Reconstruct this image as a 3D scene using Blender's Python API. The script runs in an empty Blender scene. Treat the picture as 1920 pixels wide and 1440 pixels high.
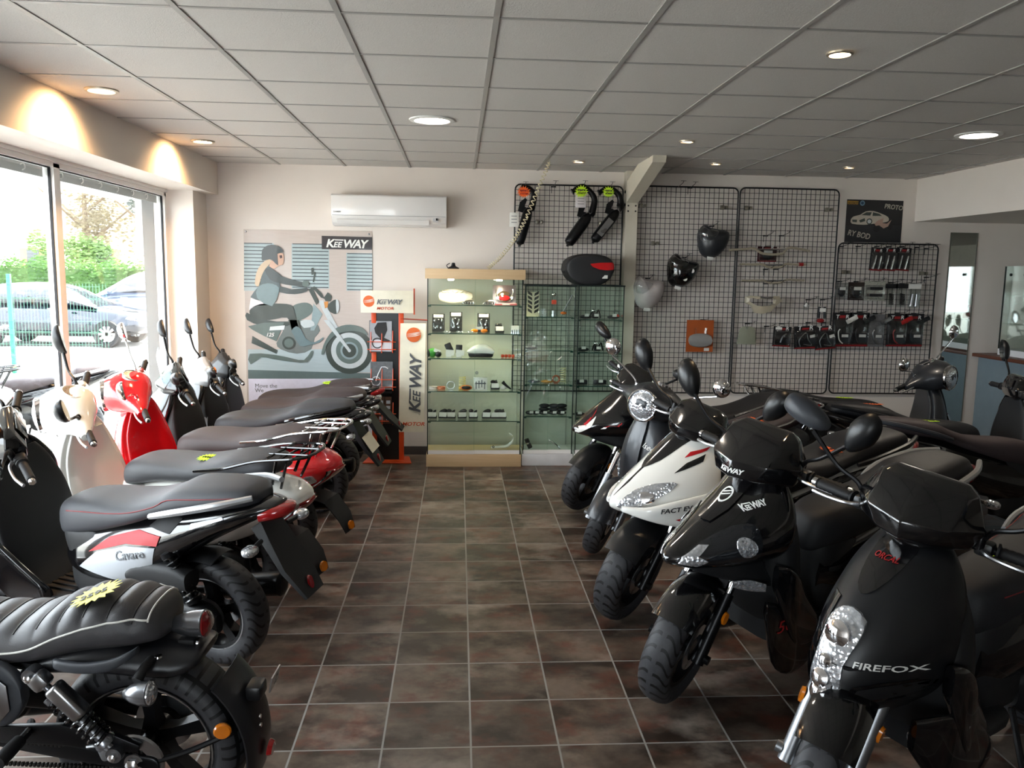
import bpy, bmesh, math, random
from math import sin, cos, pi, radians as R, sqrt, atan2
from mathutils import Vector as V, Matrix as MX, Quaternion as QT
from mathutils.bvhtree import BVHTree
random.seed(7)
C = bpy.context.scene.collection
# ---------------------------------------------------------------- camera (solved from floor and ceiling grids)
CAMZ = 1.775
CM = ((0.99782936, -0.06402113, 0.01542312), (0.00667977, -0.13459852, -0.9908777), (0.06551304, 0.98882988, -0.13387871))
FPX = 1539.77
def ray(px, py):
    a, b = (px-960)/FPX, (py-720)/FPX
    return V([CM[0][i]*a+CM[1][i]*b+CM[2][i] for i in range(3)])
def aty(px, py, Y):            # photograph point on the vertical plane y = Y
    d = ray(px, py); p = d*(Y/d.y); p.z += CAMZ; return p
def atz(px, py, z):            # photograph point on the horizontal plane at height z
    d = ray(px, py); p = d*((z-CAMZ)/d.z); p.z += CAMZ; return p
cam = bpy.data.cameras.new('camera'); camo = bpy.data.objects.new('camera', cam); C.objects.link(camo)
camo.matrix_world = MX(((CM[0][0], -CM[1][0], -CM[2][0], 0), (CM[0][1], -CM[1][1], -CM[2][1], 0), (CM[0][2], -CM[1][2], -CM[2][2], CAMZ), (0, 0, 0, 1)))
cam.sensor_width = 36; cam.lens = FPX/1920*36; cam.clip_start = .05; cam.clip_end = 400
bpy.context.scene.camera = camo
# ---------------------------------------------------------------- materials
def lin(c):
    if isinstance(c, str): c = [int(c[i:i+2], 16)/255 for i in (0, 2, 4)]
    return [(x/12.92 if x <= .04045 else ((x+.055)/1.055)**2.4) for x in c]+[1]
MATS = {}
class NT:
    def __init__(s, m):
        s.t = m.node_tree; s.n = s.t.nodes; s.l = s.t.links
    def add(s, typ, ins=None, **kw):
        n = s.n.new(typ)
        for k, v in kw.items(): setattr(n, k, v)
        for k, v in (ins or {}).items():
            if hasattr(v, 'is_output'): s.l.new(v, n.inputs[k])
            else: n.inputs[k].default_value = v
        return n
    def math(s, op, a, b=None, c=None):
        d = {0: a}
        if b is not None: d[1] = b
        if c is not None: d[2] = c
        return s.add('ShaderNodeMath', d, operation=op).outputs[0]
    def mix(s, f, a, b):
        n = s.add('ShaderNodeMix', {0: f, 6: a, 7: b}, data_type='RGBA'); return n.outputs[2]
    def noise(s, vec, scale, detail=3, rough=.55):
        return s.add('ShaderNodeTexNoise', {'Vector': vec, 'Scale': scale, 'Detail': detail, 'Roughness': rough}).outputs[0]
def newmat(name):
    m = bpy.data.materials.new(name); m.use_nodes = True
    t = NT(m); t.n.clear(); t.out = t.add('ShaderNodeOutputMaterial')
    return m, t
def mat(name, col='808080', rough=.5, metal=0., spec=.5, coat=0., var=.12, vs=12., bump=0., bs=300., emit=None, es=1., sheen=0., alpha=None, trans=0., ior=1.45):
    """principled surface with a faint procedural mottling of colour and gloss"""
    if name in MATS: return MATS[name]
    m, t = newmat(name)
    tc = t.add('ShaderNodeTexCoord').outputs['Object']
    c = lin(col); nz = t.noise(tc, vs)
    lo = [x*(1-var) for x in c[:3]]+[1]; hi = [min(1, x*(1+var)) for x in c[:3]]+[1]
    ins = {'Base Color': t.mix(nz, lo, hi), 'Roughness': t.math('MULTIPLY_ADD', nz, .12*rough, rough*.94), 'Metallic': metal, 'Specular IOR Level': spec, 'Coat Weight': coat, 'Coat Roughness': .04, 'IOR': ior}
    if trans: ins['Transmission Weight'] = trans
    if emit: ins['Emission Color'] = lin(emit); ins['Emission Strength'] = es
    b = t.add('ShaderNodeBsdfPrincipled', ins)
    if bump:
        h = t.noise(tc, bs, 2)
        t.l.new(t.add('ShaderNodeBump', {'Height': h, 'Strength': bump, 'Distance': .002}).outputs[0], b.inputs['Normal'])
    sh = b.outputs[0]
    if alpha is not None:
        sh = t.add('ShaderNodeMixShader', {0: alpha, 1: t.add('ShaderNodeBsdfTransparent').outputs[0], 2: sh}).outputs[0]
    t.l.new(sh, t.out.inputs[0]); MATS[name] = m; return m
def glassmat(name, tint='ffffff', refl=.9, rough=.01):
    """thin pane: see-through with a fresnel reflection"""
    if name in MATS: return MATS[name]
    m, t = newmat(name)
    bf = t.add('ShaderNodeNewGeometry').outputs['Backfacing']
    f = t.add('ShaderNodeFresnel', {'IOR': t.math('MULTIPLY_ADD', bf, 1/1.45-1.45, 1.45)}).outputs[0]
    f = t.math('MULTIPLY', f, refl)
    tr = t.add('ShaderNodeBsdfTransparent', {'Color': lin(tint)}).outputs[0]
    gl = t.add('ShaderNodeBsdfGlossy', {'Roughness': rough, 'Color': (1, 1, 1, 1)}).outputs[0]
    t.l.new(t.add('ShaderNodeMixShader', {0: f, 1: tr, 2: gl}).outputs[0], t.out.inputs[0]); MATS[name] = m; return m
# ---------------------------------------------------------------- mesh building
def ortho(d):
    d = d.normalized(); a = V((0, 0, 1)) if abs(d.z) < .9 else V((1, 0, 0))
    u = a.cross(d).normalized(); return u, d.cross(u)
def cr(p, q, r, s, t):
    return .5*((2*q)+(r-p)*t+(2*p-5*q+4*r-s)*t*t+(3*q-p-3*r+s)*t**3)
def smooth_pts(pts, sub=5, closed=False):
    pts = [V(p) for p in pts]; n = len(pts); out = []
    if n < 3 or sub < 2: return pts
    for i in range(n if closed else n-1):
        if closed: a, b, c, d = pts[i-1], pts[i], pts[(i+1) % n], pts[(i+2) % n]
        else: a, b, c, d = pts[max(i-1, 0)], pts[i], pts[i+1], pts[min(i+2, n-1)]
        for k in range(sub): out.append(cr(a, b, c, d, k/sub))
    if not closed: out.append(pts[-1])
    return out
class MB:
    def __init__(s, M=None): s.bm = bmesh.new(); s.M = M; s.uvl = None
    def face(s, vs):
        try: return s.bm.faces.new(vs)
        except ValueError: return None
    def box(s, c, size, rot=None, bev=0., seg=2):
        b = bmesh.new(); bmesh.ops.create_cube(b, size=1)
        for v in b.verts: v.co = V([v.co[i]*size[i] for i in range(3)])
        if bev: bmesh.ops.bevel(b, geom=b.edges[:], offset=min(bev, min(size)*.45), segments=seg, affect='EDGES', profile=.5)
        M = MX.Translation(V(c))
        if rot is not None: M = M @ (rot.to_4x4() if isinstance(rot, MX) else MX.Rotation(rot[2], 4, 'Z') @ MX.Rotation(rot[1], 4, 'Y') @ MX.Rotation(rot[0], 4, 'X'))
        return s.merge(b, M)
    def merge(s, b, M=None):
        mp = {}
        for v in b.verts: mp[v] = s.bm.verts.new(M @ v.co if M else v.co)
        for f in b.faces: s.face([mp[v] for v in f.verts])
        b.free(); return s
    def rings(s, rings, closed=True, cap=True, loop=False):
        rv = [[s.bm.verts.new(p) for p in r] for r in rings]
        n = len(rv[0]); m = len(rv)
        for i in range(m if loop else m-1):
            A, B = rv[i], rv[(i+1) % m]
            for k in range(n if closed else n-1): s.face([A[k], A[(k+1) % n], B[(k+1) % n], B[k]])
        if cap and not loop and closed: s.face(rv[0][::-1]); s.face(rv[-1])
        return s
    def facet(s, levels, bev=.005):
        """angular cowl from levels (z, front x, corner x, corner y, side x, side y, back x, back y)"""
        b = MB(); b.rings([[V(p) for p in ((xf, 0, z), (xc, yc, z), (xs, ys, z), (xb, yb, z), (xb, -yb, z), (xs, -ys, z), (xc, -yc, z))] for z, xf, xc, yc, xs, ys, xb, yb in levels])
        bmesh.ops.recalc_face_normals(b.bm, faces=b.bm.faces[:])
        if bev: bmesh.ops.bevel(b.bm, geom=b.bm.edges[:], offset=bev, segments=2, affect='EDGES', profile=.5)
        return s.merge(b.bm)
    def loft(s, rings, sub=4, cap=True):
        n = len(rings); out = []
        for i in range(n-1):
            a, b, c, d = rings[max(i-1, 0)], rings[i], rings[i+1], rings[min(i+2, n-1)]
            for k in range(sub): out.append([cr(V(a[j]), V(b[j]), V(c[j]), V(d[j]), k/sub) for j in range(len(b))])
        out.append([V(p) for p in rings[-1]])
        return s.rings(out, True, cap)
    def tube(s, pts, r, n=8, sub=5, closed=False, cap=True):
        P = smooth_pts(pts, sub, closed)
        if isinstance(r, (list, tuple)):
            k = len(r)-1; rr = [r[min(int(i/(len(P)-1)*k), k-1)]*(1-(i/(len(P)-1)*k-min(int(i/(len(P)-1)*k), k-1)))+r[min(int(i/(len(P)-1)*k), k-1)+1]*(i/(len(P)-1)*k-min(int(i/(len(P)-1)*k), k-1)) for i in range(len(P))]
        else: rr = [r]*len(P)
        m = len(P); u = None; rings = []
        for i in range(m):
            if closed: d = P[(i+1) % m]-P[i-1]
            else: d = P[min(i+1, m-1)]-P[max(i-1, 0)]
            if d.length < 1e-9: d = V((0, 0, 1))
            d.normalize()
            if u is None: u, w = ortho(d)
            else:
                u = u-d*u.dot(d)
                if u.length < 1e-6: u, w = ortho(d)
                u.normalize()
            w = d.cross(u)
            rings.append([P[i]+(u*cos(2*pi*k/n)+w*sin(2*pi*k/n))*rr[i] for k in range(n)])
        return s.rings(rings, True, cap, closed)
    def lathe(s, prof, org=(0, 0, 0), ax=(0, 1, 0), n=32, a0=0., a1=None, close=False, uv=False, ref=None, cap=True):
        """prof: (radius, offset along ax); partial arcs with a0..a1 measured from ref towards ax x ref"""
        ax = V(ax).normalized(); org = V(org)
        if ref is None: u, w = ortho(ax)
        else: u = V(ref).normalized(); w = ax.cross(u)
        full = a1 is None; a1 = 2*pi if full else a1
        m = n if full else n+1; rows = []
        for i in range(m):
            a = a0+(a1-a0)*i/n; d = u*cos(a)+w*sin(a)
            rows.append([s.bm.verts.new(org+d*r+ax*h) for r, h in prof])
        k = len(prof)
        if uv and s.uvl is None: s.uvl = s.bm.loops.layers.uv.new('uv')
        for i in range(n):
            A, B = rows[i], rows[(i+1) % m]
            for j in range(k if close else k-1):
                f = s.face([A[j], B[j], B[(j+1) % k], A[(j+1) % k]])
                if uv and f:
                    for lp, q in zip(f.loops, ((i, j), (i+1, j), (i+1, j+1), (i, j+1))): lp[s.uvl].uv = (q[0]/n, q[1]/(k-1))
        if not full and close: s.face(rows[0]); s.face(rows[-1][::-1])
        if full and not close and cap:
            for j in (0, k-1):
                if prof[j][0] > 1e-6: s.face([r[j] for r in rows])
        bmesh.ops.remove_doubles(s.bm, verts=[v for r in rows for v in r], dist=1e-6)
        return s
    def ell(s, c, r, rot=None, n=16, m=10):
        b = bmesh.new(); bmesh.ops.create_uvsphere(b, u_segments=n, v_segments=m, radius=1)
        for v in b.verts: v.co = V([v.co[i]*r[i] for i in range(3)])
        M = MX.Translation(V(c))
        if rot is not None: M = M @ (rot.to_4x4() if isinstance(rot, MX) else MX.Rotation(rot[2], 4, 'Z') @ MX.Rotation(rot[1], 4, 'Y') @ MX.Rotation(rot[0], 4, 'X'))
        return s.merge(b, M)
    def prism(s, poly, org, U, W, depth, bev=0., sm=0):
        """polygon (u, v) extruded by depth along U x W"""
        U, W = V(U), V(W); N = U.cross(W).normalized(); org = V(org)
        if sm: poly = [(p.x, p.y) for p in smooth_pts([(a, b, 0) for a, b in poly], sm, True)]
        b = bmesh.new(); vs = [b.verts.new(org+U*p[0]+W*p[1]) for p in poly]
        f = b.faces.new(vs)
        if depth:
            e = bmesh.ops.extrude_face_region(b, geom=[f]); nv = [v for v in e['geom'] if isinstance(v, bmesh.types.BMVert)]
            bmesh.ops.translate(b, verts=nv, vec=N*depth)
            bmesh.ops.recalc_face_normals(b, faces=b.faces[:])
            if bev: bmesh.ops.bevel(b, geom=b.edges[:], offset=bev, segments=2, affect='EDGES', profile=.5)
        b.normal_update()
        big = [g for g in b.faces if len(g.verts) > 4]
        if big: bmesh.ops.triangulate(b, faces=big)
        return s.merge(b)
    def bvh(s):
        s.bm.normal_update(); return BVHTree.FromBMesh(s.bm)
    def patch(s, bvh, poly, org, U, W, D, off=.002, thick=.003, step=.02, sm=0, far=1.):
        """outline laid onto a body: cut to a grid, thrown along D onto the surface, thickened"""
        U, W, D, org = V(U).normalized(), V(W).normalized(), V(D).normalized(), V(org)
        if sm: poly = [(p.x, p.y) for p in smooth_pts([(a, b, 0) for a, b in poly], sm, True)]
        b = bmesh.new(); f = b.faces.new([b.verts.new((p[0], p[1], 0)) for p in poly])
        bmesh.ops.triangulate(b, faces=[f])
        for ax in (0, 1):
            lo, hi = min(p[ax] for p in poly), max(p[ax] for p in poly)
            k = math.floor(lo/step)+1
            while k*step < hi:
                co = [0, 0, 0]; co[ax] = k*step; no = [0, 0, 0]; no[ax] = 1
                bmesh.ops.bisect_plane(b, geom=b.verts[:]+b.edges[:]+b.faces[:], plane_co=co, plane_no=no, dist=1e-6); k += 1
        for v in b.verts:
            o = org+U*v.co.x+W*v.co.y
            h = bvh.ray_cast(o-D*far, D, far*3)
            if h[0] is None:
                h = bvh.find_nearest(o)
            v.co = h[0]-D*off if h[0] is not None else o
        if thick:
            e = bmesh.ops.extrude_face_region(b, geom=b.faces[:])
            bmesh.ops.translate(b, verts=[v for v in e['geom'] if isinstance(v, bmesh.types.BMVert)], vec=-D*thick)
            bmesh.ops.recalc_face_normals(b, faces=b.faces[:])
        return s.merge(b)
    def text(s, txt, org, U, W, size, shear=0., bold=0., bvh=None, D=None, off=.003, align='LEFT', sx=1., thick=.0012, spacing=1., off0=0.):
        cu = bpy.data.curves.new('t', 'FONT'); cu.body = txt; cu.size = 1; cu.shear = shear; cu.offset = bold; cu.align_x = align; cu.space_character = spacing
        cu.resolution_u = 3
        o = bpy.data.objects.new('t', cu); C.objects.link(o)
        dg = bpy.context.evaluated_depsgraph_get(); me = bpy.data.meshes.new_from_object(o.evaluated_get(dg))
        U, W, org = V(U).normalized(), V(W).normalized(), V(org); N = U.cross(W)
        b = bmesh.new(); b.from_mesh(me)
        for v in b.verts:
            p = org+U*(v.co.x*size*sx)+W*(v.co.y*size)
            if bvh is not None:
                h = bvh.ray_cast(p-D*1., D, 3.)
                if h[0] is None: h = bvh.find_nearest(p+D*.6)
                if h[0] is not None: p = h[0]-D*off
            else: p = p+N*(.0008+off0)
            v.co = p
        if thick:
            k = (-D if D is not None else N)*thick
            e = bmesh.ops.extrude_face_region(b, geom=b.faces[:])
            bmesh.ops.translate(b, verts=[v for v in e['geom'] if isinstance(v, bmesh.types.BMVert)], vec=k)
            bmesh.ops.recalc_face_normals(b, faces=b.faces[:])
        s.merge(b)
        bpy.data.objects.remove(o); bpy.data.curves.remove(cu); bpy.data.meshes.remove(me)
        return s
    def build(s, name, m, parent=None, angle=38, recalc=True, smooth=True):
        if s.M is not None: bmesh.ops.transform(s.bm, matrix=s.M, verts=s.bm.verts[:])
        if recalc: bmesh.ops.recalc_face_normals(s.bm, faces=s.bm.faces[:])
        me = bpy.data.meshes.new(name); s.bm.to_mesh(me); s.bm.free()
        if smooth:
            for p in me.polygons: p.use_smooth = True
            me.set_sharp_from_angle(angle=R(angle))
        ms = m if isinstance(m, (list, tuple)) else [m]
        for q in ms: me.materials.append(q)
        o = bpy.data.objects.new(name, me); C.objects.link(o)
        if parent: o.parent = parent
        return o
def sgp(x, p): return math.copysign(abs(x)**p, x)
def ryz(x, zb, zt, w, n=2.6, wt=None, wb=None, k=28, cy=0.):
    """closed ring in the plane of constant x"""
    wt = w if wt is None else wt; wb = w if wb is None else wb; zc, h = (zb+zt)/2, (zt-zb)/2; out = []
    for i in range(k):
        t = 2*pi*i/k; c, s_ = sgp(cos(t), 2/n), sgp(sin(t), 2/n)
        ww = w+(wt-w)*max(0, s_)+(wb-w)*max(0, -s_)
        out.append(V((x, cy+c*ww, zc+s_*h)))
    return out
def rxy(z, xb, xf, w, nf=2., nb=5., xc=None, k=28):
    """closed ring in the plane of constant z, nf rounds the front, nb the back"""
    xc = xb+(xf-xb)*.35 if xc is None else xc; out = []
    for i in range(k):
        t = 2*pi*i/k; c, s_ = cos(t), sin(t); n = nf if c > 0 else nb
        x = xc+(xf-xc)*abs(c)**(2/n) if c > 0 else xc-(xc-xb)*abs(c)**(2/n)
        out.append(V((x, sgp(s_, 2/n)*w, z)))
    return out
def rfree(c, U, W, a, b, n=2.5, k=24):
    c, U, W = V(c), V(U).normalized(), V(W).normalized()
    return [c+U*(sgp(cos(2*pi*i/k), 2/n)*a)+W*(sgp(sin(2*pi*i/k), 2/n)*b) for i in range(k)]
def thing(name, label, cat, loc=(0, 0, 0), rot=(0, 0, 0), group=None, scale=1.):
    o = bpy.data.objects.new(name, None); C.objects.link(o); o.location = loc; o.rotation_euler = rot; o.scale = (scale,)*3
    o.empty_display_size = .1
    return tag(o, label, cat, group)
def tag(o, label=None, cat=None, group=None, kind=None):
    for k, v in (('label', label), ('category', cat), ('group', group), ('kind', kind)):
        if v: o[k] = v
    return o
def struct(o): o['kind'] = 'structure'; return o
def copy_tree(o, label=None):
    r = o.copy(); C.objects.link(r)
    if label: r['label'] = label
    for ch in list(o.children):
        c = ch.copy(); C.objects.link(c); c.parent = r
        for g in list(ch.children):
            d = g.copy(); C.objects.link(d); d.parent = c
    return r
# ================================================================ ROOM
YW = 7.934; ZC = 2.742; XS = -2.23; XWIN = -2.6; YF = -3.2; XR = 4.46; XE = 8.2
def wallmat():
    m, t = newmat('painted_plaster'); tc = t.add('ShaderNodeTexCoord').outputs['Object']
    n1 = t.noise(tc, 1.7, 4); n2 = t.noise(tc, 140, 2)
    b = t.add('ShaderNodeBsdfPrincipled', {'Base Color': t.mix(n1, lin('d9d0c8'), lin('e7dfd7')), 'Roughness': .75})
    t.l.new(t.add('ShaderNodeBump', {'Height': n2, 'Strength': .08, 'Distance': .002}).outputs[0], b.inputs['Normal'])
    t.l.new(b.outputs[0], t.out.inputs[0]); return m
def floormat():
    m, t = newmat('slate_tiles'); o = t.add('ShaderNodeTexCoord').outputs['Object']
    s = t.add('ShaderNodeSeparateXYZ', {0: o}).outputs
    fx = t.math('DIVIDE', t.math('SUBTRACT', s[0], -.2757), .333); fy = t.math('DIVIDE', t.math('SUBTRACT', s[1], 6.9175), .3356)
    def edge(f):
        a = t.math('ABSOLUTE', t.math('SUBTRACT', t.math('FRACT', f), .5)); return t.math('GREATER_THAN', a, .4885)
    grout = t.math('MAXIMUM', edge(fx), edge(fy))
    cell = t.add('ShaderNodeCombineXYZ', {0: t.math('FLOOR', fx), 1: t.math('FLOOR', fy)}).outputs[0]
    wn = t.add('ShaderNodeTexWhiteNoise', {'Vector': cell}, noise_dimensions='2D')
    off = t.add('ShaderNodeVectorMath', {0: o, 1: t.add('ShaderNodeVectorMath', {0: wn.outputs['Color'], 'Scale': 9.}, operation='SCALE').outputs[0]}, operation='ADD').outputs[0]
    st = t.add('ShaderNodeMapping', {'Vector': off, 'Scale': (2.0, 2.7, 1)}).outputs[0]
    n1 = t.noise(st, 1.5, 8, .62); n2 = t.noise(st, 3.1, 6, .6); n3 = t.noise(off, 34, 4)
    r1 = t.add('ShaderNodeMapRange', {0: n1, 1: .40, 2: .62}).outputs[0]
    r2 = t.add('ShaderNodeMapRange', {0: n2, 1: .50, 2: .66}).outputs[0]
    base = t.mix(r1, lin('30261f'), lin('75665a')); base = t.mix(t.math('MULTIPLY', r2, .7), base, lin('68392a'))
    pale = t.add('ShaderNodeMapRange', {0: t.noise(st, 1.1, 7, .6), 1: .55, 2: .72}).outputs[0]
    base = t.mix(t.math('MULTIPLY', pale, .75), base, lin('a3968a'))
    base = t.mix(t.math('MULTIPLY', n3, .35), base, lin('241c18'))
    v = t.math('MULTIPLY_ADD', wn.outputs['Value'], .45, .72)
    base = t.add('ShaderNodeMix', {0: 1., 6: base, 7: t.add('ShaderNodeCombineColor', {0: v, 1: v, 2: v}).outputs[0]}, data_type='RGBA', blend_type='MULTIPLY').outputs[2]
    col = t.mix(grout, base, lin('8f8c87'))
    rough = t.math('MULTIPLY_ADD', n2, .25, .27); rough = t.math('MAXIMUM', rough, t.math('MULTIPLY', grout, .85))
    b = t.add('ShaderNodeBsdfPrincipled', {'Base Color': col, 'Roughness': rough, 'Specular IOR Level': .45})
    h = t.math('SUBTRACT', t.math('MULTIPLY', n1, .25), grout)
    t.l.new(t.add('ShaderNodeBump', {'Height': h, 'Strength': .35, 'Distance': .003}).outputs[0], b.inputs['Normal'])
    t.l.new(b.outputs[0], t.out.inputs[0]); return m
def ceilmat():
    m, t = newmat('mineral_tiles'); o = t.add('ShaderNodeTexCoord').outputs['Object']
    n = t.noise(o, 160, 3, .7); n2 = t.noise(o, 1.1, 3)
    b = t.add('ShaderNodeBsdfPrincipled', {'Base Color': t.mix(n, lin('b9b5b0'), lin('d4d0cb')), 'Roughness': .9})
    t.l.new(t.add('ShaderNodeBump', {'Height': n, 'Strength': .5, 'Distance': .004}).outputs[0], b.inputs['Normal'])
    t.l.new(b.outputs[0], t.out.inputs[0]); return m
WALL = wallmat()
struct(MB().box(((XWIN+XE)/2-.1, (YF+YW)/2, -.05), (XE-XWIN+.3, YW-YF, .1)).build('floor', floormat(), smooth=False))
ceil = struct(MB().box(((XWIN+XR)/2-.05, (YF+YW)/2+.05, ZC+.05), (XR-XWIN+.1, YW-YF+.2, .1)).build('ceiling', ceilmat(), smooth=False))
M_TBAR = mat('painted_tee_bar', '9c9995', .45, var=.05)
tb = MB()
X0, Y0 = -1.6631, 3.2981
for c in range(-1, 11):
    x = X0+.6*c
    if XS < x < XR: tb.box((x, (YF+YW)/2, ZC-.0015), (.024, YW-YF, .007))
for r in range(-10, 8):
    tb.box(((XS+XR)/2, Y0+.6*r, ZC-.001), (XR-XS, .018, .005))
struct(tb.build('trim_1', M_TBAR, smooth=False))
struct(MB().box(((-2.9+XE)/2, YW+.1, 1.45), (XE+2.9, .2, 3.1)).build('wall_back', WALL, smooth=False))
# left side: deep soffit over the shop window, jamb pilaster, sill
lw = MB().box(((XS-2.68)/2, (YF+YW)/2, (2.452+2.84)/2), (2.68+XS, YW-YF, 2.84-2.452))
lw.box((-2.51, 7.742, 1.226), (.34, .385, 2.452)); lw.box((-2.72, (YF+7.55)/2, .05), (.24, 7.55-YF, .1))
lw.box((-2.655, (YF+1.59)/2, 1.226), (.63, 1.59-YF, 2.452))
struct(lw.build('wall_left', WALL, smooth=False))
M_ALU = mat('white_lacquered_aluminium', 'efedea', .35, var=.04); M_GASK = mat('black_gasket', '1c1c20', .6)
M_PANE = glassmat('window_glass', 'f4f8f8', 1.)
ends = [7.53, 5.55, 3.57, 1.59]
for i in range(3):
    a, b = ends[i+1], ends[i]; f = MB()
    f.box((XWIN, b-.02, 1.26), (.07, .04, 2.32)).box((XWIN, a+.02, 1.26), (.07, .04, 2.32)).box((XWIN, (a+b)/2, 2.412), (.07, b-a, .032)).box((XWIN, (a+b)/2, .13), (.07, b-a, .06))
    f.box((XWIN, (a+b)/2, 2.441), (.10, b-a, .026))
    w = struct(f.build('window_%d' % (i+1), M_ALU, smooth=False))
    g = MB()
    g.box((XWIN+.008, b-.044, 1.27), (.016, .008, 2.24)).box((XWIN+.008, a+.044, 1.27), (.016, .008, 2.24)).box((XWIN+.008, (a+b)/2, 2.392), (.016, b-a-.09, .006))
    g.build('gasket', M_GASK, w, smooth=False)
    MB().box((XWIN, (a+b)/2, 1.278), (.006, b-a-.08, 2.25)).build('pane', M_PANE, w, smooth=False)
    MB().box((XWIN-.03, (a+b)/2, 2.362), (.004, b-a-.10, .064)).build('grey_strip', mat('grey_strip', 'a9acac', .6), w, smooth=False)
    g = MB(); [g.tube([(XWIN-.02, a+.15+.3*q, 2.375), (XWIN-.02, a+.19+.3*q, 2.385), (XWIN-.02, a+.20+.3*q, 2.36), (XWIN-.02, a+.17+.3*q, 2.345)], .004, 5, 3) for q in range(6)]; g.build('strip_hook', M_ALU, w)
# right: lowered side ceiling with its face, end wall, wall behind the camera with a shop window
struct(MB().box(((XR+XE)/2, (YF+YW)/2, (2.335+2.84)/2), (XE-XR, YW-YF, 2.84-2.335)).build('ceiling_right', WALL, smooth=False))
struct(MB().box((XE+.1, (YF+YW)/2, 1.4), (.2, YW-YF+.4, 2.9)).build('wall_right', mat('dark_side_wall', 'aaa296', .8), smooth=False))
fw = MB().box((-2.55, YF-.1, 1.4), (.3, .2, 2.9)).box((3.6, YF-.1, 1.4), (9.2, .2, 2.9)).box((-1.7, YF-.1, 2.6), (1.4, .2, .5))
struct(fw.build('wall_front', WALL, smooth=False))
f = MB().box((-2.37, YF-.1, 1.17), (.06, .07, 2.34)).box((-1.03, YF-.1, 1.17), (.06, .07, 2.34)).box((-1.7, YF-.1, 1.17), (.08, .07, 2.3)).box((-1.7, YF-.1, 2.31), (1.4, .07, .06)).box((-1.7, YF-.1, .06), (1.4, .07, .12))
w = struct(f.build('door_1', M_ALU, smooth=False))
MB().box((-1.7, YF-.1, 1.2), (1.34, .006, 2.2)).build('pane', M_PANE, w, smooth=False)
# skirting of dark tile, steel column with diagonal brace
M_SKIRT = mat('dark_skirting_tile', '4a4340', .5, var=.25, vs=6)
struct(MB().box(((-2.35+XE)/2, YW-.006, .04), (XE+2.35, .012, .08)).build('baseboard_back', M_SKIRT, smooth=False))
M_COL = mat('cream_painted_steel', 'c9c2b2', .5, var=.05)
col = MB().box((1.623, 7.868, 1.371), (.113, .132, 2.742))
# brace: from the column head up and forward to the ceiling
A = V((1.623, 7.81, 2.52)); B = V((1.623, 6.80, ZC+.02))
d = (B-A); col.prism([(0, -.075), (d.length, -.075), (d.length+.1, .09), (-.0, .12)], A+V((-.055, 0, 0)), d.normalized(), V((1, 0, 0)).cross(d.normalized())*-1, -.11)
o = struct(col.build('trim_2', M_COL, smooth=False))
b = MB()
for dz in (1.0, .95):
    for x in (1.588, 1.658): b.lathe([(.008, 0), (.008, .006), (0, .008)], (x, 7.80, 1.42+dz), (0, -1, 0), 10)
for zz in (2.43, 2.55): b.lathe([(.014, 0), (.014, .01), (0, .012)], (1.567, 7.84, zz), (-1, 0, 0), 10)
b.build('bolt', mat('dark_bolt', '23211f', .5), o)
# ceiling lamps
M_TRIM = mat('lamp_ring', 'b9ae9c', .3, .6); M_WHITE_RING = mat('white_lamp_ring', 'dcdcd8', .4)
def lamp_mat(name, col, s):
    m, t = newmat(name); t.l.new(t.add('ShaderNodeEmission', {'Color': lin(col), 'Strength': s}).outputs[0], t.out.inputs[0]); return m
M_HAL = lamp_mat('lit_halogen', 'ffe2b4', 30.); M_FLU = lamp_mat('lit_fluorescent', 'fff4e6', 9.); M_DIM = lamp_mat('lit_small_spot', 'ffe6cc', 6.)
def spot(x, y, r, m, label, power, col, big=False, cone=75, tilt=0):
    t = thing('ceiling_light', label, 'ceiling light', (x, y, ZC))
    MB().lathe([(r*1.28, -.001), (r*1.25, -.008), (r, -.012), (r*.96, -.002)], (0, 0, 0), (0, 0, 1), 32, close=True).build('ring', M_WHITE_RING if big else M_TRIM, t)
    MB().lathe([(r*.96, -.004), (0, -.006)], (0, 0, 0), (0, 0, 1), 32).build('lamp_disc', m, t)
    L = bpy.data.lights.new('lamp', 'SPOT'); L.energy = power; L.color = lin(col)[:3]; L.spot_size = R(cone); L.spot_blend = 1. if tilt else .6; L.shadow_soft_size = r
    lo = bpy.data.objects.new('lamp', L); C.objects.link(lo); lo.location = (0, 0, -.02); lo.parent = t; lo.rotation_euler = (0, R(tilt), 0)
    return t
spot(-1.973, 4.84, .07, M_HAL, 'lit warm recessed spotlight nearest the camera beside the window soffit', 90, 'ffc88a', cone=135, tilt=32)
spot(-1.964, 6.623, .07, M_HAL, 'lit warm recessed spotlight beside the soffit, near the back corner', 90, 'ffc88a', cone=135, tilt=32)
spot(-.178, 5.464, .115, M_FLU, 'large round white downlight in the middle of the ceiling', 35, 'fff0dc', True, 140)
spot(1.641, 3.619, .045, M_HAL, 'small lit spotlight in the near right part of the ceiling', 20, 'ffd9a8')
spot(1.64, 6.028, .045, M_DIM, 'small orange-rimmed spotlight in front of the braced column', 8, 'ffd0a0')
spot(1.026, 7.235, .045, M_DIM, 'small dim spotlight above the wire grid left of the column', 2, 'ffe6cc')
spot(3.463, 5.456, .115, M_FLU, 'large round downlight at the right beside the bulkhead', 55, 'fff0dc', True, 140)
spot(2.208, 7.156, .04, M_DIM, 'small dim spotlight just right of the diagonal brace', 1.5, 'ffe6cc')
spot(3.407, 7.183, .04, M_DIM, 'small dim spotlight in front of the dark car poster', 1.5, 'ffe6cc')
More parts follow.
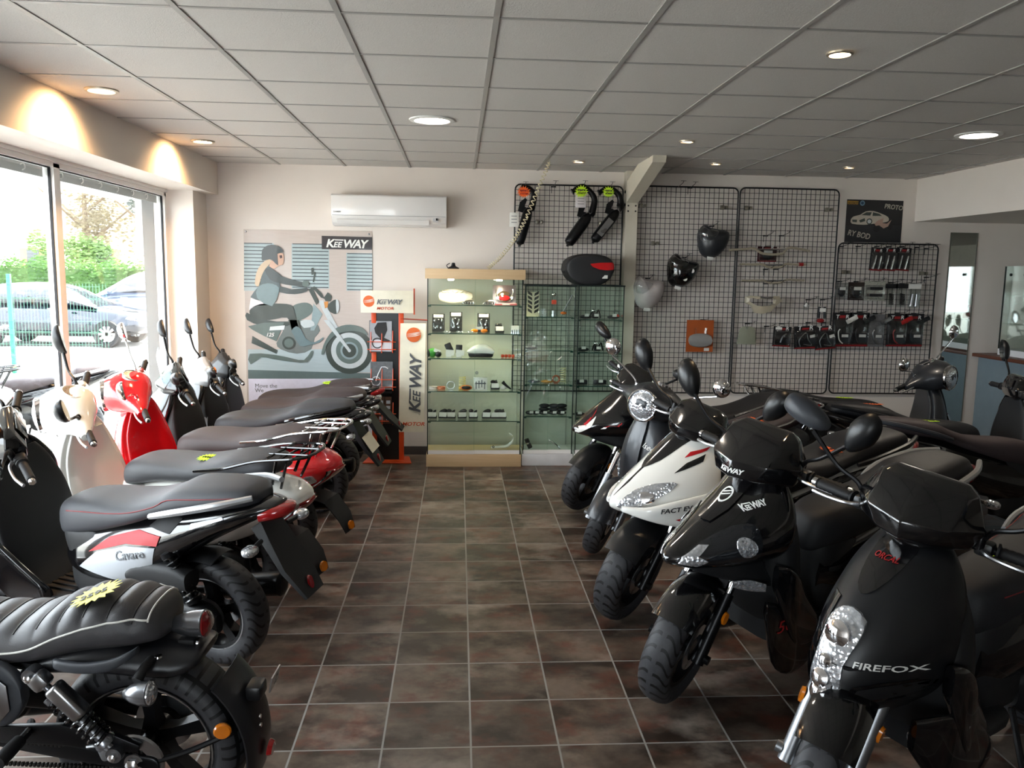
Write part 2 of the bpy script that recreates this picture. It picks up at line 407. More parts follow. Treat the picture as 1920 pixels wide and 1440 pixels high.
# ================================================================ SCOOTERS
M_GB = mat('gloss_black_plastic', '0b0b0d', .12, coat=.8, var=.1); M_MB = mat('satin_black_plastic', '141517', .36, var=.1)
M_PL = mat('grained_black_plastic', '151618', .55, bump=.25, bs=900); M_GREY = mat('dark_grey_plastic', '34373c', .45, bump=.15, bs=900)
M_RED = mat('gloss_red_paint', 'd8121c', .12, coat=1., var=.04); M_WHT = mat('gloss_white_paint', 'e9e8e2', .14, coat=1., var=.03)
M_SLV = mat('silver_paint', 'b4b6b8', .3, .6, var=.05); M_ORG = mat('orange_paint', 'd8702a', .25, coat=.5)
M_CHR = mat('chrome', 'e8e8ea', .06, 1., var=.02); M_STL = mat('brushed_steel', 'a5a6a8', .28, 1.); M_ALU2 = mat('cast_aluminium', '8e9093', .38, .9)
M_BMET = mat('black_metal', '121214', .32, .5); M_RUB = mat('rubber', '141416', .65, var=.15)
M_SEAT = mat('seat_vinyl_grey', '3a3b3f', .5, bump=.35, bs=700, spec=.4); M_SEATB = mat('seat_vinyl_brown', '433a3b', .55, bump=.35, bs=700, spec=.35)
M_SEATK = mat('seat_vinyl_black', '1f2023', .5, bump=.35, bs=700, spec=.4)
M_AMB = mat('amber_lens', 'd9780f', .12, coat=1.); M_RLENS = mat('red_lens', '8e0d10', .1, coat=1.); M_MIR = mat('mirror_glass', 'c9d2cf', .02, 1., var=0)
M_SMOKE = glassmat('smoked_screen', '8a6a4a', 1.2); M_CLEARSCR = glassmat('clear_screen', 'e8f0f4', 1.2)
M_TXTW = mat('white_lettering', 'e6e6e2', .4); M_TXTR = mat('red_lettering', '9a1c1e', .4); M_TXTK = mat('black_lettering', '1c1c1e', .5); M_TXTG = mat('grey_lettering', '6e7074', .4)
M_REDSTK = mat('red_sticker', 'a5121c', .45, coat=.05, spec=.3)
def lensmat():
    m, t = newmat('clear_headlight'); o = t.add('ShaderNodeTexCoord').outputs['Object']
    v = t.add('ShaderNodeTexVoronoi', {'Vector': o, 'Scale': 80.}).outputs
    c = t.mix(v[0], lin('eceff4'), lin('b4bac2'))
    b = t.add('ShaderNodeBsdfPrincipled', {'Base Color': c, 'Metallic': .75, 'Roughness': .12, 'Coat Weight': 1.})
    t.l.new(t.add('ShaderNodeBump', {'Height': v[0], 'Strength': .35, 'Distance': .01}).outputs[0], b.inputs['Normal'])
    t.l.new(b.outputs[0], t.out.inputs[0]); return m
M_LENS = lensmat()
def treadmat(name, n, knob=False):
    m, t = newmat(name); uv = t.add('ShaderNodeUVMap').outputs[0]; s = t.add('ShaderNodeSeparateXYZ', {0: uv}).outputs
    v = t.math('MULTIPLY', t.math('ABSOLUTE', t.math('SUBTRACT', s[1], .5)), 2.)
    if not knob:
        ph = t.math('MULTIPLY_ADD', s[0], float(n), t.math('MULTIPLY', t.math('SINE', t.math('MULTIPLY', v, 9.)), .30)); ph = t.math('ADD', ph, t.math('MULTIPLY', v, -1.1))
        a = t.math('ABSOLUTE', t.math('SUBTRACT', t.math('FRACT', ph), .5))
        g = t.math('LESS_THAN', a, .13); g = t.math('MULTIPLY', g, t.math('LESS_THAN', v, .66)); g = t.math('MULTIPLY', g, t.math('GREATER_THAN', v, .06))
    else:
        a = t.math('ABSOLUTE', t.math('SUBTRACT', t.math('FRACT', t.math('MULTIPLY', s[0], float(n))), .5))
        g = t.math('LESS_THAN', a, .14); c = t.math('LESS_THAN', t.math('ABSOLUTE', t.math('SUBTRACT', v, .3)), .045)
        g = t.math('MULTIPLY', t.math('MAXIMUM', g, c), t.math('LESS_THAN', v, .7))
    o = t.add('ShaderNodeTexCoord').outputs['Object']; nz = t.noise(o, 60)
    b = t.add('ShaderNodeBsdfPrincipled', {'Base Color': t.mix(g, t.mix(nz, lin('2a2a2d'), lin('3a3a3d')), lin('050505')), 'Roughness': .55, 'Specular IOR Level': .4})
    t.l.new(t.add('ShaderNodeBump', {'Height': t.math('SUBTRACT', 1., g), 'Strength': .8, 'Distance': .006}).outputs[0], b.inputs['Normal'])
    t.l.new(b.outputs[0], t.out.inputs[0]); return m
M_TREAD = treadmat('scooter_tread', 30); M_KNOB = treadmat('block_tread', 44, True)
SP = V((1., 0, .9)); SA = V((-.42, 0, .91)).normalized()
def steerM(deg): return MX.Translation(SP) @ MX.Rotation(R(deg), 4, SA) @ MX.Translation(-SP)
def wheel(root, nm, x, rw, tw, M=None, rim=None, spokes=5, disc=1, stripe=None, tread=None, cy=0.):
    rim = rim or M_BMET
    P = [(rw-.088, -tw*.72), (rw-.072, -tw*.9), (rw-.05, -tw), (rw-.028, -tw*.96), (rw-.013, -tw*.78), (rw-.003, -tw*.42), (rw, 0)]
    P = P+[(r, -h) for r, h in P[-2::-1]]
    ty = MB(M).lathe(P, (x, cy, rw), (0, 1, 0), 56, uv=True, ref=(1, 0, 0), cap=False).build(nm+'_tyre', tread or M_TREAD, root, 60)
    r0 = rw-.088; b = MB(M)
    b.lathe([(r0+.006, -tw*.76), (r0-.012, -tw*.7), (r0-.016, -tw*.3), (r0-.016, tw*.3), (r0-.012, tw*.7), (r0+.006, tw*.76), (r0+.004, 0)], (x, cy, rw), (0, 1, 0), 40, close=True)
    b.lathe([(0, -tw*.8), (.032, -tw*.8), (.036, 0), (.032, tw*.8), (0, tw*.8)], (x, cy, rw), (0, 1, 0), 20)
    for k in range(spokes):
        a = 2*pi*k/spokes+.3; d = V((cos(a), 0, sin(a))); e = V((-sin(a), 0, cos(a))); c = V((x, cy, rw))
        rs = []
        for q, wd, th in ((.02, .03, .03), (.08, .017, .022), (r0-.01, .024, .03)):
            rs.append([c+d*q+e*(wd*i)+V((0, th*j, 0)) for i, j in ((-1, -1), (1, -1), (1, 1), (-1, 1))])
        b.rings(rs)
    b.build('rim', rim, ty)
    if disc:
        y = cy+disc*tw*.85; b = MB(M).lathe([(.055, y-.002), (.095, y-.002), (.095, y+.002), (.055, y+.002)], (x, 0, rw), (0, 1, 0), 36, close=True)
        b.build('brake_disc', M_STL, ty)
    if stripe: MB(M).lathe([(r0+.001, tw*.77), (r0+.006, tw*.775), (r0+.006, tw*.79), (r0+.001, tw*.79)], (x, cy, rw), (0, 1, 0), 48, close=True).build('rim_stripe', stripe, ty)
    return ty
def arc_fender(b, x, rw, r, hw, a0, a1, drop=.03, th=.004, n=22, cy=0.):
    """shell over a wheel; a0..a1 measured from straight ahead, upwards"""
    pr = [(r-drop*abs(q)**2.4, hw*q) for q in (-1, -.85, -.6, -.3, 0, .3, .6, .85, 1)]
    pr = pr+[(rr-th, h*.97) for rr, h in pr[::-1]]
    return b.lathe(pr, (x, cy, rw), (0, -1, 0), n, R(a0), R(a1), close=True, ref=(1, 0, 0))
def fork(root, M, rw, col, x=1.29, y=.088, chrome=M_CHR, top=.66):
    for s in (1, -1):
        ax = V((-.42, 0, .91)); p0 = V((x+.02, s*y, rw-.02)); L = (.40-rw*.5)
        b = MB(M).tube([p0-ax*.02, p0+ax*L], [.026, .024], 14, 1)
        b.lathe([(0, 0), (.018, 0), (.018, .02), (0, .02)], p0+V((0, s*.02, .01)), (0, s, 0), 10)
        lg = b.build('fork_leg', col, root)
        MB(M).tube([p0+ax*L, p0+ax*(top-rw)/.91], .0165, 14, 1).build('chrome_stanchion', chrome, lg)
def reflector(root, M, c, d, m=None, r=(.028, .017), nm='side_reflector'):
    u, w = ortho(V(d)); b = MB(M); b.rings([rfree(V(c), u, w, r[1], r[0], 2.4), rfree(V(c)+V(d).normalized()*.01, u, w, r[1]*.9, r[0]*.9, 2.4)])
    return b.build(nm, m or M_AMB, root)
def grips(root, M, hy=.345, hx=.93, hz=.95, ends=M_CHR, lever=M_STL, bar=M_BMET, hx0=.985, hz0=.955):
    b = MB(M).tube([(hx0, -.1, hz0), (hx0, 0, hz0), (hx0, .1, hz0)], .014, 10, 1)
    for s in (1, -1): b.tube([(hx0, s*.08, hz0), (hx0-.01, s*.16, hz0), (hx+.02, s*(hy-.12), hz+.002), (hx, s*hy, hz)], .0125, 10, 4)
    hb = b.build('handlebar', bar, root)
    for s in (1, -1):
        p = V((hx+.024, s*(hy-.135), hz+.002)); q = V((hx, s*hy, hz)); d = (q-p).normalized(); L = (q-p).length
        pr = [(0, 0), (.026, 0), (.026, .006), (.0175, .01)]+[(.0165+.0022*(k % 2), .012+(L-.02)*k/14) for k in range(15)]+[(.019, L-.004), (.017, L), (0, L)]
        g = MB(M).lathe(pr, p, d, 18).build('grip', M_RUB, root)
        MB(M).lathe([(0, 0), (.0145, 0), (.0145, .016), (.01, .02), (0, .02)], q, d, 14).build('bar_end', ends, g)
        sw = MB(M).box(p-d*.03, (.05, .05, .045), bev=.012); sw.build('switch_box', M_MB, hb)
        MB(M).tube([p-d*.03+V((.03, 0, 0)), p+V((.05, 0, -.005)), p+d*.07+V((.052, 0, -.012)), q+V((.035, s*-.005, -.018))], [.008, .007, .006, .0075], 8).build('brake_lever', lever, hb)
    return hb
def mirror(root, M, s, kind='drop', base=(.985, .17, .975), head=(1.01, .40, 1.19), stemm=None, shell=None):
    b0 = V((base[0], s*base[1], base[2])); h = V((head[0], s*head[1], head[2]))
    stemm = stemm or M_BMET; shell = shell or M_MB
    st = MB(M).lathe([(.014, -.02), (.015, .01), (.009, .035), (0, .037)], b0, (0, 0, 1), 12)
    if kind == 'round':
        low = h+V((0, -s*.01, -.055)); st.tube([b0, b0+V((.0, s*.02, .05)), (b0+low)/2+V((0, -s*.015, .02)), low], .006, 8)
    else:
        low = h+V((0, -s*.035, -.05)); st.tube([b0, b0+V((.005, s*.03, .045)), (b0+low)/2+V((.012, 0, .0)), low], [.010, .008, .007, .009], 8)
    mr = st.build('mirror_stem', stemm, root)
    up = V((0, s*.5, .86)).normalized() if kind == 'drop' else V((0, s*.9, .3)).normalized() if kind == 'wing' else V((0, 0, 1))
    fw = V((1, 0, 0)); sd = up.cross(fw)
    if kind == 'round':
        ms = MB(M).lathe([(.052, -.012), (.055, -.006), (.054, .004), (.045, .02), (.028, .03), (0, .034)], h, (1, 0, 0), 24).build('mirror_shell', shell, mr)
        MB(M).lathe([(.05, -.008), (0, -.008)], h, (1, 0, 0), 24).build('mirror_glass', M_MIR, mr)
    else:
        la, lb = (.085, .052) if kind == 'drop' else (.085, .042)
        n = 2.2 if kind == 'drop' else 2.8
        rs = []
        for d, f in ((-.016, .93), (-.012, 1.), (.004, .97), (.02, .8), (.031, .5), (.036, .12)):
            r = rfree(h+fw*d, up, sd, la*f, lb*f, n)
            r = [p-sd*((p-h).dot(sd))*(.35 if (p-h).dot(up) < 0 else .0)*min(1, abs((p-h).dot(up))/la) for p in r]
            rs.append(r)
        MB(M).rings(rs).build('mirror_shell', shell, mr, 50)
        g = rfree(h-fw*.0168, up, sd, la*.86, lb*.86, n); g = [p-sd*((p-h).dot(sd))*(.35 if (p-h).dot(up) < 0 else .0)*min(1, abs((p-h).dot(up))/la) for p in g]
        MB(M).rings([g, [p+fw*.002 for p in g]]).build('mirror_glass', M_MIR, mr)
    return mr
def engine(root, rw, muffler=True, label=True, hugger=True, sh=(.10, .62)):
    b = MB(); dz = rw-.24
    b.loft([rfree((x, y, z+dz), (0, 1, 0), (0, 0, 1), a, h, 3.2) for x, y, z, a, h in ((.42, .085, .28, .03, .05), (.36, .10, .285, .05, .085), (.2, .115, .285, .052, .082), (.05, .115, .27, .05, .08), (-.05, .115, .255, .045, .075), (-.10, .11, .25, .02, .04))], 4)
    e = b.build('engine_case', M_MB, root)
    rib = MB().loft([rfree((x, .166, z+dz), (1, 0, .05), (0, 0, 1), .02, h, 3) for x, z, h in ((.34, .285, .03), (.18, .285, .045), (-.03, .26, .035))], 3); rib.build('case_cover', M_BMET, e)
    MB().box((.28, -.06, .33+dz), (.2, .12, .14), bev=.02).box((.34, .02, .42+dz), (.12, .14, .1), bev=.02).build('engine_block', M_ALU2, e)
    # air box above the belt case, warning label on the case
    MB().loft([rfree((x, .12, z+dz), (0, 1, 0), (0, 0, 1), .045, h, 3) for x, z, h in ((.30, .44, .02), (.24, .45, .055), (.08, .45, .06), (.0, .44, .04))], 3).build('air_box', M_PL, root)
    if label:
        lb = MB(); lb.box((.02, .1665, .285+dz), (.06, .002, .03)); l = lb.build('warning_label', M_TXTW, e)
        MB().box((.02, .168, .295+dz), (.06, .001, .008)).build('label_band', M_TXTR, e)
    # swing arm end and drum
    MB().lathe([(0, .0), (.05, .0), (.075, -.02), (.078, -.05), (0, -.05)], (0, .1, rw), (0, 1, 0), 24).build('drum_brake', M_ALU2, root)
    if muffler:
        m = MB().tube([(.30, -.12, .22+dz), (.12, -.14, .24+dz)], .02, 10, 1); m.loft([rfree((x, -.15, z+dz), (0, 1, 0), (0, 0, 1), a, a*1.15, 2.2) for x, z, a in ((.16, .24, .03), (.10, .25, .045), (-.2, .31, .048), (-.24, .315, .044), (-.25, .317, .02))], 3); m.build('exhaust', M_BMET, root)
    x0, z0 = sh
    for s in (1,):
        p, q = V((-.02, s*.12, rw+.06)), V((x0, s*.125, z0)); d = (q-p).normalized(); L = (q-p).length; u, w = ortho(d); n = 9
        sp = MB().tube([p+d*(.05+(L-.1)*k/(n*8))+(u*cos(k*pi/4)+w*sin(k*pi/4))*.028 for k in range(n*8+1)], .0055, 6, 1)
        ab = MB().tube([p, q], .013, 10, 1).lathe([(0, 0), (.034, 0), (.034, .012), (0, .012)], p+d*.045, d, 16).lathe([(0, 0), (.034, 0), (.034, .02), (0, .02)], q-d*.06, d, 16).build('shock_absorber', M_BMET, root)
        sp.build('spring', M_GB, ab)
    if hugger: arc_fender(MB(), 0, rw, rw+.03, tw_h, 25, 105, .02).build('rear_mudguard', M_PL, root)
tw_h = .075; M_PAPER0 = mat('white_piping', 'd8d6d0', .5); ZZ0 = V((0, 0, 1))
def plate_holder(root, x=-.33, z=.66, reach=.2, drop=.27, turn=M_LENS, plate=None):
    b = MB(); U = V((-reach, 0, -drop)).normalized(); L = sqrt(reach**2+drop**2); W = V((0, 1, 0))
    rs = []
    for q, hw, th in ((0, .06, .03), (.25, .07, .02), (.6, .085, .012), (1, .06, .008)):
        c = V((x, 0, z))+U*(L*q); N = U.cross(W); rs.append([c+W*(hw*i)+N*(th*j) for i, j in ((-1, -1), (1, -1), (1, 1), (-1, 1))])
    h = b.rings(rs).build('plate_holder', M_PL, root)
    reflector(h, None, V((x, 0, z))+U*(L*.85)+V((-.012, 0, -.0)), (-1, 0, .2), M_RLENS, (.03, .014), 'rear_reflector')
    for s in (1, -1):
        c = V((x-.04, s*.09, z-.05)); st = MB().tube([c, c+V((-.01, s*.07, 0))], .01, 8, 1).build('indicator_stem', M_PL, root)
        MB().loft([rfree(c+V((-.01+d, s*.09, 0)), (0, 1, 0), (0, 0, 1), .035*f, .02*f, 2.4) for d, f in ((.03, .3), (.015, .9), (-.01, 1.), (-.025, .7), (-.03, .2))], 2).build('turn_signal', turn, st)
    if plate: MB().prism([(0, -.08), (.13, -.08), (.13, .08), (0, .08)], V((x, 0, z))+U*(L*.35)+U.cross(W)*-.03, U, W, -.002).build('licence_plate', plate, h)
    return h
def seat_sport(root, m, dz=0., piping=None, n=3.8):
    st = [(.72, .55, .62, .05), (.695, .54, .69, .085), (.62, .555, .725, .118), (.50, .585, .742, .134), (.37, .625, .745, .143), (.25, .665, .755, .148), (.13, .71, .792, .145), (.04, .73, .832, .146), (-.08, .745, .848, .138), (-.2, .765, .855, .12), (-.28, .78, .85, .095), (-.32, .79, .825, .05)]
    b = MB().loft([ryz(x, zb+dz, zt+dz, w, n, wt=w*.86) for x, zb, zt, w in st], 4); bv = b.bvh()
    s = b.build('seat', m, root, 70)
    if piping:
        for sd in (1, -1):
            P = []
            for x, z in ((.62, .68), (.5, .695), (.38, .705), (.25, .725), (.12, .765), (.05, .80), (-.1, .815), (-.25, .825)):
                h = bv.ray_cast(V((x, sd*.5, z+dz)), V((0, -sd, 0)), 1)
                if h[0]: P.append(h[0]+V((0, sd*.001, 0)))
            MB().tube(P, .0025, 6, 3).build('seat_piping', piping, s)
    return s, bv
def seat_retro(root, m, n=3.4):
    st = [(.665, .585, .64, .06), (.635, .58, .705, .10), (.54, .60, .742, .125), (.40, .635, .752, .136), (.28, .65, .755, .14), (.17, .665, .762, .145), (.05, .685, .785, .148), (-.06, .70, .81, .142), (-.18, .715, .818, .13), (-.27, .73, .815, .11), (-.31, .745, .79, .07)]
    b = MB().loft([ryz(x, zb, zt, w, n, wt=w*.88) for x, zb, zt, w in st], 4); bv = b.bvh()
    return b.build('seat', m, root, 70), bv
def rack(root, m, x0=-.02, z=.80, back=-.50, w=.115, rise=.05):
    b = MB()
    for s in (1, -1): b.tube([(x0+.12, s*(w+.05), z-.05), (x0-.05, s*(w+.05), z-.02), (-.25, s*(w+.02), z+rise*.5), (back+.05, s*w, z+rise), (back, s*w*.6, z+rise)], .008, 8)
    b.tube([(back, -w*.6, z+rise), (back-.005, 0, z+rise), (back, w*.6, z+rise)], .008, 8)
    for x in (-.30, -.37, -.43): b.tube([(x, -w, z+rise*.75), (x, w, z+rise*.75)], .006, 8, 1)
    for s in (.4, -.4): b.tube([(-.27, s*w, z+rise*.75), (back+.01, s*w, z+rise)], .006, 8, 1)
    for s in (1, -1): b.tube([(-.36, s*w, z+rise*.8), (-.30, s*.09, z-.1)], .008, 8, 1); b.tube([(-.42, s*w, z+rise*.8), (-.34, s*.08, z-.12)], .007, 8, 1)
    return b.build('luggage_rack', m, root)
def stand(root, side=True):
    b = MB().tube([(.42, .10, .24), (.46, .2, .03), (.45, .215, .004)], .011, 8, 2); b.box((.45, .215, .012), (.07, .03, .008), bev=.003); b.build('side_stand', M_BMET, root)
    b = MB()
    for s in (1, -1): b.tube([(.24, s*.1, .2), (.12, s*.14, .10), (.06, s*.15, .09)], .012, 8, 2)
    b.tube([(.16, -.12, .14), (.16, .12, .14)], .01, 8, 1); b.build('centre_stand', M_BMET, root)
SCO = []
def place(root_label, x, y, th, lean, sc=1.04, cat='scooter', nm='scooter', group=None, z=.007):
    t = thing(nm, root_label, cat, (x, y, z), (-R(lean), 0, pi-R(th)), group, sc)
    t.rotation_mode = 'XYZ'; SCO.append(t); return t
def two(root, nm, m, bv, poly, org, U, W, D, off=.001, thick=.003, step=.02, sm=0, both=True):
    o = None
    for s in ((1, -1) if both else (1,)):
        o = MB().patch(bv, poly, (org[0], s*org[1], org[2]), (U[0], s*U[1], U[2]), W, (D[0], s*D[1], D[2]), off, thick, step, sm).build(nm, m, root, 50)
    return o
SX, SZ = (1, 0, 0), (0, 0, 1)
def side(root, nm, m, bv, poly, off=.001, thick=.003, sm=0, both=True, step=.02):
    """patch drawn in side view (x, z)"""
    return two(root, nm, m, bv, poly, (0, .6, 0), SX, SZ, (0, -1, 0), off, thick, step, sm, both)
def front(root, nm, m, bv, poly, off=.001, thick=.003, sm=0, step=.02):
    """patch drawn in front view (y, z)"""
    return MB().patch(bv, poly, (1.8, 0, 0), (0, 1, 0), SZ, (-1, 0, 0), off, thick, step, sm).build(nm, m, root, 50)
def outline(root, nm, m, bv, poly, s, sm=3, r=.004, off=.004):
    P = []
    for q in smooth_pts([(a, c, 0) for a, c in poly], sm, True):
        h = bv.ray_cast(V((q.x, s*.6, q.y)), V((0, -s, 0)), 1)
        if h[0]: P.append(h[0]+h[1]*off)
    return MB().tube(P, r, 6, 1, True).build(nm, m, root)
def stext(root, txt, m, bv, x, z, size, ang=0., shear=.2, bold=.012, s=1, nm='lettering', sx=1., D=None, off=.004):
    """lettering on the side; reads forwards on the left (+y) when the bike faces away to -x"""
    U = V((-s*cos(R(ang)), 0, sin(R(ang)))); W = V((s*sin(R(ang)), 0, cos(R(ang))))
    return MB().text(txt, (x, s*.6, z), U, W, size, shear, bold, bv, V(D or (0, -s, 0)), off, sx=sx).build(nm, m, root, 30)
def keeway(root, m, bv, org, U, W, size, D, off=.003):
    """slanted wordmark with the joined bar over the two small E's"""
    U, W = V(U).normalized(), V(W).normalized(); b = MB()
    b.text('K', org, U, W, size, .25, .03, bv, D, off, sx=1.05); b.text('EE', V(org)+U*size*.66, U, W, size*.68, .25, .02, bv, D, off, sx=1.05); b.text('WAY', V(org)+U*size*1.50, U, W, size, .25, .03, bv, D, off, sx=1.0, spacing=.82)
    pts = [(.83, .6), (1.58, .6), (1.60, .70), (.85, .70)]
    b.patch(bv, [(p[0]*size, p[1]*size) for p in pts], org, U, W, D, off, .0012, .05) if bv else b.prism([(p[0]*size, p[1]*size) for p in pts], V(org)+U.cross(W)*.0008, U, W, .0012)
    return b.build('lettering', m, root, 30)
def underseat(root, m, w=.12):
    return MB().loft([rxy(z, xb, xf, ww, 3.2, 5) for z, xb, xf, ww in ((.27, .40, .66, w*.9), (.33, .40, .695, w), (.45, .42, .69, w), (.56, .44, .70, w*1.0), (.60, .46, .69, w*.92))], 3).build('underseat_panel', m, root, 60)
def floorboard(root, m, trim=None, w=.165):
    f = MB().loft([ryz(x, .235, zt, ww, 4) for x, zt, ww in ((.52, .29, w*.8), (.58, .30, w), (.76, .295, w*1.02), (.88, .31, w), (.96, .36, w*.9))], 3).build('floorboard', m, root, 50)
    b = MB()
    for k in range(-3, 4): b.box((.77, k*.035, .300), (.24, .016, .006), bev=.002)
    b.build('rubber_mat', M_RUB, f); return f
def sport(lab, x, y, th, lean, steer, o):
    g = o.get; root = place(lab, x, y, th, lean, g('sc', 1.04)); M = steerM(steer); MW = steerM(steer+g('ws', 0)); rw = g('rw', .245); rb = g('rb', rw); body = g('body', M_GB); nose = g('nose', body)
    tw = g('tw', .058)
    wheel(root, 'front', 1.29, rw, tw, MW, g('rim'), g('spokes', 5), 1); wheel(root, 'rear', 0, rb, tw*1.03, None, g('rim'), g('spokes', 5), -1, g('stripe'))
    fork(root, MW, rw, g('fork', M_BMET), top=.70)
    fd = MB(MW); arc_fender(fd, 1.29, rw, rw+.03, tw+.022, g('fa', 42), 122, .04); arc_fender(fd, 1.29, rw, rw+.02, tw+.012, 100, 160, .02); fnd = fd.build('front_fender', g('fender', M_MB), root)
    if g('fender_mark'):
        pass
    for s in (1, -1): reflector(root, MW, (1.235, s*.112, .40), (.25, s, 0))
    # leg shield
    b = MB().loft([rxy(z, xb, xf, w, 3, 6) for z, xb, xf, w in ((.24, .78, .90, .11), (.29, .81, .95, .15), (.40, .87, 1.0, .185), (.54, .90, 1.03, .205), (.68, .92, 1.04, .195), (.78, .935, 1.04, .165), (.86, .945, 1.03, .125), (.905, .95, 1.01, .09))], 3)
    lsb = b.bvh(); ls = b.build('leg_shield', M_PL if not g('shield') else g('shield'), root, 60)
    MB().prism([(-.07, .42), (.07, .42), (.095, .50), (.09, .68), (.06, .74), (-.06, .74), (-.09, .68), (-.095, .50)], (.918, 0, 0), (0, -1, 0), (.06, 0, 1), .016, .006).build('glove_box_lid', M_MB, ls)
    # belly cowl left and right of the front wheel
    ck = g('cowl', body)
    for s in (1, -1):
        MB().loft([rfree((xx, s*yy, zz), (.3, s, 0), (0, 0, 1), .02, h, 3) for xx, yy, zz, h in ((1.05, .20, .56, .05), (1.0, .215, .50, .10), (.93, .21, .42, .13), (.85, .19, .34, .11), (.74, .17, .28, .05))], 3).build('side_cowl', ck, root, 60)
    # nose mask
    ns = g('nstat') or ((.955, .955, 1.05, .06), (.91, .955, 1.12, .115), (.83, .95, 1.21, .17), (.755, .965, 1.30, .205), (.69, .985, 1.375, .21), (.64, 1.0, 1.425, .18), (.605, 1.03, 1.425, .14), (.58, 1.08, 1.36, .11))
    b = MB().loft([rxy(z, xb, xf, w, g('nf', 1.75), 5, xb+.03) for z, xb, xf, w in ns], 5); nb = b.bvh(); nz = b.build('front_mask', nose, root, 60)
    MB().loft([rxy(z, xb, xf, w, 2, 5) for z, xb, xf, w in ((.60, 1.0, 1.34, .13), (.565, 1.0, 1.31, .135), (.53, .98, 1.22, .15), (.50, .97, 1.1, .15))], 3).build('chin_panel', M_PL, root, 60)
    # headset with cowl
    b = MB(M).facet(g('hstat') or ((.895, 1.07, 1.05, .05, 1.0, .085, .945, .07), (.92, 1.13, 1.10, .08, 1.02, .155, .935, .13), (.97, 1.14, 1.09, .105, 1.01, .17, .925, .14), (1.04, 1.05, 1.03, .10, .99, .13, .95, .12), (1.06, 1.0, .99, .08, .98, .09, .965, .085)), .006)
    bmesh.ops.recalc_face_normals(b.bm, faces=b.bm.faces[:]); tmp = b.bm.copy(); bmesh.ops.transform(tmp, matrix=M, verts=tmp.verts[:]); hb = BVHTree.FromBMesh(tmp); tmp.free()
    hs = b.build('handlebar_cowl', g('head', M_GB), root, 50)
    MB(M).prism([(-.075, -.035), (.075, -.035), (.065, .035), (-.065, .035)], (.934, 0, 1.0), (0, -1, 0), (.34, 0, .94), .008, .002).build('dashboard', M_GB, hs)
    if g('screen'):
        sc_ = MB(M).loft([rfree((1.08+.05*q-.06*q*q, 0, 1.0+q*.2), (0, 1, 0), (1, 0, 0), .15*(1-.35*q), .003, 6) for q in (0, .25, .5, .75, 1)], 3); sc_.build('windscreen', g('screen'), hs, 60)
    grips(root, M, lever=g('lever', M_STL))
    mk = g('mirror', 'drop')
    for s in (1, -1): mirror(root, M, s, mk, shell=g('mshell', M_MB), head=g('mhead', (1.01, .40, 1.19)))
    # rear body
    dz = rb-.245
    bs = g('bstat') or ((.67, .34, .575, .10), (.58, .32, .60, .135), (.40, .335, .66, .160), (.22, .40, .70, .168), (.08, .50, .735, .162), (-.08, .60, .765, .148), (-.22, .675, .79, .125), (-.32, .725, .80, .09), (-.385, .755, .798, .05), (-.40, .765, .79, .02))
    b = MB().loft([ryz(xx, zb+dz, zt+dz, w, 2.8, wt=w*.8, wb=w*.85) for xx, zb, zt, w in bs], 4); rbv = b.bvh(); rbod = b.build('rear_body', body, root, 60)
    seat, sbv = seat_sport(root, g('seat', M_SEAT), dz, g('piping'))
    underseat(root, M_PL); floorboard(root, g('floor', M_PL))
    gr = MB()
    for s in (1, -1): gr.tube([(.12, s*.165, .735+dz), (0, s*.185, .77+dz), (-.2, s*.165, .815+dz), (-.33, s*.10, .835+dz)], [.012, .015, .015, .012], 8, 4)
    if g('rail', M_SLV): gr.build('grab_rail', g('rail', M_SLV), root)
    else: gr.bm.free()
    # tail lamp
    MB().loft([ryz(xx, zb+dz, zt+dz, w, 2.6) for xx, zb, zt, w in ((-.33, .71, .775, .085), (-.38, .722, .785, .075), (-.425, .738, .785, .048), (-.445, .755, .78, .02))], 3).build('tail_lamp', g('tail', M_RLENS), root, 60)
    plate_holder(root, -.30, .70+dz, g('reach', .2), .3, plate=g('plate')); engine(root, rb, sh=(.11, .60+dz)); stand(root)
    root['_'] = 0; del root['_']
    return root, dict(nose=nb, head=hb, body=rbv, seat=sbv, shield=lsb, M=M, dz=dz, nz=nz, rb=rbod, hs=hs, ls=ls)
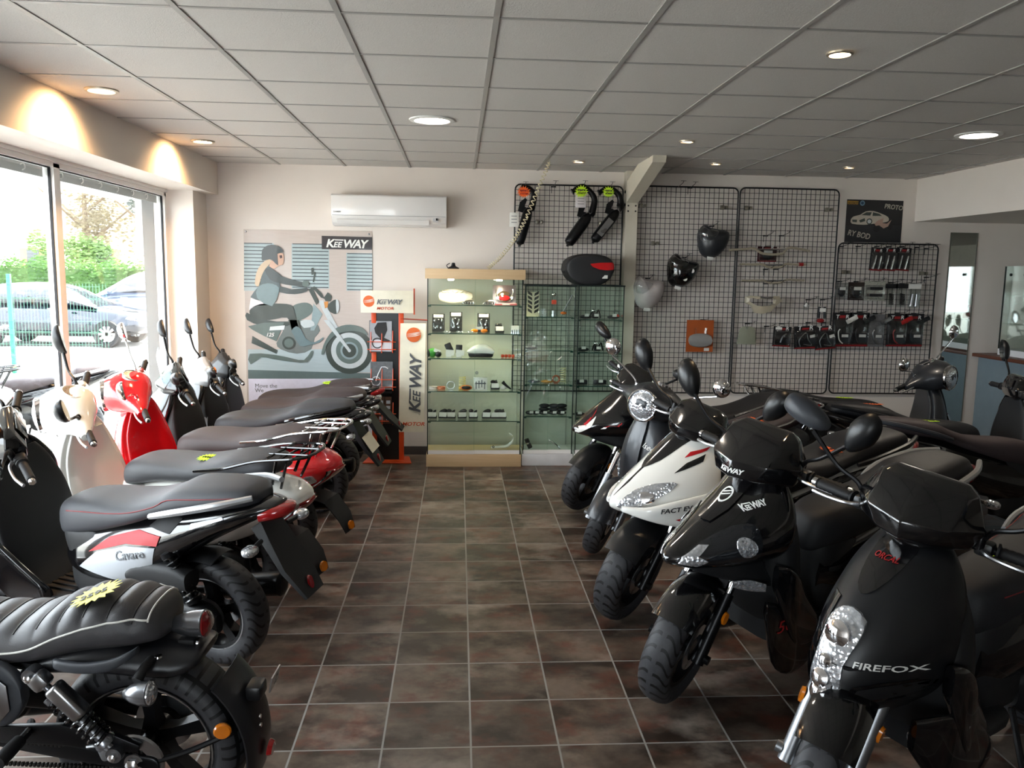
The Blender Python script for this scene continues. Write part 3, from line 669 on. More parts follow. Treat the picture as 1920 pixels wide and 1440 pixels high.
def retro(lab, x, y, th, lean, steer, o):
    g = o.get; root = place(lab, x, y, th, lean, g('sc', 1.04)); M = steerM(steer); MW = steerM(steer+g('ws', 0)); rw = g('rw', .235); body = g('body'); tw = .052
    wheel(root, 'front', 1.27, rw, tw, MW, g('rim', M_BMET), 5, 1); wheel(root, 'rear', 0, rw, tw, None, g('rim', M_BMET), 5, 0)
    fork(root, MW, rw, M_ALU2, x=1.27, top=.62)
    fd = MB(MW); arc_fender(fd, 1.27, rw, rw+.035, .08, 22, 160, .06); fnd = fd.build('front_fender', body, root, 60)
    MB(MW).lathe([(rw+.005, -.081), (rw-.005, -.083), (rw-.005, -.075)], (1.27, 0, rw), (0, -1, 0), 20, R(22), R(60), close=True, ref=(1, 0, 0)).build('fender_trim', M_CHR, fnd)
    b = MB().loft([rxy(z, xb, xf, w, 2.3, 6, xb+.02) for z, xb, xf, w in ((.25, .80, .93, .13), (.29, .84, 1.0, .175), (.36, .90, 1.075, .21), (.46, .935, 1.115, .222), (.58, .955, 1.125, .212), (.70, .97, 1.11, .185), (.80, .97, 1.085, .145), (.87, .96, 1.06, .10), (.90, .955, 1.03, .07))], 4)
    sb = b.bvh(); ls = b.build('leg_shield', body, root, 60)
    inner = MB().loft([rxy(z, xb, xb+.03, w, 4, 6) for z, xb, w in ((.29, .82, .14), (.36, .885, .175), (.46, .92, .185), (.60, .94, .175), (.72, .955, .15), (.84, .95, .10))], 3); inner.build('inner_shield', g('inner', body), root, 60)
    tie = front(root, 'shield_tie', body, sb, [(-.045, .87), (.045, .87), (.06, .62), (.058, .40), (.04, .365), (-.04, .365), (-.058, .40), (-.06, .62)], .004, .014, 3)
    gb = MB()
    for k in range(5): gb.patch(sb, [(-.036, .385+k*.02), (.036, .385+k*.02), (.036, .394+k*.02), (-.036, .394+k*.02)], (1.8, 0, 0), (0, 1, 0), SZ, (-1, 0, 0), .0185, .002, .02)
    gb.build('grille_slot', M_RUB, tie)
    for s in (1, -1): two(root, 'front_turn_signal', M_LENS, sb, [(.0, .0), (.06, .05), (.075, .14), (.05, .15), (.0, .07)], (1.06, .16, .40), (-.55, .83, 0), SZ, (-.83, -.55, 0), .002, .012, .02, 3, both=False) if s > 0 else MB().patch(sb, [(.0, .0), (.06, .05), (.075, .14), (.05, .15), (.0, .07)], (1.06, -.16, .40), (-.55, -.83, 0), SZ, (-.83, .55, 0), .002, .012, .02, 3).build('front_turn_signal', M_LENS, root)
    # headset
    hs = MB(M).loft([rfree((cx, yy, cz), SX, SZ, a, h, 2.2) for yy, cx, cz, a, h in ((-.27, .965, .945, .02, .02), (-.24, .967, .948, .033, .03), (-.17, .99, .955, .07, .05), (-.11, 1.03, .965, .12, .085), (-.05, 1.045, .972, .15, .105), (0, 1.048, .975, .155, .108), (.05, 1.045, .972, .15, .105), (.11, 1.03, .965, .12, .085), (.17, .99, .955, .07, .05), (.24, .967, .948, .033, .03), (.27, .965, .945, .02, .02))], 4).build('handlebar_cowl', g('head', body), root, 60)
    ha = V((.97, 0, .12)).normalized(); hc = V((1.165, 0, .972))
    MB(M).lathe([(.085, -.05), (.097, -.01), (.099, .012), (.091, .02), (.087, .016), (.084, -.02)], hc, ha, 36, close=True).build('headlight_ring', M_CHR, hs)
    MB(M).lathe([(.089, .008), (.072, .024), (.045, .034), (0, .039)], hc, ha, 36).build('headlight', M_LENS, hs)
    dc = V((.975, 0, 1.065)); da = V((-.5, 0, .86)).normalized()
    dl = MB(M).lathe([(.06, -.03), (.064, .0), (.058, .006), (.053, .0)], dc, da, 30).build('speedometer', g('dial', M_CHR), hs)
    MB(M).lathe([(.054, .001), (0, .001)], dc, da, 30).build('dial_face', mat('dial_face', 'd8d4c8', .2, coat=1.), hs)
    nd = MB(M); u, w = ortho(da)
    for k in range(9): a = 2*pi*k/11; nd.box(dc+da*.0018+(u*cos(a)+w*sin(a))*.042, (.004, .004, .001))
    nd.tube([dc+da*.003, dc+da*.003+u*.035], .0015, 4, 1); nd.build('dial_marks', M_TXTR, hs)
    grips(root, M)
    mk = g('mirror', 'round')
    for s in (1, -1): mirror(root, M, s, mk, (.975, .16, .985), (1.0, .37, 1.19), M_CHR if mk == 'round' else M_BMET, M_CHR if mk == 'round' else M_MB)
    bs = ((.63, .33, .58, .10), (.55, .30, .61, .14), (.42, .285, .65, .175), (.28, .285, .67, .195), (.14, .30, .685, .205), (-.04, .355, .70, .205), (-.20, .43, .70, .182), (-.32, .50, .685, .145), (-.40, .56, .655, .09), (-.425, .59, .63, .05))
    b = MB().loft([ryz(xx, zb, zt, w, 2.3) for xx, zb, zt, w in bs], 4); rbv = b.bvh(); rbod = b.build('rear_body', body, root, 60)
    seat, sbv = seat_retro(root, g('seat', M_SEAT)); underseat(root, g('inner', body), .115); floorboard(root, g('floor', M_PL), w=.16)
    rack(root, g('rack', M_CHR))
    TP = [(-.085, .075), (.085, .075), (.075, -.02), (.045, -.06), (-.045, -.06), (-.075, -.02)]
    sr = MB().patch(rbv, TP, (-.8, 0, .625), (0, -1, 0), SZ, (1, 0, -.25), .001, .012, .02).build('tail_lamp_surround', M_CHR, root)
    MB().patch(rbv, [(a*.78, c*.78+.002) for a, c in TP], (-.8, 0, .625), (0, -1, 0), SZ, (1, 0, -.25), .0125, .014, .02).build('tail_lamp', M_RLENS, sr)
    for s in (1, -1): MB().patch(rbv, [(-.03, -.02), (.03, -.022), (.035, .02), (-.02, .025)], (-.33, s*.14, .56), (-.6, s*.0, 0) if 0 else (.8, 0, 0), SZ, (.35, -s, 0), .001, .014, .015, 3).build('rear_turn_signal', M_LENS, root)
    # tail bracket, plate
    b = MB().rings([[V((xx, yy*w, zz+q)) for yy, q in ((-1, -.006), (1, -.006), (1, .006), (-1, .006))] for xx, zz, w in ((-.22, .42, .06), (-.36, .40, .07), (-.44, .30, .065), (-.47, .22, .05))]).build('plate_holder', M_PL, root)
    reflector(b, None, (-.475, 0, .25), (-1, 0, .2), M_AMB, (.026, .026), 'rear_reflector')
    arc_fender(MB(), 0, rw, rw+.03, .07, 30, 150, .02).build('rear_mudguard', M_PL, root)
    engine(root, rw, hugger=False, sh=(.06, .50)); stand(root)
    return root, dict(shield=sb, body=rbv, seat=sbv, M=M, ls=ls, rb=rbod, hs=hs)
def burst(root, bv, x, y, m, label, r=.066, txt=None, tm=None, rot=0., sx=1.0, group='price stars on the seats', lift=0.):
    """starburst price tag lying on a seat, a thing of its own"""
    h = bv.ray_cast(V((x, y, 2)), V((0, 0, -1)), 3)
    n = (h[1]+V((0, 0, .4))).normalized() if h[1].z > 0 else V((0, 0, 1)); q = V((0, 0, 1)).rotation_difference(n)
    L = MX.Translation(h[0]+n*(.0035+lift)) @ q.to_matrix().to_4x4() @ MX.Rotation(rot, 4, 'Z')
    P = []; N = 17; rnd = random.Random(int(abs(x*1000)+abs(y*100)))
    for k in range(N*2): a = pi*k/N; rr = r*(1+.08*rnd.random()) if k % 2 == 0 else r*.72; P.append((rr*cos(a)*sx, rr*sin(a)))
    b = MB().prism(P, (0, 0, 0), SX, (0, 1, 0), .0012); o = b.build('price_tag', m, None, 30)
    rm = MX.LocRotScale(root.location, root.rotation_euler.to_quaternion(), root.scale)
    o.matrix_world = rm @ L; tag(o, label, 'price tag', group)
    if txt: MB().text(txt, (-r*.62*sx, -r*.28, .0012), SX, (0, 1, 0), r*.62, 0, .01, off0=.0006).build('price', tm or M_TXTK, o, 30)
    else:
        s = MB()
        for k in range(4): s.tube([(-.5*r+.28*r*k, -.25*r+.1*r*rnd.random(), .0018), (-.42*r+.28*r*k, .2*r, .0018), (-.32*r+.28*r*k, -.2*r*rnd.random(), .0018)], .0018, 4, 3)
        s.build('handwriting', tm or M_TXTK, o, 30)
    return o
M_YEL = mat('pale_yellow_card', 'e9e07a', .7); M_FLG = mat('fluorescent_green_card', 'c6ee2a', .7); M_FLO = mat('fluorescent_orange_card', 'ff6a24', .7)
# ---------------------------------------------------------------- left row, tails to the aisle
M_CAVW = mat('silver_white_sticker', 'b9bdc2', .45, coat=.05, spec=.3, var=.03)
r, k = sport('black scooter with silver, red and white tail panels, tail to aisle behind the cruiser motorcycle', -1.06, 3.62, 22, 8, 52, dict(rw=.25, rb=.25, seat=M_SEAT, piping=mat('red_thread', '7a2024', .6), stripe=M_STL, mirror='wing', screen=M_SMOKE, mhead=(1.02, .40, 1.10)))
d = k['dz']
side(r, 'side_panel', M_CAVW, k['body'], [(.57, .44+d), (.37, .395+d), (.17, .49+d), (.12, .595+d), (.28, .58+d), (.45, .53+d)], .001, .004)
side(r, 'red_stripe', M_REDSTK, k['body'], [(.50, .52+d), (.28, .59+d), (.11, .605+d), (.095, .645+d), (.22, .65+d), (.38, .60+d)], .002, .003)
side(r, 'grille', mat('black_mesh', '08080a', .7), k['body'], [(.17, .67+d), (.05, .66+d), (.0, .72+d), (.10, .73+d)], .001, .002)
stext(r, 'Cavaro', M_TXTG, k['body'], .33, .515+d, .055, 12, .1, .01, off=.007)
side(r, 'silver_trim', M_SLV, k['body'], [(-.05, .69+d), (-.2, .74+d), (-.19, .75+d), (-.05, .71+d)], .001, .003)
r, k = retro('glossy white scooter with grey seat, black wire rack and round black mirrors', -1.12, 4.36, 25, 8, 50, dict(body=M_WHT, seat=M_SEAT, rack=M_GB, mirror='drop', floor=M_MB, dial=M_WHT))
fb = MB().prism([(.50, .232), (.86, .232), (.92, .33), (.86, .35), (.84, .27), (.5, .265)], (0, .172, 0), SX, SZ, -.012, .003).build('white_sill_trim', M_WHT, r)
b = MB().prism([(.50, .268), (.83, .272), (.85, .345), (.50, .335)], (0, .172, 0), SX, SZ, -.008); sp = b.build('sill_panel', M_GB, r)
MB().text('ORCAL', (.775, .1735, .288), (-1, 0, 0), SZ, .045, 0, .012).build('lettering', M_TXTW, sp); MB().lathe([(.008, 0), (.019, 0), (.019, .001), (.008, .001)], (.80, .1735, .304), (0, 1, 0), 20, close=True).build('round_emblem', M_TXTW, sp)
burst(r, k['seat'], .13, .03, M_FLG, 'yellow-green price star on the rear of the white scooter seat', .05)
r, k = retro('glossy red retro scooter with brown seat, chrome rack and chrome mirrors', -1.07, 5.06, 25, 8, 46, dict(body=M_RED, seat=M_SEATB))
stext(r, 'Iseo', M_TXTW, k['body'], -.24, .475, .055, 8, .3, .005)
r, k = sport('all black scooter with clear windscreen and smooth grey seat, next beyond the red one', -1.03, 5.96, 12, 7, 38, dict(sc=1.01, seat=M_SEAT, screen=M_CLEARSCR, mirror='wing', rail=M_GB, plate=mat('paper_plate', 'c9c6b4', .6), spokes=6, tail=M_GB))
r, k = sport('black scooter with silver and orange leg shield and handlebar cowl', -1.03, 6.66, 9, 8, 40, dict(sc=.99, seat=M_SEATB, mirror='wing', head=M_SLV, rail=M_SLV, cowl=M_SLV, tail=M_GB))
front(r, 'silver_shield_panel', M_SLV, k['shield'], [(-.21, .45), (.21, .45), (.20, .62), (.1, .75), (-.1, .75), (-.2, .62)], .002, .006)
side(r, 'silver_flank', M_SLV, k['shield'], [(1.0, .45), (.90, .50), (.91, .64), (1.02, .66)], .003, .004)
side(r, 'orange_flash', M_ORG, k['shield'], [(1.0, .41), (.88, .44), (.885, .47), (1.0, .46)], .004, .004)
MB(k['M']).box((.95, .10, 1.03), (.05, .05, .03), bev=.008).build('orange_trim', M_ORG, k['hs'])
r, k = sport('rearmost black scooter of the window row, its tail in front of the big poster', -1.06, 7.30, 5, 7, 36, dict(sc=.97, seat=M_SEATB, mirror='wing', rail=M_STL, spokes=6, reach=.3, head=M_MB))
burst(r, k['seat'], .06, .02, M_FLG, 'green price star on the seat in front of the big poster', .055)
# ---------------------------------------------------------------- right row, noses to the aisle
r, k = sport('black scooter with red and white nose flashes, facing the aisle by the glass cabinets', 2.31, 6.14, -8, 7, 26, dict(ws=14, sc=1.05, seat=M_SEATK, mirror='wing', nose=M_GB, rail=M_MB, mshell=M_MB))
side(r, 'red_flash', M_REDSTK, k['nose'], [(1.43, .64), (1.36, .735), (1.25, .80), (1.30, .74), (1.36, .665)], .0015, .002)
side(r, 'white_flash', M_WHT, k['nose'], [(1.435, .615), (1.43, .645), (1.36, .67), (1.29, .735), (1.33, .665), (1.40, .61)], .0015, .0025)
MB(k['M']).box((.965, -.20, .985), (.03, .05, .02), bev=.003).build('paper_label', M_TXTW, r)
r, k = retro('satin black retro scooter with round headlight, chrome mirrors and brown seat, facing the aisle', 2.09, 5.60, -28, 6, 24, dict(ws=14, sc=1.03, body=mat('satin_black_paint', '26282c', .34, coat=.15, var=.05), seat=M_SEATB))
MB().text('Iseo', (1.8, .055, .70), (.1, .97, -.22), (0, .22, .97), .05, .3, .005, k['shield'], V((-1, 0, 0)), .004).build('lettering', M_TXTW, r)
burst(r, k['seat'], .1, .02, M_FLO, 'orange price star on the brown seat of the satin black retro scooter', .06)
r, k = sport('white scooter with black and red stripes and FACT EVO lettering, facing the aisle', 2.19, 4.46, -19, 5, 15, dict(ws=18, sc=1.07, seat=M_SEATK, nose=M_WHT, body=M_WHT, cowl=M_GB, tw=.064, rw=.25, fender=M_MB, mirror='drop', fork=M_BMET, rail=M_MB,
    nstat=((.955, .955, 1.06, .07), (.91, .955, 1.12, .12), (.84, .96, 1.20, .165), (.77, .97, 1.28, .20), (.70, .98, 1.36, .215), (.645, .99, 1.42, .20), (.60, 1.0, 1.44, .16), (.57, 1.04, 1.40, .12), (.555, 1.1, 1.32, .09))))
front(r, 'black_centre_panel', M_GB, k['nose'], [(-.075, .95), (.075, .95), (.07, .88), (.05, .815), (.012, .775), (-.012, .775), (-.05, .815), (-.07, .88)], .0015, .003, 2)
side(r, 'headlight', M_LENS, k['nose'], [(1.425, .605), (1.375, .60), (1.29, .655), (1.19, .735), (1.27, .725), (1.345, .69), (1.40, .645)], .0015, .004, 3)
for s in (1, -1):
    C_ = [(1.318+.027*cos(2*pi*q/18), .662+.027*sin(2*pi*q/18)) for q in range(18)]
    MB().patch(k['nose'], C_, (0, s*.6, 0), SX, SZ, (0, -s, 0), .0065, .004, .01).build('projector_lens', M_CHR, k['nz']); outline(k['nz'], 'projector_ring', M_GB, k['nose'], C_, s, 2, .0035, .012)
    outline(k['nz'], 'lens_seam', M_GREY, k['nose'], [(1.425, .605), (1.375, .60), (1.29, .655), (1.19, .735), (1.27, .725), (1.345, .69), (1.40, .645)], s, 3, .002, .004)
side(r, 'red_stripe', M_REDSTK, k['nose'], [(1.13, .84), (1.03, .875), (1.01, .89), (1.10, .865)], .0015, .002); side(r, 'black_stripe', M_GB, k['nose'], [(1.19, .775), (1.06, .83), (1.04, .86), (1.13, .82)], .0015, .002)
b = MB()
wing = [(1.30, .585), (1.20, .60), (1.08, .63), (.97, .70), (.88, .68), (.86, .60), (.95, .53), (1.10, .515), (1.22, .55)]
for s in (1, -1):
    b = MB().loft([rfree((x_, s*yy, zz), (.2, s, 0), SZ, .018, h, 3) for x_, yy, zz, h in ((1.41, .06, .60, .012), (1.34, .145, .60, .028), (1.24, .19, .605, .055), (1.10, .225, .615, .08), (.98, .24, .635, .085), (.88, .24, .655, .05), (.82, .235, .67, .015))], 4); wb = b.bvh(); wg = b.build('side_wing', M_WHT, r, 60)
    MB().patch(wb, [(1.22, .585), (.88, .665), (.87, .645), (1.08, .585), (.96, .57), (1.12, .55)], (0, s*.6, 0), SX, SZ, (0, -s, 0), .0015, .002).build('red_flash', M_REDSTK, wg)
    if s > 0:
        stext(wg, 'FACT EVO', M_TXTK, wb, 1.29, .612, .029, 9, .25, .014, sx=1.25)
        MB().lathe([(.007, 0), (.016, 0), (.016, .001), (.007, .001)], (1.305, .172, .618), (0, 1, 0), 18, close=True).build('round_emblem', M_REDSTK, wg)
    MB().patch(k['shield'], [(1.02, .44), (.94, .40), (.90, .50), (1.03, .53)], (0, s*.6, 0), SX, SZ, (0, -s, 0), .02, .004).build('side_grille', mat('silver_grille', '8b8d90', .35, .7), r)
side(r, 'black_tail_panel', M_GB, k['body'], [(.54, .48), (.2, .60), (-.15, .72), (-.1, .735), (.2, .67), (.5, .575)], .001, .003)
side(r, 'red_tail_stripe', M_REDSTK, k['body'], [(.50, .44), (.12, .575), (.10, .595), (.52, .465)], .001, .003)
stext(r, 'EVO', M_TXTW, k['body'], .45, .535, .035, 18, .3, .01, off=.006, sx=1.3)
for s in (1, -1): side(r, 'fender_flash', M_REDSTK, k['nose'], [(1.2, .9), (1.19, .9), (1.19, .91)], .0, .001) if 0 else None
burst(r, k['seat'], .17, .03, M_FLO, 'orange price star on the white FACT EVO scooter seat, partly behind a mirror', .06)
r, k = sport('glossy black scooter with KEEWAY cowl and a red 50 on its flank, facing the aisle', 2.16, 3.80, -26, 5, 6, dict(ws=20, sc=1.065, seat=M_SEATK, rw=.255, tw=.062, mirror='drop', fender=M_GB,
    nf=1.6, nstat=((.955, .955, 1.04, .06), (.91, .955, 1.075, .115), (.83, .95, 1.15, .17), (.755, .965, 1.245, .205), (.69, .985, 1.345, .21), (.64, 1.0, 1.42, .185), (.605, 1.03, 1.425, .145), (.58, 1.08, 1.36, .11)),
    hstat=((.89, 1.09, 1.07, .05, 1.0, .09, .94, .07), (.92, 1.175, 1.14, .09, 1.03, .19, .93, .15), (.985, 1.17, 1.12, .13, 1.02, .205, .92, .16), (1.075, 1.05, 1.04, .12, .99, .155, .94, .13), (1.10, .99, .98, .10, .97, .11, .955, .10))))
HL = [(1.40, .612), (1.30, .602), (1.15, .628), (1.128, .70), (1.135, .765), (1.20, .752), (1.30, .70), (1.385, .645)]
side(r, 'headlight', mat('dark_headlight', '25272b', .06, coat=1., metal=.4), k['nose'], HL, .003, .003, 3, step=.012)
for s in (1, -1): outline(k['nz'], 'headlight_surround', M_CHR, k['nose'], HL, s, 3, .0042, .006)
side(r, 'daytime_light', M_LENS, k['nose'], [(1.402, .616), (1.345, .608), (1.315, .635), (1.345, .65), (1.30, .69), (1.325, .685), (1.39, .643)], .008, .004, step=.012)
for s in (1, -1): MB().patch(k['nose'], [(1.185+.034*cos(2*pi*q/20), .69+.036*sin(2*pi*q/20)) for q in range(20)], (0, s*.6, 0), SX, SZ, (0, -s, 0), .0125, .003, .012).build('reflector_bowl', M_LENS, k['nz'])
front(r, 'nose_ridge', M_GB, k['nose'], [(-.06, .93), (.06, .93), (.05, .80), (.03, .755), (-.03, .755), (-.05, .80)], .002, .012)
keeway(k['hs'], M_TXTW, k['head'], V((1.8, -.03, .935)), (0, 1, 0), SZ, .027, V((-1, 0, 0)))
keeway(k['nz'], M_TXTW, k['nose'], V((1.145, .6, .80)), (-.92, 0, .38), (.38, 0, .92), .023, V((0, -1, 0)))
em = MB().lathe([(.021, -.3), (.026, -.3), (.026, -.299), (.021, -.299)], (1.6, 0, .845), (1, 0, 0), 24, close=True); em.bm.free()
e = MB()
for a in range(16):
    a0, a1 = 2*pi*a/16, 2*pi*(a+1)/16; e.patch(k['nose'], [(.021*cos(a0), .021*sin(a0)), (.027*cos(a0), .027*sin(a0)), (.027*cos(a1), .027*sin(a1)), (.021*cos(a1), .021*sin(a1))], (1.8, 0, .84), (0, 1, 0), SZ, (-1, 0, 0), .0145, .001, .05)
for q in (-.008, .002): e.patch(k['nose'], [(-.018, q), (.016, q+.012), (.016, q+.016), (-.018, q+.005)], (1.8, 0, .84), (0, 1, 0), SZ, (-1, 0, 0), .0145, .001, .05)
e.build('round_emblem', M_TXTW, k['nz'])
for s in (1, -1):
    MB().loft([rfree((x_, s*yy, z_), (.5, s, 0), SZ, .006, h, 4) for x_, yy, z_, h in ((1.20, .135, .535, .012), (1.14, .16, .53, .022), (1.08, .185, .52, .016))], 3).build('front_turn_signal', M_LENS, r)
    lc_ = MB().loft([rfree((x_, s*yy, z_), (.3, s, 0), SZ, .014, h, 3) for x_, yy, z_, h in ((1.08, .20, .44, .03), (1.02, .205, .33, .12), (.92, .20, .26, .13), (.80, .18, .22, .09), (.70, .16, .2, .03))], 3)
    if s > 0: cwb = lc_.bvh()
    lc_.build('lower_cowl', M_GB, r, 60)
MB().text('50', (1.03, .6, .335), (-1, 0, .08), (.08, 0, 1), .07, .2, -.004, cwb, V((0, -1, 0)), .003, sx=1.25).build('lettering', M_TXTR, r)
# ---------------------------------------------------------------- FIREFOX: tall smooth shield with one central stacked headlight
FOX = ((.93, .95, 1.04, .075), (.90, .945, 1.085, .115), (.83, .945, 1.165, .155), (.75, .955, 1.235, .178), (.66, .965, 1.30, .188), (.57, .975, 1.34, .178), (.50, .99, 1.34, .15), (.455, 1.02, 1.30, .115), (.43, 1.06, 1.24, .09))
r, k = sport('black scooter with central headlight and FIREFOX lettering, nearest in the aisle row', 2.33, 2.97, -28, 4, 14, dict(ws=14, sc=1.05, seat=M_SEATK, rw=.255, tw=.062, fork=M_ALU2, mirror='wing', nose=M_MB, fender=M_GB, nstat=FOX, nf=1.85, piping=mat('red_thread', '7a2024', .6), mshell=M_GREY,
    hstat=((.915, 1.09, 1.06, .04, 1.0, .07, .94, .06), (.955, 1.15, 1.11, .08, 1.03, .16, .93, .14), (1.01, 1.16, 1.10, .12, 1.01, .185, .915, .15), (1.10, 1.05, 1.03, .12, .99, .14, .94, .12), (1.12, .99, .98, .10, .97, .105, .955, .10))))
front(r, 'headlight', M_LENS, k['nose'], [(0, .745), (.05, .72), (.055, .665), (.045, .60), (.05, .52), (.03, .475), (-.03, .475), (-.05, .52), (-.045, .60), (-.055, .665), (-.05, .72)], .0015, .008, 2)
for z_, rr in ((.675, .034), (.60, .018), (.55, .024), (.505, .026)):
    h = k['nose'].ray_cast(V((2, 0, z_)), V((-1, 0, 0)), 3); MB().lathe([(rr*1.15, -.004), (rr*1.15, .006), (rr, .008), (rr*.7, .016), (0, .02)], h[0]+V((.008, 0, 0)), (1, 0, .2), 20).build('projector_lens', M_CHR, k['nz'])
for s in (1, -1):
    if s < 0: MB().patch(k['nose'], [(s*.062, .75), (s*.062, .50), (s*.09, .50), (s*.12, .62), (s*.10, .75)], (1.8, 0, 0), (0, 1, 0), SZ, (-1, 0, 0), .001, .004).build('gloss_panel', M_GB, r)
    ik = MB().patch(k['nose'], [(s*.07, .49), (s*.185, .53), (s*.19, .56), (s*.16, .575), (s*.075, .545)], (1.8, 0, 0), (0, 1, 0), SZ, (-1, 0, 0), .001, .010, .02, 2).build('intake', M_GB, r)
    MB().patch(k['nose'], [(s*.085, .503), (s*.17, .532), (s*.172, .556), (s*.155, .565), (s*.085, .538)], (1.8, 0, 0), (0, 1, 0), SZ, (-1, 0, 0), .0115, .002, .02, 2).build('intake_mesh', mat('black_mesh', '08080a', .7), ik)
    MB().loft([rfree((x_, s*yy, z_), (.4, s, 0), SZ, .008, h, 3) for x_, yy, z_, h in ((1.13, .155, .385, .012), (1.08, .185, .39, .02), (1.0, .215, .40, .016), (.95, .225, .405, .008))], 3).build('front_turn_signal', M_LENS, r)
    MB().loft([rfree((x_, s*yy, z_), (.3, s, 0), SZ, .014, h, 3) for x_, yy, z_, h in ((1.14, .17, .40, .05), (1.04, .21, .34, .12), (.92, .21, .29, .13), (.78, .19, .24, .09), (.66, .16, .2, .03))], 3).build('lower_cowl', M_GB, r, 60)
MB().text('FIREFOX', (1.8, .062, .60), (0, 1, .0), SZ, .026, .0, .014, k['nose'], V((-1, 0, 0)), .004, sx=1.1).build('lettering', M_TXTW, k['nz'])
MB().text('ORCAL', (1.8, .0, .87), (0, 1, 0), SZ, .02, .2, .006, k['nose'], V((-1, 0, 0)), .008, sx=1.2, align='CENTER').build('lettering', M_TXTR, k['nz'])
front(r, 'nose_scoop', M_GB, k['nose'], [(-.05, .93), (.05, .93), (.055, .86), (.03, .80), (0, .78), (-.03, .80), (-.055, .86)], .001, .004, 2)
b = MB(); rnd = random.Random(4)
for q in range(16):
    u0, s_ = .08+.30*rnd.random(), .010+.016*rnd.random(); v0 = .60-.22*(u0-.05)/.33-.05*rnd.random()
    for a, c_ in (((0, 0), (s_, .003)), ((0, s_), (s_+.003, .003)), ((0, 0), (.003, s_)), ((s_, 0), (.003, s_))):
        x0, z0 = u0+a[0], v0+a[1]
        if k['body'].ray_cast(V((x0, 1, z0)), V((0, -1, 0)), 1.1)[0]: b.patch(k['body'], [(x0, z0), (x0+c_[0], z0), (x0+c_[0], z0+c_[1]), (x0, z0+c_[1])], (0, .6, 0), SX, SZ, (0, -1, 0), .002, .001, .1)
b.build('square_motif', M_TXTW, r)
burst(r, k['seat'], .42, -.02, M_FLG, 'yellow-green price star on the FIREFOX seat at the right picture edge', .06)
# ---------------------------------------------------------------- second row on the right, tails towards the first row
r, k = sport('black scooter in the second row, grey-panelled brown seat sloping right to the picture edge', 2.98, 4.98, 186, 5, -12, dict(seat=M_SEATB, rail=M_GREY, tail=M_LENS, mirror='drop'))
burst(r, k['seat'], .05, .0, M_FLG, 'green price star on the brown seat sloping to the right', .06)
r, k = sport('black scooter in the second row with an orange star on its black seat', 2.98, 5.58, 184, 5, -14, dict(seat=M_SEATK, rail=M_MB, tail=M_GB, mirror='drop'))
burst(r, k['seat'], .0, .02, M_FLO, 'orange price star on a black seat below the right wire grid', .065)
r, k = retro('satin black retro scooter in the second row, headlight turned to the room, before the counter', 2.83, 6.53, 186, 4, -56, dict(body=MATS['satin_black_paint'], seat=M_SEATK))
burst(r, k['seat'], .36, .02, M_FLG, 'green price star on the black seat nearest the back wall', .065)
# ---------------------------------------------------------------- foreground cruiser motorcycle
t = place('black cruiser motorcycle with tuck-and-roll seat and 2595 price star, nearest at the left', -.95, 2.53, 6, 5, 1.0, 'motorcycle', 'motorcycle', z=.006); mo = t; rw = .30
M_VIN = mat('tuck_roll_vinyl', '3c3b3d', .42, bump=.3, bs=600, spec=.5); M_FND = mat('satin_black_fender', '1c1c1f', .35)
ty = wheel(t, 'rear', 0, rw, .082, None, M_BMET, 5, -1, None, M_KNOB)
MB().lathe([(rw-.089, .07), (rw-.084, .071), (rw-.084, .074), (rw-.089, .074)], (0, 0, rw), (0, 1, 0), 48, close=True).build('rim_stripe', M_STL, ty)
MO = steerM(25); wheel(t, 'front', 1.31, rw, .065, MO, M_BMET, 5, 1, None, M_KNOB)
for s in (1, -1):
    fl = MB(MO).tube([(1.32, s*.1, rw-.02), (1.12, s*.1, .88)], .022, 12, 1).build('fork_leg', M_BMET, t)
arc_fender(MB(MO), 1.31, rw, rw+.03, .085, 40, 130, .03).build('front_fender', M_FND, t)
st = [(-.095, .68, .725, .05), (-.08, .67, .760, .095), (-.03, .66, .782, .122), (.04, .65, .793, .134), (.12, .64, .793, .14), (.19, .625, .775, .143), (.255, .61, .748, .146), (.32, .60, .722, .148), (.42, .595, .715, .148), (.54, .605, .72, .135), (.64, .63, .735, .105), (.70, .66, .725, .06)]
b = MB().loft([ryz(x, zb, zt, w, 2.8, wt=w*.9, k=40) for x, zb, zt, w in st], 12)
for v in b.bm.verts:
    i = max(0, min(1, (v.co.z-.68)/.05)); v.co.z += .011*i*abs(sin(pi*(v.co.x+.02)/.072))-.004*i
sbv = b.bvh(); seat = b.build('seat', M_VIN, t, 75)
sm_ = MB()
for k in range(9):
    x = -.02+.072*k; P = []
    for q in range(-6, 7):
        h = sbv.ray_cast(V((x, q*.019, 1.2)), V((0, 0, -1)), 2)
        if h[0] and h[0].z > .69: P.append(h[0]+V((0, 0, .0005)))
    if len(P) > 3: sm_.tube(P, .0022, 5, 2)
sm_.build('pleat_seam', M_RUB, seat)
for s in (1, -1):
    P = []
    for q in smooth_pts([(-.062, 0, .752), (0, 0, .758), (.10, 0, .742), (.2, 0, .708), (.28, 0, .672), (.36, 0, .658), (.46, 0, .66), (.58, 0, .68)], 6):
        h = sbv.ray_cast(V((q.x, s*.5, q.z)), V((0, -s, 0)), 1)
        if h[0]: P.append(h[0]+h[1]*.0012)
    MB().tube(P, .0032, 6, 1).build('white_piping', M_PAPER0, seat)
P = []
for k in range(31):
    a = R(15)+R(150)*k/30; h = sbv.ray_cast(V((-.062, .4*cos(a), .72+.4*sin(a))), V((0, -cos(a), -sin(a))), 1)
    if h[0]: P.append(h[0]+h[1]*.0012)
if len(P) > 3: MB().tube(P, .0032, 6, 1).build('white_piping', M_PAPER0, seat)
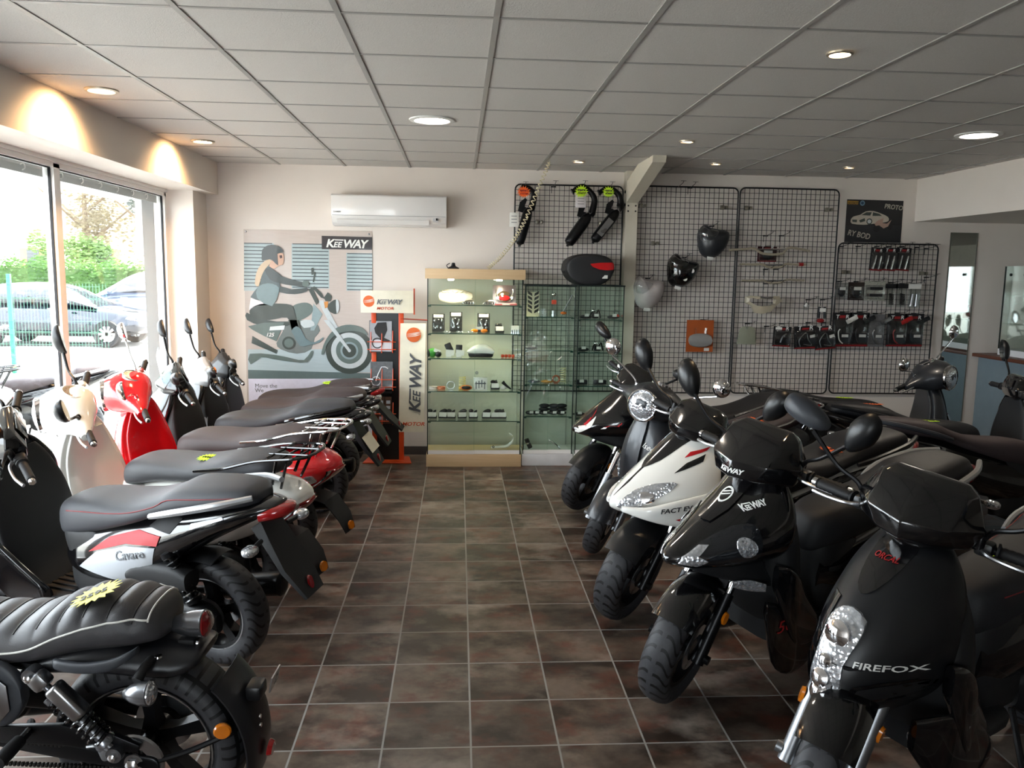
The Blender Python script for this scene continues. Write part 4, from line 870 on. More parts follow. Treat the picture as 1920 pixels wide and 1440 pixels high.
# rear cowl fender over the wheel
b = MB().loft([ryz(x, zb, zt, w, 3.2, wt=w*.75) for x, zb, zt, w in ((.32, .56, .61, .12), (.22, .57, .66, .135), (.1, .575, .68, .14), (-.03, .565, .665, .135), (-.12, .56, .645, .12), (-.18, .585, .638, .095), (-.20, .61, .632, .06))], 4); fb = b.bvh(); fd = b.build('rear_fender', M_FND, t, 60)
for x, y in ((-.085, .10), (-.085, -.10)):
    h = fb.ray_cast(V((x, y, 1)), V((0, 0, -1)), 1); MB().lathe([(0, .006), (.010, .005), (.012, 0)], h[0] or V((x, y, .66)), (0, 0, 1), 12).build('bolt', M_CHR, fd)
def bullet(root, c, r, L, shell, lens, nm):
    s = MB().lathe([(0, L), (r*.35, L*.93), (r*.75, L*.6), (r*.97, L*.25), (r, 0), (r*1.03, -.006), (r*.96, -.008)], c, (1, 0, -.06), 28).build(nm, shell, root, 50)
    MB().lathe([(r*.97, -.004), (r*.9, -.012), (r*.5, -.02), (0, -.022)], c, (1, 0, -.06), 28).build('lens', lens, s); return s
M_SATAL = mat('satin_aluminium', '8b8d92', .25, .9)
bl = bullet(t, (-.182, 0, .693), .042, .115, M_SATAL, mat('faceted_red_lens', '7e0c12', .1, coat=1., var=.5, vs=90), 'tail_lamp'); MB().box((-.14, 0, .645), (.05, .07, .018), bev=.004).build('lamp_mount', M_RUB, bl)
for y in (-.03, .03): MB().lathe([(0, .008), (.007, .006), (.008, 0)], (-.172, y, .644), (-1, 0, 0), 10).build('bolt', M_CHR, bl)
for s in (1, -1):
    c = V((-.10, s*.205, .585)); tsg = bullet(t, c, .036, .075, M_SATAL, M_LENS, 'turn_signal'); MB().tube([c+V((.035, -s*.01, .03)), c+V((.03, -s*.05, .05)), c+V((.03, -s*.09, .05))], [.016, .013, .014], 10, 3).build('rubber_stem', M_RUB, tsg)
# grab handles, shocks, swing arm
for s in (1, -1):
    MB().loft([rfree((x, s*y, z), (0, 1, 0), ZZ0, .011, h, 3) for x, y, z, h in ((.20, .15, .640, .010), (.18, .165, .640, .016), (.10, .178, .640, .016), (.02, .178, .652, .017), (-.03, .165, .675, .012), (-.05, .145, .685, .010))], 4).build('grab_handle', M_GREY, t, 60)
    p, q = V((.04, s*.155, .35)), V((.265, s*.155, .60)); d = (q-p).normalized(); L = (q-p).length; u, w = ortho(d)
    ab = MB().tube([p+d*.02, q-d*.02], .012, 12, 1)
    for e in (p, q): ab.lathe([(0, -.02), (.024, -.02), (.026, 0), (.024, .02), (0, .02)], e, (0, 1, 0), 18)
    ab.lathe([(0, 0), (.03, 0), (.032, .012), (.026, .03), (0, .03)], p+d*.035, d, 18).lathe([(0, 0), (.034, 0), (.034, .02), (0, .02)], q-d*.10, d, 18)
    sh_ = ab.build('shock_absorber', M_SATAL, t); n = 8
    MB().tube([p+d*(.06+(L-.16)*k/(n*10))+(u*cos(k*pi/5)+w*sin(k*pi/5))*.031 for k in range(n*10+1)], .0062, 8, 1).build('spring', M_GB, sh_)
    MB().tube([p+d*.06, p+d*(L-.1)], .017, 12, 1).build('damper_rod', M_ALU2, sh_)
    rv = MB(); rc = p+d*(L*.70)+V((-.035, s*.012, -.0)); Mr = MX((d, V((0, s, 0)), d.cross(V((0, s, 0))))).transposed()
    rv.box(rc, (.125, .05, .05), Mr, .012, 3).box(rc+d*.085+V((.018, 0, 0)), (.05, .045, .055), Mr, .012); rv.build('reservoir', M_STL, sh_)
    for e in (p, q): MB().lathe([(.013, .0), (.013, .012), (.006, .016), (0, .016)], e+V((0, s*.02, 0)), (0, s, 0), 6).build('acorn_nut', M_CHR, sh_)
    MB().loft([rfree((x, s*y, z), (0, 1, 0), ZZ0, .018, h, 4) for x, y, z, h in ((.56, .09, .36, .03), (.4, .10, .345, .032), (.2, .118, .325, .03), (0, .122, .30, .03), (-.06, .122, .295, .026), (-.075, .122, .294, .012))], 3).build('swing_arm', M_BMET, t, 60)
MB().lathe([(.022, 0), (.022, .012), (.012, .018), (0, .018)], (0, .142, .30), (0, 1, 0), 6).build('axle_nut', M_CHR, t)
MB().lathe([(.012, -.03), (.03, -.03), (.03, -.02), (.012, -.02)], (-.0, .16, .30), (0, 1, 0), 16, close=True).build('axle_washer', M_STL, t)
# belt guard with printed label, chain, brake calliper
g = MB().prism([(.50, .41), (.20, .43), (.04, .40), (-.03, .37), (-.02, .345), (.2, .36), (.5, .365)], (0, .132, 0), SX, SZ, -.02, .004).build('chain_guard', M_BMET, t)
MB().prism([(.16, .385), (.05, .372), (.05, .392), (.16, .408)], (0, .1335, 0), SX, SZ, -.001).build('warning_label', M_TXTG, g)
lb = MB(); [lb.box((.06+.018*k, .1345, .383+.0016*k+dz), (.012, .0006, .003)) for k in range(6) for dz in (0, .007, .014)]; lb.build('label_print', M_TXTW, g, smooth=False)
b = MB()
for k in range(46):
    x = .54-k*.0125; b.box((x, .128, .275+.0*x), (.009, .012, .012), bev=.002)
    b.box((x, .128, .335+.05*x), (.009, .012, .012), bev=.002)
b.build('drive_chain', mat('chain_steel', '3a3836', .35, .9), t)
MB().lathe([(.045, 0), (.085, 0), (.09, .006), (.085, .012), (.045, .012)], (0, .12, .30), (0, 1, 0), 32, close=True).build('sprocket', M_STL, t)
MB().box((.07, .13, .335), (.07, .035, .05), (0, .3, 0), .012).tube([(.05, .15, .34), (.09, .16, .37), (.13, .15, .36)], .006, 8).build('brake_calliper', M_ALU2, t)
# wheel-hugging mudguard on an arm with reflectors
b = MB(); pr = [(rw+.055-.02*abs(q)**3, .105*q) for q in (-1, -.8, -.5, 0, .5, .8, 1)]; pr += [(r_-.005, h) for r_, h in pr[::-1]]
b.lathe(pr, (0, 0, rw), (0, -1, 0), 20, R(136), R(200), close=True, ref=(1, 0, 0)); mg = b.build('rear_mudguard', M_FND, t, 60)
MB().lathe([(.0, .012), (.022, .011), (.026, .004), (.027, -.004), (0, -.004)], (-.368, -.0, .27), (-1, 0, -.15), 24).build('red_reflector', M_RLENS, mg)
for s in (1, -1):
    MB().lathe([(0, .008), (.022, .008), (.026, .003), (.026, -.003), (0, -.003)], (-.268, s*.115, .405), (-.3, s, 0), 24).build('amber_reflector', M_AMB, mg)
    MB().tube([(-.02, s*.13, .29), (-.15, s*.12, .33), (-.27, s*.10, .38)], .009, 8).build('guard_arm', M_BMET, mg)
MB().box((-.335, 0, .475), (.05, .07, .05), bev=.012).tube([(-.33, 0, .46), (-.31, 0, .42)], .012, 8, 1).build('plate_lamp', M_MB, mg); MB().prism([(-.04, 0), (.04, 0), (.04, .05), (-.04, .05)], (-.385, -.02, .475), (0, 1, 0), (-.2, 0, 1), .004).build('lamp_bracket', M_STL, mg)
for z in (.40, .37): MB().lathe([(.007, 0), (.007, .004), (0, .005)], (-.352, .03, z), (-1, 0, 0), 10).build('bolt', M_CHR, mg)
# side cover with holes, foot peg, frame, engine, tank, bars
sc_ = MB().loft([rfree((x, .165, z), (0, 1, 0), ZZ0, .02, h, 3.4) for x, z, h in ((.53, .535, .06), (.48, .535, .105), (.36, .54, .105), (.31, .545, .07), (.29, .545, .03))], 3).build('side_cover', M_GREY, t, 60)
MB().prism([(.47, .47), (.36, .46), (.325, .50), (.325, .58), (.37, .62), (.47, .61)], (0, .188, 0), SX, SZ, -.004, .002).build('silver_plate', M_STL, sc_)
hl = MB(); [hl.lathe([(.009, 0), (.009, .001), (0, .001)], (.345+.026*k+.01*(j % 2), .1885, .50+.024*j), (0, 1, 0), 12) for k in range(4) for j in range(4)]; hl.build('punched_holes', M_RUB, sc_)
MB().tube([(.33, .10, .40), (.30, .16, .41), (.30, .24, .41)], .012, 8, 2).lathe([(.019, -.05), (.021, 0), (.02, .05), (0, .055)], (.30, .25, .41), (0, 1, 0), 14).build('passenger_peg', M_RUB, t)
fr_ = MB()
for s in (1, -1): fr_.tube([(.04, s*.10, .60), (.3, s*.11, .60), (.55, s*.10, .66), (.95, s*.05, .80)], .016, 8); fr_.tube([(.3, s*.11, .60), (.45, s*.11, .40), (.52, s*.10, .28), (.85, s*.1, .25), (1.02, s*.04, .6)], .016, 8)
fr_.build('frame', M_BMET, t); MB().box((.68, 0, .40), (.30, .24, .22), bev=.04).lathe([(.075, -.15), (.08, 0), (.075, .15)], (.72, 0, .40), (0, 1, 0), 24).build('engine_block', M_ALU2, t)
b = MB(); [b.box((.76, 0, .52+.022*k), (.2, .2, .008), (0, -.2, 0)) for k in range(7)]; b.build('cooling_fins', M_BMET, t)
MB().loft([ryz(x, zb, zt, w, 2.3) for x, zb, zt, w in ((.66, .68, .74, .05), (.72, .67, .80, .11), (.85, .68, .87, .14), (1.0, .70, .88, .12), (1.06, .74, .84, .06))], 4).build('fuel_tank', M_GB, t, 60)
MB().tube([(.85, -.12, .45), (.7, -.16, .26), (.4, -.17, .27)], .022, 10).tube([(.42, -.17, .27), (-.15, -.19, .33)], [.035, .045, .045, .04], 14, 1).build('exhaust', M_BMET, t)
b = MB(MO); [b.tube([(1.08, 0, .92), (1.06, s*.12, .96), (.96, s*.34, 1.0), (.90, s*.40, .98)], .012, 8) for s in (1, -1)]; b.build('handlebar', M_BMET, t)
for s in (1, -1): MB(MO).tube([(.965, s*.33, 1.0), (.90, s*.405, .978)], .018, 12, 1).build('grip', M_RUB, t)
hl = MB(MO).lathe([(0, 0), (.06, .02), (.085, .08), (.088, .12), (.08, .125)], (1.10, 0, .80), (1, 0, 0), 28).build('headlight_shell', M_GB, t); MB(MO).lathe([(.082, .118), (.05, .135), (0, .14)], (1.10, 0, .80), (1, 0, 0), 28).build('headlight', M_LENS, hl)
MB().tube([(.55, .10, .24), (.62, .22, .02), (.62, .24, .006)], .012, 8, 2).build('side_stand', M_BMET, t)
burst(t, sbv, .11, .045, M_YEL, 'pale yellow price star reading 2595 on the cruiser motorcycle seat', .066, '2595', None, R(200), 1.15, lift=.010)
# ================================================================ BACK WALL
XX, ZZ, NY = V((1, 0, 0)), V((0, 0, 1)), V((0, -1, 0))
M_WIRE = mat('black_coated_wire', '161719', .4); M_CLIP = mat('nickel_clip', 'a09a8e', .3, 1.)
M_CARD = mat('black_card', '141417', .5, coat=.3); M_PVC = glassmat('clear_blister', 'f2f4f4', 2.2, .06); M_PAPER = mat('white_paper', 'e2e0da', .7)
M_DPLAS = mat('dark_parts_plastic', '1d1e21', .4); M_WOOD = None
def woodmat():
    m, t = newmat('beech_veneer'); o = t.add('ShaderNodeTexCoord').outputs['Object']
    mp = t.add('ShaderNodeMapping', {'Vector': o, 'Scale': (1.2, 6, 22)}).outputs[0]; n = t.noise(mp, 3, 5)
    b = t.add('ShaderNodeBsdfPrincipled', {'Base Color': t.mix(n, lin('c9a77c'), lin('e0c49c')), 'Roughness': .42}); t.l.new(b.outputs[0], t.out.inputs[0]); return m
M_WOOD = woodmat()
def quad(pts, Y): return [aty(a, b, Y) for a, b in pts]
def flat(name, pts, Y, m, parent=None, th=.0012, sm=0):
    """flat printed or cut shape parallel to the back wall, given by its outline"""
    P = quad(pts, Y)
    if sm: P = smooth_pts(P, sm, True)
    b = MB(); b.prism([(p.x, p.z) for p in P], (0, Y, 0), XX, ZZ, th)
    return b.build(name, m, parent, 30)
def wire_grid(label, x0, x1, z0, z1, y=YW-.035, clips=()):
    t = thing('wire_grid_panel', label, 'wire grid', ((x0+x1)/2, y, z0)); w, h = (x1-x0)/2, z1-z0; r = .05
    P = []
    for cx, cz, a0 in ((w-r, h-r, 0), (-w+r, h-r, 90), (-w+r, r, 180), (w-r, r, 270)):
        for k in range(5): a = R(a0+k*22.5); P.append((cx+r*cos(a), 0, cz+r*sin(a)))
    MB().tube(P, .0075, 8, 1, True).build('frame', M_WIRE, t)
    b = MB(); n = round((x1-x0)/.0475)
    for k in range(1, n): b.box((-w+2*w*k/n, .004, h/2), (.0042, .0042, h-.012))
    n = round(h/.0495)
    for k in range(1, n): b.box((0, 0, h*k/n), (2*w-.012, .0042, .0042))
    b.build('wire_mesh', M_WIRE, t, smooth=False)
    for cx, cz in clips:
        c = MB().box((cx-.022, .008, cz), (.03, .05, .04), bev=.004).box((cx+.022, .008, cz), (.022, .05, .03), bev=.004); c.build('wall_clip', M_CLIP, t)
    return t
wire_grid('black wire grid with three hanging exhausts, left of the column', .525, 1.553, .64, 2.605, clips=((-.28, 1.62), (.33, 1.62)))
wire_grid('black wire grid with wrapped headlight fairings, right beside the column', 1.69, 2.672, .63, 2.615, clips=((-.43, 1.8), (.36, 1.8), (-.3, 1.45)))
wire_grid('black wire grid carrying the handlebars, third from the left', 2.690, 3.668, .63, 2.62, clips=((-.40, 1.8), (.40, 1.8)))
wire_grid('lower black wire grid full of blister packs, below the dark car poster', 3.695, 4.705, .635, 2.115, clips=((-.41, 1.2), (.38, 1.2)))
# display hooks
def hook_mesh():
    b = MB(); b.box((0, .008, 0), (.05, .006, .012)); b.tube([(0, .005, 0), (0, -.02, 0), (0, -.17, .02), (0, -.185, .035)], .0025, 6, 3); b.tube([(-.018, .004, 0), (-.018, .004, -.06)], .003, 6, 1); b.tube([(-.025, -.186, .035), (.025, -.186, .035)], .002, 6, 1)
    return b
hk = hook_mesh().build('display_hook', M_WIRE); hk['used'] = 0; del hk['used']
HOOKS = []
def hook(px, py, drop=0):
    p = aty(px, py, YW-.045)
    o = hk if not HOOKS else hk.copy()
    if HOOKS: C.objects.link(o)
    o.location = (p.x, YW-.042, p.z); HOOKS.append(o); tag(o, 'black wire display hook pushed into a wall grid', 'hook', 'display hooks on the wall grids'); return p
for q in ((983, 352), (1038, 350), (1092, 350), (1142, 352), (1272, 350), (1294, 352), (1335, 424), (1283, 483), (1215, 522), (1318, 600), (1436, 442), (1466, 442), (1436, 505), (1455, 505), (1436, 532), (1455, 532), (1402, 607), (1438, 612), (1466, 607), (1516, 605), (1545, 605), (1516, 562), (1543, 562),
          (1578, 462), (1610, 462), (1645, 462), (1668, 462), (1692, 462), (1720, 464), (1738, 466), (1575, 528), (1606, 528), (1640, 528), (1672, 530), (1692, 532), (1712, 532), (1738, 520), (1580, 585), (1612, 585), (1642, 588), (1683, 587), (1714, 588)): hook(*q)
# exhausts
def exhaust(label, pipe, body, rb, extra):
    Y = YW-.13; P = [aty(a, b, Y) for a, b in pipe]; B = [aty(a, b, Y) for a, b in body]; o = B[0]
    t = thing('exhaust_pipe', label, 'exhaust', tuple(o)); P = [p-o for p in P]; B = [p-o for p in B]
    MB().tube(P+[B[0]*.2+P[-1]*.8], [.022, .022, .026, .030, .036, .045], 14, 5).lathe([(0, 0), (.03, 0), (.03, .01), (0, .01)], P[0], (P[0]-P[1]), 12).build('header_pipe', M_BMET, t)
    d = (B[1]-B[0]); L = d.length; d.normalize(); u, w = ortho(d)
    MB().loft([rfree(B[0]+d*L*q, u, w, a, a*.85, 2.6) for q, a in ((-.1, .02), (0, .045), (.15, rb), (.5, rb*1.05), (.9, rb*.95), (.97, rb*.6), (1, .02))], 4).tube([B[0]+d*L*.98, B[0]+d*L*1.06+V((.01, 0, 0))], .012, 8, 1).build('silencer', M_BMET, t)
    br = MB(); s = V((-1, 0, .2))
    br.prism([(-.02, 0), (.10, -.05), (.11, .03), (.07, .10), (.045, .10), (.05, .03), (-.02, .05)], B[0]+d*.02, (-.75, 0, .66), (.3, 0, .95), .006); br.build('mounting_bracket', M_BMET, t)
    if extra == 'plate': MB().prism([(-.09, -.03), (.09, -.03), (.09, .03), (-.09, .03)], B[0]+d*L*.5+V((0, -.06, 0)), d, d.cross(NY), .003).build('badge_plate', M_STL, t)
    return t
exhaust('black exhaust with orange star, behind the coiled cable', [(979, 351), (990, 352), (1001, 365), (997, 388)], [(990, 396), (973, 459)], .055, '')
exhaust('black curved exhaust with green star in the middle of the left grid', [(1074, 359), (1093, 349), (1114, 371), (1110, 398)], [(1102, 406), (1064, 459)], .06, '')
exhaust('black exhaust with shiny badge plate, nearest the column', [(1124, 361), (1142, 352), (1161, 367), (1163, 386)], [(1154, 400), (1112, 453)], .055, 'plate')
def wallstar(px, py, r, m, label, Y=YW-.22, rot=0., txt=2):
    p = aty(px, py, Y); P = []; N = 15; rnd = random.Random(px)
    for k in range(N*2): a = pi*k/N+rot; rr = r*(1+.15*rnd.random()) if k % 2 == 0 else r*.7; P.append((rr*cos(a), rr*sin(a)*.9))
    o = MB().prism(P, (0, 0, 0), XX, ZZ, .0015).build('price_tag', m, None, 30); o.location = p; tag(o, label, 'price tag', 'price stars on the exhausts')
    s = MB()
    for k in range(6): s.tube([(-.55*r+.2*r*k, -.003, .25*r*rnd.random()+.05*r), (-.5*r+.2*r*k, -.003, .35*r), (-.42*r+.2*r*k, -.003, .05*r)], .0028, 4, 2); s.tube([(-.5*r+.2*r*k, -.003, -.4*r), (-.42*r+.2*r*k, -.003, -.15*r), (-.34*r+.2*r*k, -.003, -.35*r*rnd.random())], .0028, 4, 2)
    s.build('handwriting', M_TXTR if m == M_FLO else M_TXTK, o, 30)
wallstar(982, 360, .06, M_FLO, 'orange price star on the leftmost exhaust'); wallstar(1090, 359, .062, M_FLG, 'green price star on the middle exhaust'); wallstar(1141, 360, .055, M_FLG, 'green price star on the exhaust nearest the column')
def note(px, py, w, h, label, Y, m=M_PAPER, tilt=0):
    p = aty(px, py, Y); o = MB().box((0, 0, 0), (w, .012, h), bev=.003).build('parts_bag', m); o.location = p; o.rotation_euler = (0, R(tilt), 0); tag(o, label, 'bag')
    s = MB()
    for k in range(3): s.box((0, -.0065, h*.25-h*.22*k), (w*.6, .001, h*.05))
    s.build('printed_lines', M_TXTG, o, smooth=False)
note(964, 412, .085, .13, 'white paper bag of fittings hanging left of the first exhaust', YW-.19); note(1089, 378, .10, .11, 'crumpled clear bag of fittings below the green star of the middle exhaust', YW-.2, mat('crumpled_bag', 'c9c3c6', .3, coat=.5))
# top case on the glass cabinet
p0 = aty(1101, 536, 7.62); t = thing('top_case', 'black top case with red reflector standing on the right glass cabinet', 'top case', tuple(p0))
w = .232; rg = [rfree((0, y, .145), XX, ZZ, a, h, 2.7) for y, a, h in ((-.19, .04, .04), (-.185, w*.8, .115), (-.16, w*.95, .14), (-.05, w, .145), (.12, w, .145), (.17, w*.9, .13), (.18, .05, .05))]
for r_ in rg:
    for v in r_: v.x *= 1-.22*max(0, (.145-v.z)/.145)
b = MB().loft(rg, 4); bv = b.bvh(); b.build('case_shell', mat('grained_case', '18191b', .5, bump=.3, bs=800), t, 60)
MB().tube([(w*1.01*cos(pi*k/8-pi), -.02-.165*abs(sin(pi*k/8)), .125) for k in range(9)], .006, 6, 2).build('lid_seam', M_RUB, t)
MB().patch(bv, [(-.01, .20), (.20, .215), (.215, .19), (.205, .15), (.08, .15)], (0, -.5, 0), XX, ZZ, (0, 1, 0), .002, .012, .02, 2).build('red_reflector', mat('red_reflector', 'c01218', .12, coat=1.), t)
MB().box((.13, -.186, .085), (.05, .004, .03)).build('white_label', M_PAPER, t); MB().box((.14, -.195, .175), (.03, .006, .03), bev=.004).build('lock', M_CHR, t)
# glass cabinets
M_EDGE = mat('green_glass_edge', '2c4a40', .15, coat=1.); M_CGL = glassmat('cabinet_glass', 'f9fdfb', 1.3); M_DFRM = mat('dark_profile', '26302e', .35, .5); M_WLAM = mat('white_laminate', 'd6d6d8', .35)
def cabinet(label, px0, px1, Y, zt, zb, shelves, base, top=None, depth=.43):
    x0, x1 = aty(px0, 700, Y).x, aty(px1, 700, Y).x; w = x1-x0; t = thing('display_cabinet', label, 'cabinet', ((x0+x1)/2, Y+depth/2, 0))
    m, D = w/2, depth/2
    MB().box((0, 0, zb/2), (w+.015, depth+.015, zb), bev=.003).build('plinth', base, t)
    if top: MB().box((0, 0, zt-.045), (w+.04, depth+.03, .09), bev=.003).build('canopy', top, t); zg = zt-.09
    else: zg = zt; MB().box((0, 0, zt-.004), (w, depth, .008)).build('glass_top', M_CGL, t, smooth=False)
    for s, n in ((-1, 'glass_side'), (1, 'glass_side')): MB().box((s*(m-.004), 0, (zb+zg)/2), (.007, depth-.02, zg-zb)).build(n, M_CGL, t, smooth=False)
    MB().box((0, D-.004, (zb+zg)/2), (w-.02, .006, zg-zb)).build('glass_back', M_CGL, t, smooth=False)
    for s in (-1, 1):
        d = MB().box((s*m*.49, -D+(.004 if s < 0 else .014), (zb+zg)/2+.012), (m*1.0, .006, zg-zb-.03)).build('sliding_door', M_CGL, t, smooth=False)
        MB().box((s*m*.49, -D+(.002 if s < 0 else .012), zb+.02), (m*.98, .01, .035)).build('door_rail', M_ALU, d, smooth=False)
    for s in (-1, 1):
        for q in (-1, 1): MB().box((s*(m-.004), q*(D-.004), (zb+zg)/2), (.009, .009, zg-zb)).build('corner_profile', M_DFRM, t, smooth=False)
    e = MB()
    if not top: e.box((0, -D, zt), (w, .012, .012)).box((0, D, zt), (w, .012, .012)).box((m, 0, zt), (.012, depth, .012)).box((-m, 0, zt), (.012, depth, .012))
    if not top: e.build('top_frame', M_DFRM, t, smooth=False)
    zs = []
    for py in shelves:
        z = aty((px0+px1)/2, py, Y+.02).z; zs.append(z)
        sh = MB().box((0, .01, z), (w-.03, depth-.05, .008)).build('glass_shelf', M_CGL, t, smooth=False)
        e = MB().box((0, -D+.033, z), (w-.03, .004, .009))
        for s in (-1, 1): e.box((s*(m-.02), -D+.05, z-.008), (.025, .03, .014))
        e.build('shelf_edge', M_EDGE, sh, smooth=False)
    return t, zs
cab1, S1 = cabinet('tall wood-topped glass display cabinet with two lit spotlights', 801, 978, 7.41, 1.805, .115, (573, 626.5, 673.5, 735, 790.5), M_WOOD, M_WOOD)
cab2, S2 = cabinet('lower glass cabinet with white plinth, directly right of the wood-topped one', 982.5, 1076, 7.46, 1.665, .11, (595, 658, 722, 782), M_WLAM)
cab3, S3 = cabinet('right-hand glass cabinet with the black top case on it, beside the column', 1081, 1166, 7.46, 1.672, .11, (600, 662, 725, 785), M_WLAM)
for s in (-1, 1):
    MB().lathe([(.028, 0), (.028, -.012), (.02, -.014), (0, -.014)], (s*.22-.0, -.10, 1.714), (0, 0, 1), 18).build('spotlight', lamp_mat('lit_cabinet_lamp', 'fff0d0', 25.) if s < 0 else bpy.data.materials['lit_cabinet_lamp'], cab1)
    L = bpy.data.lights.new('cabinet_lamp', 'SPOT'); L.energy = 20; L.color = lin('ffe9c4')[:3]; L.spot_size = R(130); L.spot_blend = .8; L.shadow_soft_size = .03
    o = bpy.data.objects.new('cabinet_lamp', L); C.objects.link(o); o.parent = cab1; o.location = (s*.22, -.10, 1.69)
# goods in the cabinets
def goods(name, label, cat, px, shelf, Y=7.60, group=None):
    p = aty(px, 600, Y); return thing(name, label, cat, (p.x, Y, shelf+.0045), group=group)
def blister(px, shelf, w, h, label, kind=0, Y=7.62):
    t = goods('blister_pack', label, 'blister pack', px, shelf, Y, 'blister packs in the glass cabinet')
    tl = MX.Rotation(R(-8), 4, 'X')
    MB(tl).box((0, 0, h/2), (w, .006, h)).build('backing_card', M_CARD, t, smooth=False); MB(tl).box((0, -.005, h*.88), (w*.78, .002, h*.17)).build('header_label', M_PAPER, t, smooth=False)
    g = MB(tl)
    for s in (-1, 1):
        if kind == 0: g.ell((s*w*.28, -.012, h*.62), (.011, .012, h*.11))
        else: g.box((s*w*.2, -.012, h*.5), (.02, .016, h*.34), (0, s*.25, 0), .004)
        g.lathe([(0, 0), (.012, 0), (.012, .014), (0, .016)], (s*w*.22, -.005, h*.25), (0, -1, 0), 10)
    g.build('chrome_parts', M_CHR, t); MB(tl).box((0, -.014, h*.42), (w*.86, .026, h*.66), bev=.01).build('blister', M_PVC, t)
def cardpart(px, shelf, label, i, Y=7.56):
    """small black lever or switch part with a white price card"""
    t = goods('spare_part', label, 'spare part', px, shelf, Y, 'small parts with white price cards'); rnd = random.Random(i*7+1)
    b = MB().box((0, .02, .012), (.085, .05, .022), bev=.006); b.tube([(-.03, .02, .02), (-.02*(1 if i % 2 else -1), .02, .06), (.02, .02, .075)], [.014, .012, .016], 8); b.ell((.02*rnd.choice((-1, 1)), .02, .07), (.024, .02, .018)); b.build('part_body', M_DPLAS, t)
    MB().box((0, -.012, .04), (.07, .002, .042), (R(-15), 0, R(rnd.uniform(-12, 12)))).build('price_card', M_PAPER, t)
for px, w, h, kd, lb in ((822, .115, .165, 0, 'leftmost dark blister pack on the second shelf of the wooden cabinet'), (855, .115, .185, 1, 'taller dark blister pack, second from left on the second shelf'), (907, .115, .175, 1, 'dark blister pack right of the centre on the second shelf')): blister(px, S1[1], w, h, lb, kd)
# top shelf
t = goods('silver_packet', 'silver packet with red parts leaning at the right of the top cabinet shelf', 'packet', 945, S1[0], 7.66)
MB(MX.Rotation(R(-10), 4, 'X')).box((0, 0, .09), (.215, .012, .18), bev=.004).build('backing', mat('grey_foil', '8d8890', .3, .5), t); MB(MX.Rotation(R(-10), 4, 'X')).ell((0, -.012, .07), (.07, .022, .055)).tube([(-.08, -.012, .14), (-.07, -.015, .05), (0, -.02, .025), (.07, -.015, .05), (.08, -.012, .14)], .007, 8).build('chrome_parts', M_CHR, t); MB(MX.Rotation(R(-10), 4, 'X')).ell((.0, -.022, .06), (.055, .016, .03)).build('red_parts', M_RLENS, t)
t = goods('cowl_packet', 'clear bag with white grille cowl on the top cabinet shelf', 'packet', 853, S1[0], 7.68)
b = MB().loft([rfree((x, 0, .07), (0, 1, 0), ZZ, .03, h, 2.6) for x, h in ((-.15, .01), (-.14, .04), (-.05, .065), (.06, .06), (.15, .035), (.16, .01))], 4); b.build('white_cowl', mat('pale_plastic', 'd6d2c2', .35, coat=.4), t)
b = MB()
for k in range(5): b.tube([(-.12+.05*k, -.03, .12), (-.10+.05*k, -.034, .105), (-.07+.05*k, -.03, .12)], .004, 6)
b.build('mesh_trim', mat('pale_grey_plastic', 'b3b0a4', .4), t)
for px, lb in ((878, 'silver chain lock parts in the middle of the top cabinet shelf'), (918, 'pair of chrome pedals left of the silver packet on the top shelf')):
    t = goods('metal_parts', lb, 'spare part', px, S1[0], 7.53); b = MB()
    for k in range(5): b.box((-.045+.022*k, 0, .014), (.018, .03, .024), (0, 0, .2*k), .004)
    b.tube([(-.06, 0, .006), (-.03, -.01, .03), (.03, .01, .034), (.06, 0, .008)], .006, 8); b.build('links', M_STL, t)
t = goods('red_boxes', 'flat red and white boxes in front of the silver packet', 'box', 948, S1[0], 7.5); MB().box((0, 0, .008), (.2, .06, .016), bev=.002).build('carton', mat('rose_carton', 'c86a70', .5), t); MB().box((0, -.031, .008), (.07, .001, .01)).build('label_strip', M_PAPER, t)
for k, (px, lb) in enumerate(((838, 'clear packet of clips lying between the two left blister packs'), (862, 'clear packet lying in front of the taller blister pack'), (882, 'flat clear packet lying left of the orange indicators'))):
    t = goods('clear_packet', lb, 'packet', px, S1[1], 7.5); MB().ell((0, 0, .01), (.04, .03, .011)).build('film', M_PVC, t); b = MB(); [b.lathe([(0, 0), (.006, 0), (.006, .01), (0, .01)], (-.02+.013*q, .004*(q % 2), .004), (0, 0, 1), 8) for q in range(4)]; b.build('fasteners', M_STL, t)
t = goods('indicator_pair', 'pair of orange turn signals with a white card, in front of a blister pack', 'turn signals', 899, S1[1], 7.52)
for s in (-1, 1): MB().ell((s*.042, 0, .02), (.036, .02, .018)).build('orange_lens', M_AMB, t)
MB().box((0, .0, .02), (.03, .02, .02)).build('base', M_DPLAS, t); MB().box((0, -.005, .045), (.07, .002, .025)).build('price_card', M_PAPER, t)
cardpart(937, S1[1], 'black part with white card, right on the second shelf', 1); 
t = goods('metal_parts', 'small chrome bolt set with card at the right end of the second shelf', 'spare part', 966, S1[1], 7.55)
b = MB(); [b.lathe([(0, 0), (.012, 0), (.012, .008), (.006, .008), (.006, .03), (0, .03)], (-.03+.02*q, 0, .001), (0, 0, 1), 8) for q in range(4)]; b.build('bolts', M_STL, t); MB().box((0, .012, .045), (.075, .002, .045)).build('price_card', M_PAPER, t)
